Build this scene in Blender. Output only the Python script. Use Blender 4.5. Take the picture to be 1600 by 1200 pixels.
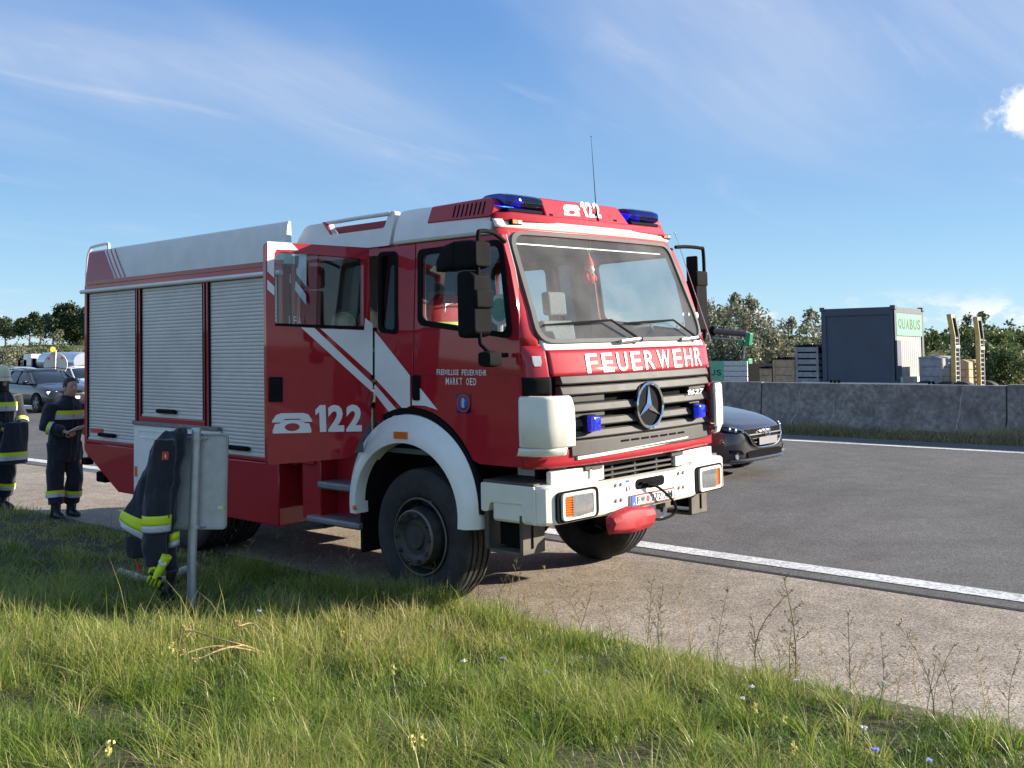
import bpy, bmesh, math, random
import numpy as np
from mathutils import Vector, Matrix, noise as mnoise
R_ = math.radians
for o in list(bpy.data.objects): bpy.data.objects.remove(o)
scene = bpy.context.scene
COL = scene.collection
random.seed(7); RNG = np.random.default_rng(7)

# ---------------------------------------------------------------- camera
# the truck frame: x forward, y to the far side of the road, z up from the road surface (road has a crossfall TH)
CAM = dict(px=757.59, py=426.8, f=1663.66, c=(4.9198, -7.0194, 2.0791), yaw=2.3313, pitch=.0615, roll=-.0215)
TH = 0.0310843
def _axes():
    y, p, r = CAM['yaw'], CAM['pitch'], CAM['roll']
    F = np.array([math.cos(y)*math.cos(p), math.sin(y)*math.cos(p), math.sin(p)])
    R = np.cross(F, [0, 0, 1.]); R /= np.linalg.norm(R)
    U = np.cross(R, F)
    return F, math.cos(r)*R+math.sin(r)*U, -math.sin(r)*R+math.cos(r)*U
cF, cR, cU = _axes(); cC = np.array(CAM['c'])
RX = np.array([[1, 0, 0], [0, math.cos(TH), -math.sin(TH)], [0, math.sin(TH), math.cos(TH)]])
TT = math.tan(TH)
wF, wR, wU, wC = RX@cF, RX@cR, RX@cU, RX@cC
cam_data = bpy.data.cameras.new('camera')
cam_data.sensor_fit = 'HORIZONTAL'; cam_data.sensor_width = 36
cam_data.lens = CAM['f']/1600*36
cam_data.shift_x = (800-CAM['px'])/1600; cam_data.shift_y = -(600-CAM['py'])/1600
cam_data.clip_start = 0.1; cam_data.clip_end = 6000
cam = bpy.data.objects.new('camera', cam_data); COL.objects.link(cam)
cam.matrix_world = Matrix(((wR[0], wU[0], -wF[0], wC[0]), (wR[1], wU[1], -wF[1], wC[1]), (wR[2], wU[2], -wF[2], wC[2]), (0, 0, 0, 1)))
scene.camera = cam

# ---------------------------------------------------------------- world, sun, exposure
SUN_AZ, SUN_EL = R_(50), R_(19)          # azimuth from +x towards +y
world = bpy.data.worlds.new('World'); scene.world = world; world.use_nodes = True
nt = world.node_tree; nt.nodes.clear()
def N(tree, typ, **kw):
    n = tree.nodes.new(typ)
    for k, v in kw.items():
        if k == 'inp':
            for a, b in v.items(): n.inputs[a].default_value = b
        else: setattr(n, k, v)
    return n
def build_world():
    L = nt.links.new
    out = N(nt, 'ShaderNodeOutputWorld'); bg = N(nt, 'ShaderNodeBackground')
    sky = N(nt, 'ShaderNodeTexSky', sky_type='NISHITA', sun_disc=False)
    sky.sun_elevation = SUN_EL; sky.sun_rotation = math.pi/2-SUN_AZ
    sky.air_density = 1.0; sky.dust_density = 0.0; sky.ozone_density = 3.0; sky.altitude = 600
    tc = N(nt, 'ShaderNodeTexCoord')
    sep = N(nt, 'ShaderNodeSeparateXYZ'); L(tc.outputs['Generated'], sep.inputs[0])
    def M(op, a, b=None, c=None):
        n = N(nt, 'ShaderNodeMath', operation=op)
        for i, x in enumerate((a, b, c)):
            if x is None: continue
            if isinstance(x, (int, float)): n.inputs[i].default_value = x
            else: L(x, n.inputs[i])
        return n.outputs[0]
    zc = M('MAXIMUM', sep.outputs[2], 0.0)
    den = M('ADD', zc, 0.16)
    # clear autumn air: deep blue overhead, paler towards the horizon, laid over the Nishita sky
    grd = N(nt, 'ShaderNodeValToRGB'); L(zc, grd.inputs[0]); cr = grd.color_ramp
    cr.elements[0].position = 0.0; cr.elements[0].color = (1.45, 2.05, 2.5, 1); cr.elements[1].position = .62; cr.elements[1].color = (.50, 1.10, 2.3, 1)
    for p_, c_ in ((.07, (1.02, 1.75, 2.4, 1)), (.17, (.62, 1.24, 2.15, 1)), (.32, (.40, .92, 1.98, 1))):
        e = cr.elements.new(p_); e.color = c_
    hs = N(nt, 'ShaderNodeMix', data_type='RGBA', inp={0: .88}); L(sky.outputs[0], hs.inputs[6]); L(grd.outputs[0], hs.inputs[7])
    cu = M('DIVIDE', sep.outputs[0], den); cv = M('DIVIDE', sep.outputs[1], den)
    comb = N(nt, 'ShaderNodeCombineXYZ'); L(cu, comb.inputs[0]); L(cv, comb.inputs[1])
    def noise(vec, scale, rot, sx, sy, detail=6, rough=.55, dist=0., off=(0, 0, 0)):
        mp = N(nt, 'ShaderNodeMapping'); L(vec, mp.inputs[0])
        mp.inputs['Rotation'].default_value = (0, 0, rot); mp.inputs['Scale'].default_value = (sx, sy, 1); mp.inputs['Location'].default_value = off
        n = N(nt, 'ShaderNodeTexNoise', inp={'Scale': scale, 'Detail': detail, 'Roughness': rough, 'Distortion': dist})
        L(mp.outputs[0], n.inputs['Vector']); return n.outputs[0]
    def ramp(x, a, b):
        n = N(nt, 'ShaderNodeMapRange', interpolation_type='SMOOTHSTEP', inp={'From Min': a, 'From Max': b, 'To Min': 0, 'To Max': 1})
        L(x, n.inputs[0]); return n.outputs[0]
    # high cirrus veil: broad soft patches times fine streaks
    broad = M('MULTIPLY', ramp(noise(comb.outputs[0], .80, R_(40), 1, .5, 4, .55, .5, CIRRUS_OFF), .34, .60), ramp(zc, .10, .30))
    fine = ramp(noise(comb.outputs[0], 1.7, R_(40), 1, .33, 9, .60, .8, (3.1, 1.7, 0)), .28, .80)
    cir = M('MULTIPLY', M('MULTIPLY', broad, M('ADD', M('MULTIPLY', fine, .80), .22)), .85)
    wisps = M('MULTIPLY', M('MULTIPLY', ramp(noise(comb.outputs[0], 3.2, R_(44), 1, .30, 8, .6, .9, (8.2, 4.4, 0)), .54, .80), .34), ramp(zc, .04, .14))
    # fair-weather cumulus low above the horizon
    vec = tc.outputs['Generated']
    mpz = N(nt, 'ShaderNodeMapping'); L(vec, mpz.inputs[0]); mpz.inputs['Scale'].default_value = (1, 1, 2.2)
    cn = N(nt, 'ShaderNodeTexNoise', inp={'Scale': 11.0, 'Detail': 8, 'Roughness': .58}); L(mpz.outputs[0], cn.inputs['Vector'])
    band = M('MULTIPLY', ramp(zc, -.005, .02), M('SUBTRACT', 1, ramp(zc, .035, .068)))
    cum = M('MULTIPLY', ramp(cn.outputs[0], .50, .60), band)
    # one small puff
    geo_ = N(nt, 'ShaderNodeVectorMath', operation='DISTANCE'); L(vec, geo_.inputs[0]); geo_.inputs[1].default_value = PUFF
    pn = N(nt, 'ShaderNodeTexNoise', inp={'Scale': 42.0, 'Detail': 7, 'Roughness': .6}); L(vec, pn.inputs['Vector'])
    pd = M('ADD', geo_.outputs['Value'], M('MULTIPLY', M('SUBTRACT', pn.outputs[0], .5), .055))
    puff = M('SUBTRACT', 1, ramp(pd, .009, .022))
    thin = M('MINIMUM', M('ADD', cir, wisps), 0.8)
    mix1 = N(nt, 'ShaderNodeMix', data_type='RGBA'); L(thin, mix1.inputs[0]); L(hs.outputs[2], mix1.inputs[6]); mix1.inputs[7].default_value = CIRRUS_COL
    dense = M('MULTIPLY', M('MAXIMUM', cum, puff), .88)
    mix2 = N(nt, 'ShaderNodeMix', data_type='RGBA'); L(dense, mix2.inputs[0]); L(mix1.outputs[2], mix2.inputs[6]); mix2.inputs[7].default_value = CUM_COL
    L(mix2.outputs[2], bg.inputs[0]); bg.inputs[1].default_value = 0.125
    L(bg.outputs[0], out.inputs[0])
CIRRUS_OFF = (5.2, 2.6, 0)
CIRRUS_COL = (2.0, 2.2, 2.65, 1); CUM_COL = (3.3, 3.3, 3.35, 1)
def wdir(u, v):
    d = wF+wR*(u-CAM['px'])/CAM['f']-wU*(v-CAM['py'])/CAM['f']; return d/np.linalg.norm(d)
PUFF = tuple(wdir(1590, 177))
build_world()
sun_d = bpy.data.lights.new('sun', 'SUN'); sun_d.energy = 4.5; sun_d.angle = R_(0.55); sun_d.color = (1, .90, .76)
sun = bpy.data.objects.new('sun', sun_d); COL.objects.link(sun)
sdir = Vector((math.cos(SUN_EL)*math.cos(SUN_AZ), math.cos(SUN_EL)*math.sin(SUN_AZ), math.sin(SUN_EL)))
sun.rotation_euler = sdir.to_track_quat('Z', 'Y').to_euler(); sun.location = sdir*60
vs = scene.view_settings
vs.view_transform = 'Standard'; vs.look = 'None'; vs.gamma = 1; vs.use_curve_mapping = False; vs.exposure = 1.45

# ---------------------------------------------------------------- pixel -> place helpers (truck frame)
def ray(u, v): return cF+cR*(u-CAM['px'])/CAM['f']-cU*(v-CAM['py'])/CAM['f']
def on_y(u, v, y): d = ray(u, v); return cC+d*(y-cC[1])/d[1]
def on_x(u, v, x): d = ray(u, v); return cC+d*(x-cC[0])/d[0]
def on_plane(u, v, p, n): d = ray(u, v); return cC+d*(np.dot(np.array(p)-cC, n)/np.dot(d, n))
def to_world(p): return RX@np.array(p, float)
def w_at(u, v, Z): return wC+(wF+wR*(u-CAM['px'])/CAM['f']-wU*(v-CAM['py'])/CAM['f'])*Z   # Z from size or contact
def w_on_y(u, v, y): d = wF+wR*(u-CAM['px'])/CAM['f']-wU*(v-CAM['py'])/CAM['f']; return wC+d*(y-wC[1])/d[1]

# ---------------------------------------------------------------- materials
MATS = {}
def material(name, color, rough=.5, metal=0., coat=0., spec=.5, var=.12, vscale=6., bump=0., bscale=60., trans=0., emit=None, dirt=None, sheen=0.):
    m = bpy.data.materials.new(name); m.use_nodes = True; t = m.node_tree; L = t.links.new
    b = t.nodes['Principled BSDF']
    b.inputs['Roughness'].default_value = rough; b.inputs['Metallic'].default_value = metal
    b.inputs['Coat Weight'].default_value = coat; b.inputs['Coat Roughness'].default_value = .04
    b.inputs['Specular IOR Level'].default_value = spec; b.inputs['Transmission Weight'].default_value = trans
    b.inputs['Sheen Weight'].default_value = sheen
    tc = N(t, 'ShaderNodeTexCoord')
    nz = N(t, 'ShaderNodeTexNoise', inp={'Scale': vscale, 'Detail': 6, 'Roughness': .6}); L(tc.outputs['Object'], nz.inputs['Vector'])
    mr = N(t, 'ShaderNodeMapRange', inp={'From Min': .3, 'From Max': .7, 'To Min': 1-var, 'To Max': 1+var}); L(nz.outputs[0], mr.inputs[0])
    mx = N(t, 'ShaderNodeMix', data_type='RGBA', blend_type='MULTIPLY', inp={0: 1.0}); mx.inputs[6].default_value = (*color, 1)
    L(mr.outputs[0], mx.inputs[7])
    colour = mx.outputs[2]
    if dirt:                                             # (colour, amount, scale) blotchy film of dust
        dn = N(t, 'ShaderNodeTexNoise', inp={'Scale': dirt[2], 'Detail': 8, 'Roughness': .65}); L(tc.outputs['Object'], dn.inputs['Vector'])
        dr = N(t, 'ShaderNodeMapRange', inp={'From Min': .42, 'From Max': .72, 'To Min': 0, 'To Max': dirt[1]}); L(dn.outputs[0], dr.inputs[0])
        dm = N(t, 'ShaderNodeMix', data_type='RGBA'); L(dr.outputs[0], dm.inputs[0]); L(colour, dm.inputs[6]); dm.inputs[7].default_value = (*dirt[0], 1)
        colour = dm.outputs[2]
        ra = N(t, 'ShaderNodeMath', operation='MULTIPLY_ADD', inp={1: .35, 2: rough}); L(dr.outputs[0], ra.inputs[0]); L(ra.outputs[0], b.inputs['Roughness'])
    L(colour, b.inputs['Base Color'])
    if bump:
        bn = N(t, 'ShaderNodeTexNoise', inp={'Scale': bscale, 'Detail': 5}); L(tc.outputs['Object'], bn.inputs['Vector'])
        bp = N(t, 'ShaderNodeBump', inp={'Strength': bump, 'Distance': .01}); L(bn.outputs[0], bp.inputs['Height']); L(bp.outputs[0], b.inputs['Normal'])
    if emit:
        b.inputs['Emission Color'].default_value = (*emit[0], 1); b.inputs['Emission Strength'].default_value = emit[1]
    MATS[name] = m; return m
def glass(name, tint=(.86, .9, .9), refl=1., rough=.0, dust=0.):
    m = bpy.data.materials.new(name); m.use_nodes = True; t = m.node_tree; t.nodes.clear(); L = t.links.new
    o = N(t, 'ShaderNodeOutputMaterial'); mx = N(t, 'ShaderNodeMixShader'); tr = N(t, 'ShaderNodeBsdfTransparent'); gl = N(t, 'ShaderNodeBsdfGlossy')
    tr.inputs[0].default_value = (*tint, 1); gl.inputs['Roughness'].default_value = rough
    fr = N(t, 'ShaderNodeFresnel', inp={'IOR': 1.5}); ge = N(t, 'ShaderNodeNewGeometry'); im = N(t, 'ShaderNodeMapRange', inp={'From Min': 0, 'From Max': 1, 'To Min': 1.5, 'To Max': 1/1.5}); L(ge.outputs['Backfacing'], im.inputs[0]); L(im.outputs[0], fr.inputs['IOR']); ma = N(t, 'ShaderNodeMath', operation='MULTIPLY', inp={1: refl}); L(fr.outputs[0], ma.inputs[0])
    L(ma.outputs[0], mx.inputs[0]); L(tr.outputs[0], mx.inputs[1]); L(gl.outputs[0], mx.inputs[2]); fin = mx.outputs[0]
    if dust:                                             # thin film of dust that catches the sun
        df = N(t, 'ShaderNodeBsdfDiffuse'); df.inputs[0].default_value = (.75, .72, .66, 1); tl = N(t, 'ShaderNodeBsdfTranslucent'); tl.inputs[0].default_value = (.75, .72, .66, 1); a2 = N(t, 'ShaderNodeMixShader', inp={0: .4}); L(df.outputs[0], a2.inputs[1]); L(tl.outputs[0], a2.inputs[2])
        tc = N(t, 'ShaderNodeTexCoord'); nz = N(t, 'ShaderNodeTexNoise', inp={'Scale': 3., 'Detail': 5}); L(tc.outputs['Object'], nz.inputs['Vector'])
        mr = N(t, 'ShaderNodeMapRange', inp={'From Min': .3, 'From Max': .7, 'To Min': dust*.6, 'To Max': dust*1.4}); L(nz.outputs[0], mr.inputs[0])
        m2 = N(t, 'ShaderNodeMixShader'); L(mr.outputs[0], m2.inputs[0]); L(fin, m2.inputs[1]); L(a2.outputs[0], m2.inputs[2]); fin = m2.outputs[0]
    L(fin, o.inputs[0])
    MATS[name] = m; return m

# ---------------------------------------------------------------- mesh helpers
class MB:
    def __init__(s): s.v = []; s.f = []; s.m = []
    def add(s, vs_, fs, m=0):
        k = len(s.v); s.v.extend([tuple(map(float, p)) for p in vs_])
        for f in fs: s.f.append(tuple(i+k for i in f)); s.m.append(m)
        return s
    def box(s, c, d, rot=None, m=0):
        P = [(sx*d[0]/2, sy*d[1]/2, sz*d[2]/2) for sx in (-1, 1) for sy in (-1, 1) for sz in (-1, 1)]
        if rot is not None: P = [tuple(rot@Vector(p)) for p in P]
        P = [(p[0]+c[0], p[1]+c[1], p[2]+c[2]) for p in P]
        return s.add(P, [(0, 1, 3, 2), (4, 6, 7, 5), (0, 4, 5, 1), (2, 3, 7, 6), (0, 2, 6, 4), (1, 5, 7, 3)], m)
    def bb(s, x0, x1, y0, y1, z0, z1, m=0): return s.box(((x0+x1)/2, (y0+y1)/2, (z0+z1)/2), (abs(x1-x0), abs(y1-y0), abs(z1-z0)), m=m)
    def loft(s, secs, closed=True, caps=True, m=0):
        n = len(secs[0]); vs_ = [p for q in secs for p in q]; fs = []
        for i in range(len(secs)-1):
            for j in range(n if closed else n-1):
                a = i*n+j; b = i*n+(j+1) % n; fs.append((a, b, b+n, a+n))
        if caps and closed: fs.append(tuple(range(n-1, -1, -1))); fs.append(tuple(range((len(secs)-1)*n, len(secs)*n)))
        return s.add(vs_, fs, m)
    def tube(s, pts, r, n=8, caps=True, m=0, squash=None):
        pts = [Vector(p) for p in pts]; k = len(pts)
        rs = r if isinstance(r, (list, tuple)) else [r]*k
        tg = []
        for i in range(k):
            t = (pts[min(i+1, k-1)]-pts[max(i-1, 0)]); tg.append(t.normalized() if t.length > 1e-9 else Vector((0, 0, 1)))
        up = Vector((0, 0, 1)) if abs(tg[0].z) < .9 else Vector((1, 0, 0))
        nn = (up-tg[0]*up.dot(tg[0])).normalized(); secs = []
        for i in range(k):
            nn = (nn-tg[i]*nn.dot(tg[i])).normalized(); bb = tg[i].cross(nn)
            rr = rs[i] if isinstance(rs[i], (list, tuple)) else (rs[i], rs[i])
            secs.append([pts[i]+nn*math.cos(2*math.pi*j/n)*rr[0]+bb*math.sin(2*math.pi*j/n)*rr[1] for j in range(n)])
        return s.loft(secs, True, caps, m)
    def prism(s, outline, fn, d0, d1, m=0):
        n = len(outline); A = [fn(a, b, d0) for a, b in outline]; B = [fn(a, b, d1) for a, b in outline]
        fs = [tuple(range(n)), tuple(range(2*n-1, n-1, -1))]+[(i, n+i, n+(i+1) % n, (i+1) % n) for i in range(n)]
        return s.add(A+B, fs, m)
    def plate(s, outline, holes, fn, d0, d1, m=0):
        bm = bmesh.new(); loops = []
        for lp in [outline]+list(holes):
            vv = [bm.verts.new((a, b, 0)) for a, b in lp]; loops.append(vv)
            for i in range(len(vv)): bm.edges.new((vv[i], vv[(i+1) % len(vv)]))
        bmesh.ops.triangle_fill(bm, use_beauty=True, edges=bm.edges[:])
        bm.verts.index_update(); P = [(v.co.x, v.co.y) for v in bm.verts]; T = [tuple(v.index for v in f.verts) for f in bm.faces]; n = len(P)
        fs = list(T)+[tuple(n+i for i in reversed(t)) for t in T]; k = 0
        for lp in loops:
            q = len(lp)
            for i in range(q): a, b = k+i, k+(i+1) % q; fs.append((a, n+a, n+b, b))
            k += q
        bm.free()
        return s.add([fn(a, b, d0) for a, b in P]+[fn(a, b, d1) for a, b in P], fs, m)
    def lathe(s, prof, fn, n=32, m=0, closed_profile=False):
        secs = []
        for i in range(n):
            a = 2*math.pi*i/n; secs.append([fn(r*math.cos(a), r*math.sin(a), h) for r, h in prof])
        k = len(prof); fs = []
        for i in range(n):
            for j in range(k if closed_profile else k-1):
                a = i*k+j; b = i*k+(j+1) % k; c = ((i+1) % n)*k+(j+1) % k; d = ((i+1) % n)*k+j; fs.append((a, b, c, d))
        return s.add([p for q in secs for p in q], fs, m)
    def grid(s, fn, us, vs_, m=0, wrap=False):
        nu, nv = len(us), len(vs_); P = [fn(a, b) for a in us for b in vs_]
        fs = [(i*nv+j, i*nv+j+1, (i+1)*nv+j+1, (i+1)*nv+j) for i in range(nu-1) for j in range(nv-1)]
        return s.add(P, fs, m)
    def sphere(s, c, r, nu=12, nv=8, m=0, fn=None):
        rr = r if isinstance(r, (list, tuple)) else (r, r, r)
        secs = []
        for i in range(nv+1):
            a = -math.pi/2+math.pi*i/nv; ca = max(math.cos(a), .02)
            secs.append([(c[0]+rr[0]*ca*math.cos(2*math.pi*j/nu), c[1]+rr[1]*ca*math.sin(2*math.pi*j/nu), c[2]+rr[2]*math.sin(a)) for j in range(nu)])
        return s.loft(secs, True, True, m)
    def build(s, name, mats, parent=None, smooth=38, bevel=None, kind=None, loc=None, solid=None, weld=False, bseg=2, subsurf=0, out=None):
        me = bpy.data.meshes.new(name); me.from_pydata(s.v, [], s.f)
        mats = mats if isinstance(mats, (list, tuple)) else [mats]
        for q in mats: me.materials.append(MATS[q])
        if len(mats) > 1: me.polygons.foreach_set('material_index', s.m)
        bm = bmesh.new(); bm.from_mesh(me)
        if weld: bmesh.ops.remove_doubles(bm, verts=bm.verts, dist=1e-4)
        bmesh.ops.recalc_face_normals(bm, faces=bm.faces)
        if out is not None:
            q = Vector((0, 0, 0))
            for f in bm.faces: q += f.normal*f.calc_area()
            if q.dot(Vector(out)) < 0: bmesh.ops.reverse_faces(bm, faces=bm.faces)
        bm.to_mesh(me); bm.free()
        if smooth:
            me.shade_smooth(); me.set_sharp_from_angle(angle=R_(smooth))
        o = bpy.data.objects.new(name, me); COL.objects.link(o)
        if parent is not None: o.parent = parent
        if loc is not None: o.location = loc
        if solid:
            md = o.modifiers.new('solid', 'SOLIDIFY'); md.thickness = solid; md.offset = -1
        if bevel:
            md = o.modifiers.new('bevel', 'BEVEL'); md.width = bevel; md.segments = bseg; md.limit_method = 'ANGLE'; md.angle_limit = R_(40); md.harden_normals = False
        if subsurf:
            md = o.modifiers.new('sub', 'SUBSURF'); md.levels = md.render_levels = subsurf
        if kind: o['kind'] = kind
        return o
def tag(o, label, cat, group=None):
    o['label'] = label; o['category'] = cat
    if group: o['group'] = group
    return o
def empty(name, loc=(0, 0, 0), rot=(0, 0, 0), label=None, cat=None, group=None):
    o = bpy.data.objects.new(name, None); COL.objects.link(o); o.location = loc; o.rotation_euler = rot; o.empty_display_size = .3
    if label: tag(o, label, cat, group)
    return o
def struct(o): o['kind'] = 'structure'; return o
def copy_tree(o, parent=None):
    c = o.copy(); COL.objects.link(c); c.parent = parent
    for ch in list(o.children): copy_tree(ch, c)
    return c
def rpoly(pts, r, n=4):
    out = []; k = len(pts)
    rs = r if isinstance(r, (list, tuple)) else [r]*k
    for i in range(k):
        p0, p1, p2 = Vector(pts[i-1]), Vector(pts[i]), Vector(pts[(i+1) % k]); a = (p0-p1); b = (p2-p1)
        q = min(rs[i], a.length*.49, b.length*.49)
        if q < 1e-5: out.append(tuple(p1)); continue
        A = p1+a.normalized()*q; B = p1+b.normalized()*q
        for j in range(n+1):
            t = j/n; out.append(tuple(A*(1-t)**2+p1*2*t*(1-t)+B*t*t))
    return out
def rrect(x0, x1, z0, z1, r, n=4): return rpoly([(x0, z0), (x1, z0), (x1, z1), (x0, z1)], r, n)
def smoothpath(pts, n=6):
    P = [Vector(p) for p in pts]; out = []
    for i in range(len(P)-1):
        p0 = P[max(i-1, 0)]; p1 = P[i]; p2 = P[i+1]; p3 = P[min(i+2, len(P)-1)]
        for j in range(n):
            t = j/n; out.append(.5*((2*p1)+(p2-p0)*t+(2*p0-5*p1+4*p2-p3)*t*t+(3*p1-p0-3*p2+p3)*t**3))
    out.append(P[-1]); return [tuple(p) for p in out]
def text_mesh(txt, bold=0.0, extrude=0.0):
    cu = bpy.data.curves.new('txt', 'FONT'); cu.body = txt; cu.size = 1; cu.offset = bold; cu.resolution_u = 3
    o = bpy.data.objects.new('txt', cu); COL.objects.link(o)
    me = bpy.data.meshes.new_from_object(o.evaluated_get(bpy.context.evaluated_depsgraph_get()))
    bpy.data.objects.remove(o); bpy.data.curves.remove(cu)
    V = np.array([tuple(v.co)[:2] for v in me.vertices]); Fs = [tuple(p.vertices) for p in me.polygons]; bpy.data.meshes.remove(me)
    V -= V.min(0); s = V.max(0)
    return V/s, Fs, s[0]/s[1]
def text_part(name, txt, fn, mat, parent, bold=0.02):
    # fn maps (0..1, 0..1) of the word's box to 3D
    V, Fs, _ = text_mesh(txt, bold)
    return MB().add([fn(a, b) for a, b in V], Fs).build(name, mat, parent, smooth=None)
def bilin(p00, p10, p11, p01):
    p = [np.array(q, float) for q in (p00, p10, p11, p01)]
    return lambda a, b: tuple(p[0]*(1-a)*(1-b)+p[1]*a*(1-b)+p[2]*a*b+p[3]*(1-a)*b)
def remeshed(mb, voxel, smooth_it=4, wrinkle=0., wscale=8.):
    # join overlapping lofts into one continuous skin
    me = bpy.data.meshes.new('tmp'); me.from_pydata(mb.v, [], mb.f)
    bm = bmesh.new(); bm.from_mesh(me); bmesh.ops.recalc_face_normals(bm, faces=bm.faces); bm.to_mesh(me); bm.free()
    o = bpy.data.objects.new('tmp', me); COL.objects.link(o)
    md = o.modifiers.new('r', 'REMESH'); md.mode = 'VOXEL'; md.voxel_size = voxel
    sm = o.modifiers.new('s', 'SMOOTH'); sm.iterations = smooth_it; sm.factor = .5
    me2 = bpy.data.meshes.new_from_object(o.evaluated_get(bpy.context.evaluated_depsgraph_get()))
    bpy.data.objects.remove(o)
    out = MB(); V = [v.co.copy() for v in me2.vertices]; Nn = [v.normal.copy() for v in me2.vertices]
    if wrinkle:
        for i, p in enumerate(V):
            q = Vector((p.x*wscale, p.y*wscale, p.z*wscale*.45))
            a = 1-abs(mnoise.noise(q))*2; b = mnoise.noise(q*2.3+Vector((5, 1, 2)))
            V[i] = p+Nn[i]*wrinkle*(a*.7-.35+b*.5)
    out.v = [tuple(p) for p in V]; out.f = [tuple(p.vertices) for p in me2.polygons]; out.m = [0]*len(out.f)
    bpy.data.meshes.remove(me2)
    return out

# ================================================================ materials
material('red', (.37, .007, .018), .55, coat=.8, var=.05, dirt=((.25, .08, .07), .08, 3.), spec=.15)
material('red_dark', (.22, .008, .016), .5, var=.1)
material('white', (.82, .81, .77), .38, coat=.4, var=.04, dirt=((.5, .46, .38), .16, 4.))
material('roof_grey', (.72, .70, .66), .45, var=.05, dirt=((.45, .42, .36), .25, 2.5))
material('white_print', (.80, .80, .78), .5, var=.03)
material('cream', (.74, .73, .64), .38, coat=.35, var=.04, dirt=((.45, .38, .28), .22, 5.))
material('shutter', (.64, .60, .555), .45, metal=.25, var=.05, vscale=1.5, dirt=((.36, .34, .31), .3, 1.8))
material('black_plastic', (.010, .0105, .0115), .78, spec=.06, var=.2, dirt=((.022, .021, .020), .25, 5.))
material('grille', (.045, .044, .043), .55, spec=.3, var=.12, dirt=((.16, .14, .12), .30, 4.))
material('dark', (.008, .008, .009), .8, var=.2, spec=.04)
material('rubber', (.018, .018, .019), .75, var=.25, bump=.15, bscale=80, dirt=((.09, .08, .07), .35, 6.))
material('rim', (.035, .034, .034), .5, metal=.2, var=.3, dirt=((.11, .09, .07), .5, 9.))
material('rim_edge', (.16, .14, .12), .55, metal=.5, var=.3)
material('steel', (.42, .42, .43), .35, metal=.85, var=.12, dirt=((.3, .27, .23), .3, 7.))
material('galvanised', (.50, .51, .51), .45, metal=.55, var=.10, vscale=14, dirt=((.40, .39, .36), .4, 10.))
material('chrome', (.75, .75, .76), .12, metal=1., var=.03)
material('tread', (.22, .22, .23), .5, metal=.6, var=.2, bump=.6, bscale=120)
material('blue_lens', (.006, .012, .42), .12, coat=1., var=.05, emit=((.02, .05, 1.), .10))
glass('blue_shell', (.03, .07, .55), 1.5)
material('blue_dark', (.004, .006, .09), .10, coat=1., var=.05)
material('amber', (.75, .17, .02), .2, coat=.8, var=.1)
material('step_dark', (.085, .078, .066), .6, metal=.3, var=.2, dirt=((.16, .13, .10), .4, 6.))
material('lens', (.62, .63, .64), .16, metal=.92, coat=1., var=.10, vscale=14)
material('interior', (.14, .145, .15), .8, var=.1)
material('interior_light', (.30, .30, .30), .8, var=.1)
material('seat', (.16, .165, .18), .9, var=.25, vscale=30)
material('seat_check', (.26, .27, .29), .9, var=.18, vscale=40)
material('tarp_red', (.34, .022, .030), .6, spec=.25, var=.15, bump=.2, bscale=18)
material('navy', (.010, .013, .022), .85, var=.3, vscale=20, bump=.25, bscale=45, sheen=.2)
material('navy_cuff', (.012, .016, .035), .8, var=.3, vscale=30)
material('hi_yellow', (.62, .74, .02), .5, var=.06)
material('silver_band', (.50, .51, .53), .4, metal=.2, var=.08, vscale=60)
material('skin', (.50, .29, .21), .55, var=.08, vscale=20)
material('hair', (.03, .02, .015), .7, var=.3, vscale=60)
material('leather', (.014, .013, .013), .45, var=.3, vscale=25)
material('helmet', (.60, .55, .30), .35, coat=.5, var=.06)
material('paper', (.72, .71, .68), .8, var=.04)
material('green_print', (.02, .32, .16), .5, var=.05)
material('vest_red', (.55, .03, .03), .7, var=.15, vscale=20)
material('black_print', (.015, .015, .017), .5, var=.05)
material('blue_print', (.02, .10, .45), .5, var=.05)
material('red_print', (.55, .04, .03), .5, var=.05)
material('concrete', (.24, .215, .185), .9, var=.5, vscale=9., bump=.8, bscale=30, dirt=((.13, .118, .10), .9, 2.6))
material('concrete_top', (.30, .285, .25), .9, var=.25, vscale=5, bump=.4, bscale=50)
material('sealant', (.36, .33, .29), .85, var=.3, vscale=20)
material('gun_metal', (.055, .055, .058), .28, metal=.45, coat=1., var=.05)
material('car_dark', (.016, .019, .024), .3, metal=.15, coat=1., var=.05)
material('car_silver', (.42, .44, .47), .25, metal=.6, coat=1., var=.05)
material('car_white', (.62, .66, .72), .3, coat=1., var=.05)
material('container', (.048, .066, .098), .55, var=.12, vscale=1.5, dirt=((.09, .095, .11), .35, 2.))
material('container_end', (.34, .345, .34), .55, var=.06)
material('mint', (.13, .43, .24), .5, var=.04)
material('crane_green', (.02, .22, .11), .45, var=.1)
material('wood', (.42, .29, .17), .8, var=.25, vscale=9, bump=.3, bscale=40)
material('wood_grey', (.27, .28, .29), .85, var=.25, vscale=9, bump=.3, bscale=40)
material('ochre', (.52, .38, .13), .6, var=.2, dirt=((.2, .16, .1), .5, 5.))
material('tank', (.62, .66, .72), .22, metal=.7, var=.06)
material('bark', (.07, .05, .035), .9, var=.3, vscale=12, bump=.6, bscale=30)
material('hose_fabric', (.42, .38, .32), .9, var=.2, vscale=25, bump=.4, bscale=60)

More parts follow.
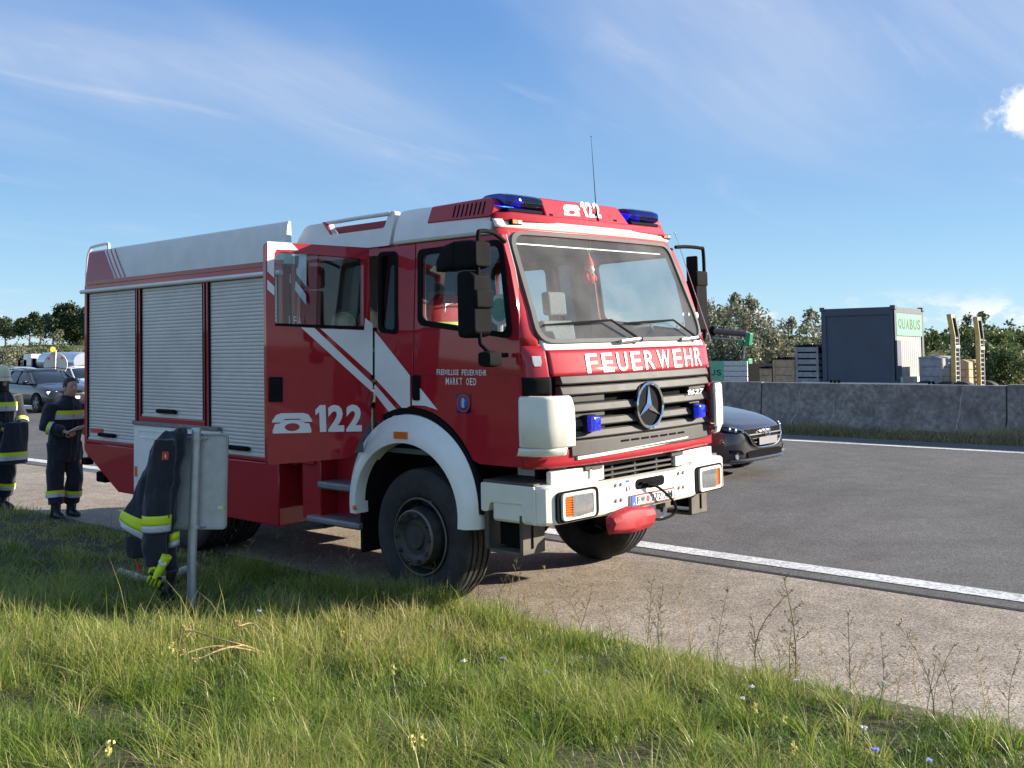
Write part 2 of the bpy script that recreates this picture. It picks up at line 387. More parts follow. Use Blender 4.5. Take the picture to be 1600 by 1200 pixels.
def ground_material(name, cols, scales, rough=.9, bump=.3, bscale=300., spec=.25):
    """speckled aggregate: broad patches, mid blotches and grain; cols = (dark, mid, light)"""
    m = bpy.data.materials.new(name); m.use_nodes = True; t = m.node_tree; L = t.links.new; b = t.nodes['Principled BSDF']
    b.inputs['Roughness'].default_value = rough; b.inputs['Specular IOR Level'].default_value = spec
    tc = N(t, 'ShaderNodeTexCoord')
    def nz(s, d=4, r=.6):
        n = N(t, 'ShaderNodeTexNoise', inp={'Scale': s, 'Detail': d, 'Roughness': r}); L(tc.outputs['Object'], n.inputs['Vector']); return n.outputs[0]
    g = N(t, 'ShaderNodeTexVoronoi', feature='F1', inp={'Scale': scales[2]}); L(tc.outputs['Object'], g.inputs['Vector'])
    gs = N(t, 'ShaderNodeSeparateColor'); L(g.outputs['Color'], gs.inputs[0])
    rp = N(t, 'ShaderNodeValToRGB'); L(gs.outputs[0], rp.inputs[0])
    rp.color_ramp.elements[0].color = (*cols[0], 1); rp.color_ramp.elements[1].color = (*cols[2], 1)
    e = rp.color_ramp.elements.new(.5); e.color = (*cols[1], 1)
    a = N(t, 'ShaderNodeMapRange', inp={'From Min': .3, 'From Max': .7, 'To Min': .78, 'To Max': 1.2}); L(nz(scales[0]), a.inputs[0])
    c = N(t, 'ShaderNodeMapRange', inp={'From Min': .3, 'From Max': .7, 'To Min': .85, 'To Max': 1.15}); L(nz(scales[1], 6), c.inputs[0])
    mu = N(t, 'ShaderNodeMath', operation='MULTIPLY'); L(a.outputs[0], mu.inputs[0]); L(c.outputs[0], mu.inputs[1])
    mx = N(t, 'ShaderNodeMix', data_type='RGBA', blend_type='MULTIPLY', inp={0: 1.0}); L(rp.outputs[0], mx.inputs[6]); L(mu.outputs[0], mx.inputs[7])
    L(mx.outputs[2], b.inputs['Base Color'])
    bp = N(t, 'ShaderNodeBump', inp={'Strength': bump, 'Distance': .006}); L(nz(bscale, 3), bp.inputs['Height']); L(bp.outputs[0], b.inputs['Normal'])
    MATS[name] = m; return m
ground_material('asphalt', ((.055, .053, .050), (.105, .101, .095), (.20, .19, .178)), (.35, 3., 130.), bump=.8, bscale=110)
ground_material('shoulder', ((.13, .105, .080), (.285, .235, .180), (.50, .43, .345)), (.5, 4., 120.), bump=.8, bscale=110)
ground_material('marking', ((.34, .34, .32), (.60, .60, .58), (.74, .74, .72)), (1.2, 12., 45.), rough=.7, bump=.6, bscale=60)
ground_material('joint', ((.012, .012, .012), (.02, .02, .02), (.04, .04, .04)), (1., 8., 90.))
ground_material('soil', ((.035, .032, .018), (.060, .058, .026), (.095, .085, .045)), (.25, 2.5, 60.), bump=.8, bscale=50)
ground_material('field', ((.060, .085, .028), (.085, .105, .035), (.13, .13, .06)), (.03, .3, 8.), bump=.4, bscale=20)

def tinted(name, cols, rough=.6, trans=.25):
    """blades and leaves: colour picked along a ramp by the per-vertex 'tint'"""
    m = bpy.data.materials.new(name); m.use_nodes = True; t = m.node_tree; t.nodes.clear(); L = t.links.new
    o = N(t, 'ShaderNodeOutputMaterial'); at = N(t, 'ShaderNodeAttribute', attribute_name='tint')
    rp = N(t, 'ShaderNodeValToRGB'); L(at.outputs['Fac'], rp.inputs[0])
    rp.color_ramp.elements[0].color = (*cols[0], 1); rp.color_ramp.elements[-1].color = (*cols[-1], 1)
    for i in range(1, len(cols)-1):
        e = rp.color_ramp.elements.new(i/(len(cols)-1)); e.color = (*cols[i], 1)
    b = N(t, 'ShaderNodeBsdfPrincipled', inp={'Roughness': rough, 'Specular IOR Level': .35}); tl = N(t, 'ShaderNodeBsdfTranslucent'); mx = N(t, 'ShaderNodeMixShader', inp={0: trans})
    L(rp.outputs[0], b.inputs['Base Color']); L(rp.outputs[0], tl.inputs[0]); L(b.outputs[0], mx.inputs[1]); L(tl.outputs[0], mx.inputs[2]); L(mx.outputs[0], o.inputs[0])
    MATS[name] = m; return m
tinted('grass', ((.038, .078, .015), (.100, .175, .024), (.205, .285, .040), (.33, .34, .080), (.52, .43, .20)), .42, .45)
tinted('dry_grass', ((.08, .10, .032), (.16, .15, .06), (.28, .24, .115), (.40, .34, .19)), .7, .3)
tinted('leaf_dark', ((.012, .024, .009), (.022, .042, .013), (.040, .065, .020), (.07, .085, .03)), .5, .2)
tinted('leaf_mid', ((.035, .058, .018), (.065, .10, .03), (.11, .145, .045), (.18, .19, .08)), .5, .3)
tinted('leaf_silver', ((.07, .085, .045), (.13, .145, .08), (.22, .22, .14), (.36, .35, .26)), .5, .3)
tinted('weed', ((.05, .06, .022), (.10, .10, .04), (.19, .16, .075), (.30, .25, .14)), .7, .2)
tinted('stalk_dry', ((.20, .14, .07), (.32, .24, .12), (.42, .33, .18)), .8, .1)
tinted('petal_yellow', ((.72, .62, .15), (.85, .80, .40)), .6, .3)
tinted('petal_white', ((.70, .70, .66), (.85, .85, .82)), .6, .3)
tinted('petal_blue', ((.35, .38, .72), (.55, .55, .85)), .6, .3)

# ================================================================ the setting
def bank(y): return .085*np.clip(-1.05-y, 0, 4.6)
def sstep(t): t = np.clip(t, 0, 1); return t*t*(3-2*t)
def drop(x): return .010*np.maximum(0, -11-np.asarray(x, float))*(np.asarray(x, float) > -400)+3.89*(np.asarray(x, float) <= -400)
def terrain_z(x, y):
    x = np.asarray(x, float); y = np.asarray(y, float)
    z = TT*np.minimum(y, 14.6)-.05*((y > -1.05) & (y < 14.6))
    z = np.where(y < -1.05, TT*np.maximum(y, -8)+bank(y), z)
    z = np.where(y >= 14.6, .40, z)
    up = 1.75*sstep((y-31)/16)+np.clip(y-47, 0, 330)*.0172
    z = z+np.where(y > 31, up, 0)
    z = z+2.0*np.exp(-(((x+150)/55)**2+((y-62)/22)**2))
    z = z-drop(x)*(1-sstep((y-30)/25))*(1-.75*sstep((-x-60)/60))
    return z
def build_ground():
    xs = np.unique(np.r_[np.linspace(-1500, -200, 16), np.linspace(-200, -40, 24), np.linspace(-40, 20, 61), np.linspace(20, 200, 16), np.linspace(200, 900, 8)])
    ys = np.unique(np.r_[np.linspace(-500, -12, 14), np.linspace(-12, -1.05, 28), [-1.0], np.linspace(0, 14.6, 6), [14.61], np.linspace(16, 60, 30), np.linspace(60, 380, 26), np.linspace(380, 1600, 8)])
    XX, YY = np.meshgrid(xs, ys, indexing='ij'); ZZ = terrain_z(XX, YY)
    rr = np.random.default_rng(3)
    ZZ += np.where((YY < -1.2) & (YY > -12), .025*rr.standard_normal(XX.shape), 0)*np.clip((-1.2-YY), 0, 1)
    ZZ += np.where(YY > 34, .10*rr.standard_normal(XX.shape), 0)
    nv = len(ys); V = np.c_[XX.ravel(), YY.ravel(), ZZ.ravel()]
    b = MB(); fs = []; ms = []
    for i in range(len(xs)-1):
        for j in range(nv-1):
            fs.append((i*nv+j, (i+1)*nv+j, (i+1)*nv+j+1, i*nv+j+1)); ms.append(1 if ys[j] > 30 or ys[j] < -14 else 0)
    b.v = [tuple(p) for p in V]; b.f = fs; b.m = ms
    o = b.build('ground', ['soil', 'field'], smooth=60); struct(o)
build_ground()
def strip(name, mat, y0, y1, lift, x0=-420, x1=160, wav=0., step=5):
    b = MB(); xs = np.arange(x0, x1+.1, step)
    if wav: xs = np.unique(np.r_[xs, np.arange(-30, 8, .25)])
    vs_ = []
    rr = random.Random(5)
    for x in xs:
        a = y0+(wav*(mnoise.noise(Vector((x*.9, 3.3, 0)))+.5*mnoise.noise(Vector((x*3.1, 1.3, 0)))) if wav else 0)
        for y in (a, y1): vs_.append(to_world((x, y, lift))-np.array([0, 0, float(drop(x))*(1-.75*float(sstep((-x-60)/60)))]))
    fs = [(2*i, 2*i+2, 2*i+3, 2*i+1) for i in range(len(xs)-1)]
    o = b.add(vs_, fs).build(name, mat, smooth=None); return struct(o)
strip('hard_shoulder', 'shoulder', -1.08, 1.44, 0.0, wav=.10)
strip('road', 'asphalt', 1.44, 13.0, 0.0)
strip('tar_joint', 'joint', 1.405, 1.465, .004)
strip('lane_marking', 'marking', 1.69, 1.935, .005)
strip('lane_marking', 'marking', 11.86, 12.05, .005)
for i in range(14):                                   # broken lines between the lanes
    for yy in (5.05, 8.5):
        x0 = -3-18*i+(.0 if yy < 6 else 5)
        if x0 < -9 or True:
            b = MB().add([to_world(p)-np.array([0, 0, float(drop(p[0]))*(1-.75*float(sstep((-p[0]-60)/60)))]) for p in ((x0-14.2, yy, .012), (x0-8.2, yy, .012), (x0-8.2, yy+.15, .012), (x0-14.2, yy+.15, .012))], [(0, 1, 2, 3)])
            struct(b.build('lane_marking', 'marking', smooth=None))
def opposite():
    b = MB().add([(-420, 15.4, .44), (160, 15.4, .44), (160, 30.2, .42), (-420, 30.2, .42)], [(0, 1, 2, 3)])
    struct(b.build('opposite_road', 'asphalt', smooth=None))
opposite()

# ---- concrete median barrier, one section after another
BY = 14.30                                            # foot of the face that looks at the near carriageway (truck frame)
BPROF = [(0, -.05), (.0, .07), (.05, .10), (.17, .34), (.245, .93), (.255, .96), (.275, .975), (.40, .975), (.42, .96), (.43, .93), (.505, .34), (.625, .10), (.675, .07), (.675, -.05)]
def bface(z):
    zs = [p[1] for p in BPROF[:7]]; ys = [p[0] for p in BPROF[:7]]
    return float(np.interp(z, zs, ys))
def barrier():
    root = empty('concrete_barrier', to_world((-4, BY+.33, 0)), (TH, 0, 0), 'grey concrete median barrier with cracks between the carriageways', 'barrier')
    xj = [on_y(1190, 640, BY+.2)[0], on_y(1573, 640, BY+.2)[0]]; L_ = xj[1]-xj[0]
    b = MB(); g = .012
    b.loft([[(x, y-.33, z) for y, z in BPROF] for x in (g, L_-g)])
    first = b.build('barrier_section', ['concrete'], root, smooth=30, bevel=.012)
    secs = []
    for k in range(-14, 6):
        o = first if k == -14 else first.copy()
        if k != -14: COL.objects.link(o); o.parent = root
        o.location = (xj[0]+4+k*L_, 0, (.018 if k > 0 else 0)+.004*(k % 3-1)-float(drop(xj[0]+(k+.5)*L_))*(1-.75*float(sstep((-xj[0]-k*L_-60)/60)))); secs.append((k, o))
    def crack(pts, sec):
        k, o = sec; b = MB(); L0 = o.location
        P = []
        for u, v in pts:
            z = .5
            for _ in range(6):
                p = on_y(u, v, BY+bface(z)-.004); z = float(p[2])
            P.append((p[0]+4-L0[0], p[1]-BY-.33-L0[1], p[2]-L0[2]))
        Q = []
        for i in range(len(P)-1):
            for t in (0, .5):
                q = [P[i][j]*(1-t)+P[i+1][j]*t for j in range(3)]; q[0] += random.uniform(-.012, .012)
                zz = q[2]+L0[2]; q[1] = bface(zz)-.33-.004; Q.append(q)
        Q.append(list(P[-1]))
        vs_ = []; fs = []
        for i, q in enumerate(Q):
            w = random.uniform(.007, .014); vs_ += [(q[0]-w, q[1], q[2]), (q[0]+w, q[1], q[2]), (q[0]+w, q[1]+.02, q[2]), (q[0]-w, q[1]+.02, q[2])]
        for i in range(len(Q)-1):
            a = 4*i; fs += [(a, a+1, a+5, a+4), (a+1, a+2, a+6, a+5), (a+3, a, a+4, a+7)]
        b.add(vs_, fs).build('sealed_crack', 'sealant', o, smooth=None)
    c0 = [s for s in secs if s[0] == 0][0]
    crack([(1251, 606), (1248, 625), (1245, 645), (1238, 655), (1235, 672)], c0)
    crack([(1303, 617), (1302, 648), (1297, 658), (1293, 674)], c0)
    crack([(1404, 607), (1404, 620)], c0)
    crack([(1506, 604), (1502, 622), (1499, 648), (1495, 662), (1492, 676)], c0)
    return root
barrier()

# ================================================================ the fire engine (built in the truck frame)
T = empty('fire_truck', (0, 0, 0), (TH, 0, 0), 'red and white fire engine standing on the hard shoulder with its crew door open', 'fire truck')
def ysd(z): return 1.22-.075*max(0., min(1., (z-2.0)/.9))
_fz = [1.0, 1.13, 1.24, 1.75, 1.82, 1.96, 2.05, 2.92, 3.3]; _fx = [-.03, -.02, -.02, -.015, -.025, -.07, -.12, -.46, -.60]
_az = [1.0, 1.82, 2.0, 2.24, 2.9, 3.3]; _aa = [.23, .23, .16, .085, .07, .07]
def fx0(z): return float(np.interp(z, _fz, _fx))
def SX(y, z, n=3.0):                                  # the cab's front skin: x at (y, z)
    a = float(np.interp(z, _az, _aa)); q = min(abs(y)/ysd(z), .9995)
    return fx0(z)-a+a*(1-q**n)**(1/n)-.03*q*q
def skin(off=0.): return lambda y, z, d=0.: (SX(y, z)+off+d, y, z)
def side(y0=-1.22): return lambda x, z, d: (x, (-(ysd(z))-d if y0 < 0 else ysd(z)+d), z)
def flat_y(y0): return lambda x, z, d: (x, y0-d, z)
def flat_x(x0): return lambda y, z, d: (x0+d, y, z)
def SP(u, v, y=-1.22):
    yy = y
    for _ in range(3):
        p = on_y(u, v, yy); yy = -ysd(p[2]) if y == -1.22 else y
    return (float(p[0]), float(p[2]))
def SPs(l, y=-1.22): return [SP(u, v, y) for u, v in l]
def FP(u, v, off=0.):
    x = -.05
    for _ in range(6):
        p = on_x(u, v, x+off); x = SX(p[1], p[2])
    return (float(p[1]), float(p[2]))
def dens(loop, step=.06):
    out = []
    for i in range(len(loop)):
        a = np.array(loop[i]); b = np.array(loop[(i+1) % len(loop)]); k = max(1, int(np.linalg.norm(b-a)/step))
        for j in range(k): out.append(tuple(a+(b-a)*j/k))
    return out

def superpath(z, t0, t1, n=24, N_=3.0):
    # plan curve of the front skin between parameters t0..t1 (-1 near side, +1 far side)
    out = []
    for i in range(n+1):
        t = t0+(t1-t0)*i/n; ph = t*math.pi/2; w = ysd(z)
        y = w*math.copysign(abs(math.sin(ph))**(2/N_), ph); a = float(np.interp(z, _az, _aa)); q = abs(y)/w
        out.append((fx0(z)-a+a*abs(math.cos(ph))**(2/N_)-.03*q*q, y))
    return out
def skin_grid(b, z0, z1, t0, t1, nz, nt_, off=0., m=0):
    rows = [[(p[0]+off, p[1]*(1+off*.6), z) for p in superpath(z, t0, t1, nt_)] for z in np.linspace(z0, z1, nz)]
    b.loft(rows, closed=False, caps=False, m=m); return b

# ---- cab front
b = MB(); skin_grid(b, 1.13, 1.26, -1, 1, 4, 48); b.build('apron', 'red', T, smooth=50, solid=.03, out=(1, 0, 0))
b = MB(); skin_grid(b, 1.262, 2.02, -1, -.60, 14, 14); b.build('corner_panel', 'red', T, smooth=50, solid=.03, out=(1, 0, 0))
b = MB(); skin_grid(b, 1.262, 2.02, .60, 1, 14, 14); b.build('corner_panel', 'red', T, smooth=50, solid=.03, out=(1, 0, 0))
b = MB(); skin_grid(b, 1.795, 1.985, -.592, .592, 8, 36, .006); b.build('front_panel', 'red', T, smooth=50, solid=.03, out=(1, 0, 0))
b = MB(); skin_grid(b, 1.985, 2.06, -.62, .62, 4, 36, .002); b.build('wiper_tray', 'cream', T, smooth=50, solid=.02, out=(1, 0, 0))
for t0, t1 in ((-1, -.66), (.66, 1)):
    b = MB(); skin_grid(b, 2.02, 2.93, t0, t1, 12, 10); b.build('front_pillar', 'red', T, smooth=50, solid=.04, out=(1, 0, 0))
b = MB(); skin_grid(b, 2.87, 2.93, -.7, .7, 3, 30); b.build('header', 'red', T, smooth=50, solid=.04, out=(1, 0, 0))
b = MB(); skin_grid(b, 2.925, 2.987, -1, 1, 4, 48, .012); b.build('roof_band', 'cream', T, smooth=50, solid=.05, out=(1, 0, 0))
# windscreen: rubber frame and pane
wo = dens(rpoly([(-1.115, 2.035), (1.115, 2.035), (1.075, 2.895), (-1.075, 2.895)], [.16, .16, .14, .14], 6), .07)
wi = dens(rpoly([(-1.075, 2.065), (1.075, 2.065), (1.035, 2.868), (-1.035, 2.868)], [.13, .13, .11, .11], 6), .07)
material('seal', (.12, .122, .12), .7, var=.1, spec=.2)
MB().plate(wo, [wi], skin(.0), .022, -.02).build('windscreen_seal', 'seal', T, smooth=50)
glass('windscreen_glass', (.84, .88, .88), 1.0, .0, dust=.13)
b = MB()
ys_ = np.linspace(-1.085, 1.085, 25); zs_ = np.linspace(2.055, 2.88, 9)
b.grid(lambda y, z: (SX(y, z)+.004, y, z), ys_, zs_); ws = b.build('windscreen', 'windscreen_glass', T, smooth=60)
for u, v, r in ((1087, 493, .05), (1075, 491, .022), (1066, 491, .022), (1082, 483, .02)):
    y, z = FP(u, v)
    MB().lathe([(0, .003), (r*.6, .003), (r*.6, 0)], lambda a, c, h, y=y, z=z: (SX(y, z)+.008+h, y+a, z+c), 12).build('sticker', 'paper', ws)
# wipers
for (p0, p1, p2) in (((1000, 530), (955, 500), (848, 508)), ((1090, 528), (1052, 500), (975, 505))):
    pts = []
    for (u, v), off in zip((p0, p1, p2), (.05, .06, .03)):
        y, z = FP(u, v, off); pts.append((SX(y, z)+off, y, z))
    b = MB(); b.tube([pts[0], pts[1]], [.012, .009], 6); b.tube([pts[1], ((pts[1][0]+pts[2][0])/2, (pts[1][1]+pts[2][1])/2, (pts[1][2]+pts[2][2])/2-.004), pts[2]], [.008, .012, .006], 6)
    b.tube([(pts[0][0]-.04, pts[0][1], pts[0][2]), (pts[0][0]+.015, pts[0][1], pts[0][2])], .022, 10)
    w = b.build('wiper', 'black_plastic', T)
    q = pts[0]; MB().tube([(q[0]+.01, q[1]-.27, q[2]-.012), (q[0]+.01, q[1]-.02, q[2]+.004)], [.017, .017], 8).build('motor_cap', 'steel', w)

# black band round the corners, radiator grille
b = MB(); skin_grid(b, 1.66, 1.792, -.985, -.605, 6, 14, .012); b.build('corner_trim', 'black_plastic', T, smooth=40, solid=.03, out=(1, 0, 0))
b = MB(); skin_grid(b, 1.66, 1.792, .605, .985, 6, 14, .012); b.build('corner_trim', 'black_plastic', T, smooth=40, solid=.03, out=(1, 0, 0))
b = MB()
b.grid(lambda y, z: (SX(y, z)-.07, y, z), np.linspace(-1.02, 1.02, 25), np.linspace(1.19, 1.80, 4)); b.build('grille_back', 'dark', T, smooth=None)
def gbar(z0, z1, dep, name, y0=-.985, y1=1.0, mat='grille', tilt=.02):
    secs = []
    for y in np.linspace(y0, y1, 26):
        x = SX(y, (z0+z1)/2)
        secs.append([(x-.05, y, z0), (x+dep-.012, y, z0), (x+dep, y, z0+.010), (x+dep-tilt, y, z1-.008), (x+dep-tilt-.012, y, z1), (x-.05, y, z1)])
    MB().loft(secs).build(name, mat, T, smooth=30, bevel=.004)
for z0, z1 in ((1.728, 1.796), (1.648, 1.716), (1.520, 1.585), (1.412, 1.472)):
    gbar(z0, z1, .022, 'grille_bar')
gbar(1.325, 1.385, .024, 'grille_bar')
gbar(1.195, 1.318, .016, 'grille_panel', y0=-.90, tilt=.008)
for z0, z1 in ((1.586, 1.647), (1.473, 1.519), (1.386, 1.411)):
    for y0, y1 in ((-.97, -.52), (.66, .98)):
        gbar(z0, z1, -.012, 'grille_blank', y0, y1, tilt=.0)
for i in range(7):
    y0 = -.36+i*.13; gbar(1.262, 1.285, .018, 'louvre_slot', y0, y0+.10, 'dark', 0)
# far things seen through the grille: radiator core
b = MB(); b.bb(-.16, -.12, -.5, .65, 1.30, 1.68)
for k in range(14): b.bb(-.12, -.115, -.48+k*.08, -.475+k*.08, 1.31, 1.67)
b.build('radiator', 'dark', T, smooth=None)
# star emblem
def star():
    cy, cz = FP(1015, 633, .04); x = SX(cy, cz)+.040
    R0 = .182
    b = MB(); b.lathe([(R0-.020, -.02), (R0-.022, .010), (R0-.010, .018), (R0+.002, .010), (R0, -.02)], lambda a, c, h: (x+h, cy+a, cz+c), 48, closed_profile=True)
    ring = b.build('emblem', 'chrome', T, smooth=50)
    b = MB()
    for k in range(3):
        a0 = math.pi/2+k*2*math.pi/3; d = (math.cos(a0), math.sin(a0)); e = (-d[1], d[0]); w = .030
        tip = (x, cy+d[0]*(R0-.02), cz+d[1]*(R0-.02)); c0 = (x+.022, cy, cz)
        s1 = (x-.004, cy+d[0]*.012+e[0]*w, cz+d[1]*.012+e[1]*w); s2 = (x-.004, cy+d[0]*.012-e[0]*w, cz+d[1]*.012-e[1]*w)
        b.add([c0, s1, tip, s2], [(0, 1, 2), (0, 2, 3)])
    b.build('star', 'chrome', ring, smooth=None)
    MB().lathe([(0, -.012), (R0-.018, -.012), (R0-.018, -.02), (0, -.02)], lambda a, c, h: (x+h, cy+a, cz+c), 32).build('backing', 'black_plastic', ring)
star()
# lettering on the front
ya, za = FP(911.8, 553.2); yb, zb_ = FP(916.6, 583); yc, zc_ = FP(1095, 570.8); yd, zd = FP(1091.5, 543)
_f = bilin((0, yb, zb_), (0, yc, zc_), (0, yd, zd), (0, ya, za))
def spaced(txt): return '\u200a'.join(txt)
def letters(name, txt, fn, mat, parent, bold, gap=.22):
    """one mesh per word, letters set to equal boxes with a gap (the narrow sign-writer's face)"""
    wid = [{'I': .38, '1': .62, ' ': .5, 'W': 1.45, 'M': 1.3}.get(c, 1.) for c in txt]; tot = sum(wid)+gap*(len(txt)-1); x = 0; b = MB()
    for c, w in zip(txt, wid):
        if c == '1':
            b.add([fn((x+w*p[0])/tot, p[1]) for p in ((.36, 0), (1, 0), (1, 1), (.46, 1), (0, .82), (0, .62), (.36, .74))], [tuple(range(7))])
        elif c != ' ':
            V, Fs, _ = text_mesh(c, bold); b.add([fn((x+w*p[0])/tot, p[1]) for p in V], Fs)
        x += w+gap
    return b.build(name, mat, parent, smooth=None)
letters('lettering', 'FEUERWEHR', lambda a, c: (lambda q: (SX(q[1], q[2])+.0125, q[1], q[2]))(_f(a, c)), 'white_print', T, .010, .42)
y0, z0 = FP(1077.5, 618, .05); y1, z1 = FP(1101.5, 609, .05)
_fn = lambda a, c: (SX(y0+(y1-y0)*a, z0+(z1-z0)*c)+.026, y0+(y1-y0)*(a+.06*c), z0+(z1-z0)*.1+(.042)*c)
letters('model_number', '1627', _fn, 'white_print', T, .03, .15)
# blue grille lamps
for u, v in ((927.5, 661.8), (1092.2, 642)):
    y, z = FP(u, v, .06); x = SX(y, z)
    m = MB().prism(rrect(y-.062, y+.062, z-.064, z+.064, .02), flat_x(0), x-.01, x+.045).build('flasher_base', 'black_plastic', T, bevel=.006)
    b = MB(); secs = []
    for k, (d, s) in enumerate(((.045, 1.), (.075, .98), (.090, .90), (.096, .75))):
        secs.append([(x+d, y+(p[0])*s, z+p[1]*s) for p in rrect(-.056, .056, -.058, .058, .018)])
    b.loft(secs).build('lens', 'blue_lens', m, smooth=35)
# white corner covers (wrap from the front to the side)
def cover(sgn):
    path = [(.022, .958), (.016, .99), (.000, 1.06), (-.024, 1.135), (-.060, 1.19), (-.12, 1.228), (-.19, 1.243), (-.265, 1.247)]
    path = [p for p in smoothpath([(a, c, 0) for a, c in path], 4)]
    b = MB(); rows = []
    prof = [(1.285, -.015), (1.295, .0), (1.45, .004), (1.63, .0), (1.652, -.010), (1.658, -.03)]
    for z, d in prof:
        row = []
        for i, p in enumerate(path):
            t = i/(len(path)-1); nx = (1-t)**.7; ny = 1-nx
            zz = z
            if t < .16 and z > 1.5: zz = z-.09*(1-t/.16)**2            # rounded upper inner corner
            row.append((p[0]+d*nx, sgn*(p[1]+d*ny), zz))
        rows.append(row)
    b.loft(rows, closed=False, caps=False)
    c = b.build('corner_cover', 'cream', T, smooth=50, solid=.025, out=(1, sgn, 0))
    b = MB(); rows = []
    for z, d in ((1.282, -.012), (1.26, -.02), (1.232, -.03), (1.222, -.05)):
        rows.append([(p[0]+d, sgn*(p[1]+d*.3), z) for p in path[6:]])
    b.loft(rows, closed=False, caps=False); b.build('lower_lip', 'cream', c, smooth=50, solid=.02, out=(1, sgn, 0))
cover(-1); cover(1)
for u0, u1 in ((904, 1077),):
    ya_, za_ = FP(904, 716, .02); yb_, zb2 = FP(1076, 684, .02)
    b = MB(); secs = []
    for y in np.linspace(ya_, yb_, 20):
        z = za_+(zb2-za_)*(y-ya_)/(yb_-ya_); x = SX(y, 1.2); secs.append([(x-.01, y, z-.012), (x+.014, y, z-.012), (x+.016, y, z+.012), (x-.01, y, z+.014)])
    b.loft(secs).build('trim_strip', 'white', T, smooth=30)

# ---- bumper
def bumper():
    hl = [(0.0, -.60), (0.0, .60)]
    path = [(-.55, -1.235), (-.13, -1.225), (-.075, -1.19), (-.035, -1.08), (-.022, -.66), (-.004, -.585), (-.004, .585), (-.022, .66), (-.035, 1.08), (-.075, 1.19), (-.13, 1.225), (-.55, 1.235)]
    sec = [(-.10, .735), (-.018, .735), (0, .755), (0, 1.0), (-.018, 1.015), (-.10, 1.02)]
    secs = []
    for i, (x, y) in enumerate(path):
        a = np.array(path[max(i-1, 0)]); c = np.array(path[min(i+1, len(path)-1)]); t = (c-a)/np.linalg.norm(c-a); n_ = np.array((t[1], -t[0]))
        mid = abs(y) < .6
        secs.append([(x+n_[0]*d, y+n_[1]*d, (z-.035 if (mid and z > .9) else z)) for d, z in sec])
    bo = MB().loft(secs).build('bumper', 'cream', T, smooth=25, bevel=.006)
    # headlamps
    for s in (-1, 1):
        x = -.028; yo, yi = 1.075, .708; zc0, zh = .857, .098
        ol = rpoly([(s*yi, zc0-zh), (s*yo, zc0-zh), (s*yo, zc0+zh), (s*yi, zc0+zh)], .035, 4)
        big = rpoly([(s*(yi-.055), zc0-zh-.012), (s*(yo+.045), zc0-zh-.016), (s*(yo+.045), zc0+zh+.016), (s*(yi-.055), zc0+zh+.014)], .05, 4)
        xs_ = lambda y, z, d: (x-.016*(abs(y)-.7)/.37+d, y, z)
        h = MB().prism(big, xs_, -.03, .0125).build('headlamp', 'dark', T, bevel=.006)
        inner = rpoly([(s*(yi+.03), zc0-zh+.026), (s*(yo-.028), zc0-zh+.026), (s*(yo-.028), zc0+zh-.026), (s*(yi+.03), zc0+zh-.026)], .02, 4)
        MB().plate(ol, [inner], xs_, .004, .030).build('bezel', 'cream', h, bevel=.005)
        yl = yo-.105
        lens_ = [(s*(yi+.025), zc0-zh+.02), (s*yl, zc0-zh+.02), (s*yl, zc0+zh-.02), (s*(yi+.025), zc0+zh-.02)]
        b = MB()
        def bulge(y, z, d, s=s): return (x+.016+d+.0015*math.sin(y*420)+.012*(1-((y*s-.85)/.16)**2*.6-((z-zc0)/.09)**2*.5), y, z)
        b.grid(lambda a, c: bulge(s*a, c, 0), np.linspace(yi+.025, yl, 60), np.linspace(zc0-zh+.02, zc0+zh-.02, 8)); b.build('lens', 'lens', h, smooth=60)
        b = MB()
        for k in range(9):
            z = zc0-zh+.022+k*.0172; b.loft([[(x-.03, s*yl, z), (x+.018, s*yl, z), (x+.026, s*yl, z+.008), (x+.018, s*yl, z+.016), (x-.03, s*yl, z+.016)], [(x-.05, s*(yo-.028), z), (x-.004, s*(yo-.028), z), (x+.006, s*(yo-.028), z+.008), (x-.004, s*(yo-.028), z+.016), (x-.05, s*(yo-.028), z+.016)]])
        b.build('indicator', 'amber', h, smooth=20)
    # bolts, plate, winch slot
    for s in (-1, 1):
        for yb in (.459, .393):
            for zb in (.951, .835):
                MB().lathe([(0, .014), (.013, .014), (.016, .009), (.016, 0)], lambda a, c, h, s=s, yb=yb, zb=zb: (-.006+h, s*yb+a, zb+c), 6).build('bolt', 'steel', bo, smooth=None)
    y0_, z0_ = on_x(995, 764, .0)[1:]; y1_, z1_ = on_x(1037, 746, .0)[1:]
    zc_ = (.925); slot = rrect(-.205, .185, zc_-.040, zc_+.040, .04, 6)
    MB().prism(slot, flat_x(0), -.02, .002).build('winch_slot', 'dark', bo, bevel=.004)
    b = MB(); b.tube([(-.02, -.12, .915), (.03, -.05, .912), (.045, -.02, .905)], [.02, .026, .016], 8); b.tube([(-.01, -.16, .93), (.02, -.15, .935), (.02, -.02, .93)], .008, 6)
    b.build('winch_hook', 'dark', bo)
    P = [on_x(*q, .014)[1:] for q in ((986.5, 793.3), (1054, 779.4), (1053.6, 760.6), (986.3, 774.2))]
    fn = bilin(*[(.014, *q) for q in P])
    pl = MB().prism([(0, 0), (1, 0), (1, 1), (0, 1)], lambda a, c, d: tuple(np.array(fn(a, c))+(d, 0, 0)), -.018, 0).build('number_plate', 'white_print', T, bevel=.002)
    up = lambda d: (lambda a, c: tuple(np.array(fn(a, c))+(d, 0, 0)))
    MB().plate([(0, 0), (1, 0), (1, 1), (0, 1)], [[(.012, .06), (.988, .06), (.988, .94), (.012, .94)]], lambda a, c, d: tuple(np.array(fn(a, c))+(d, 0, 0)), .0005, .0022).build('plate_rim', 'black_print', pl, smooth=None)
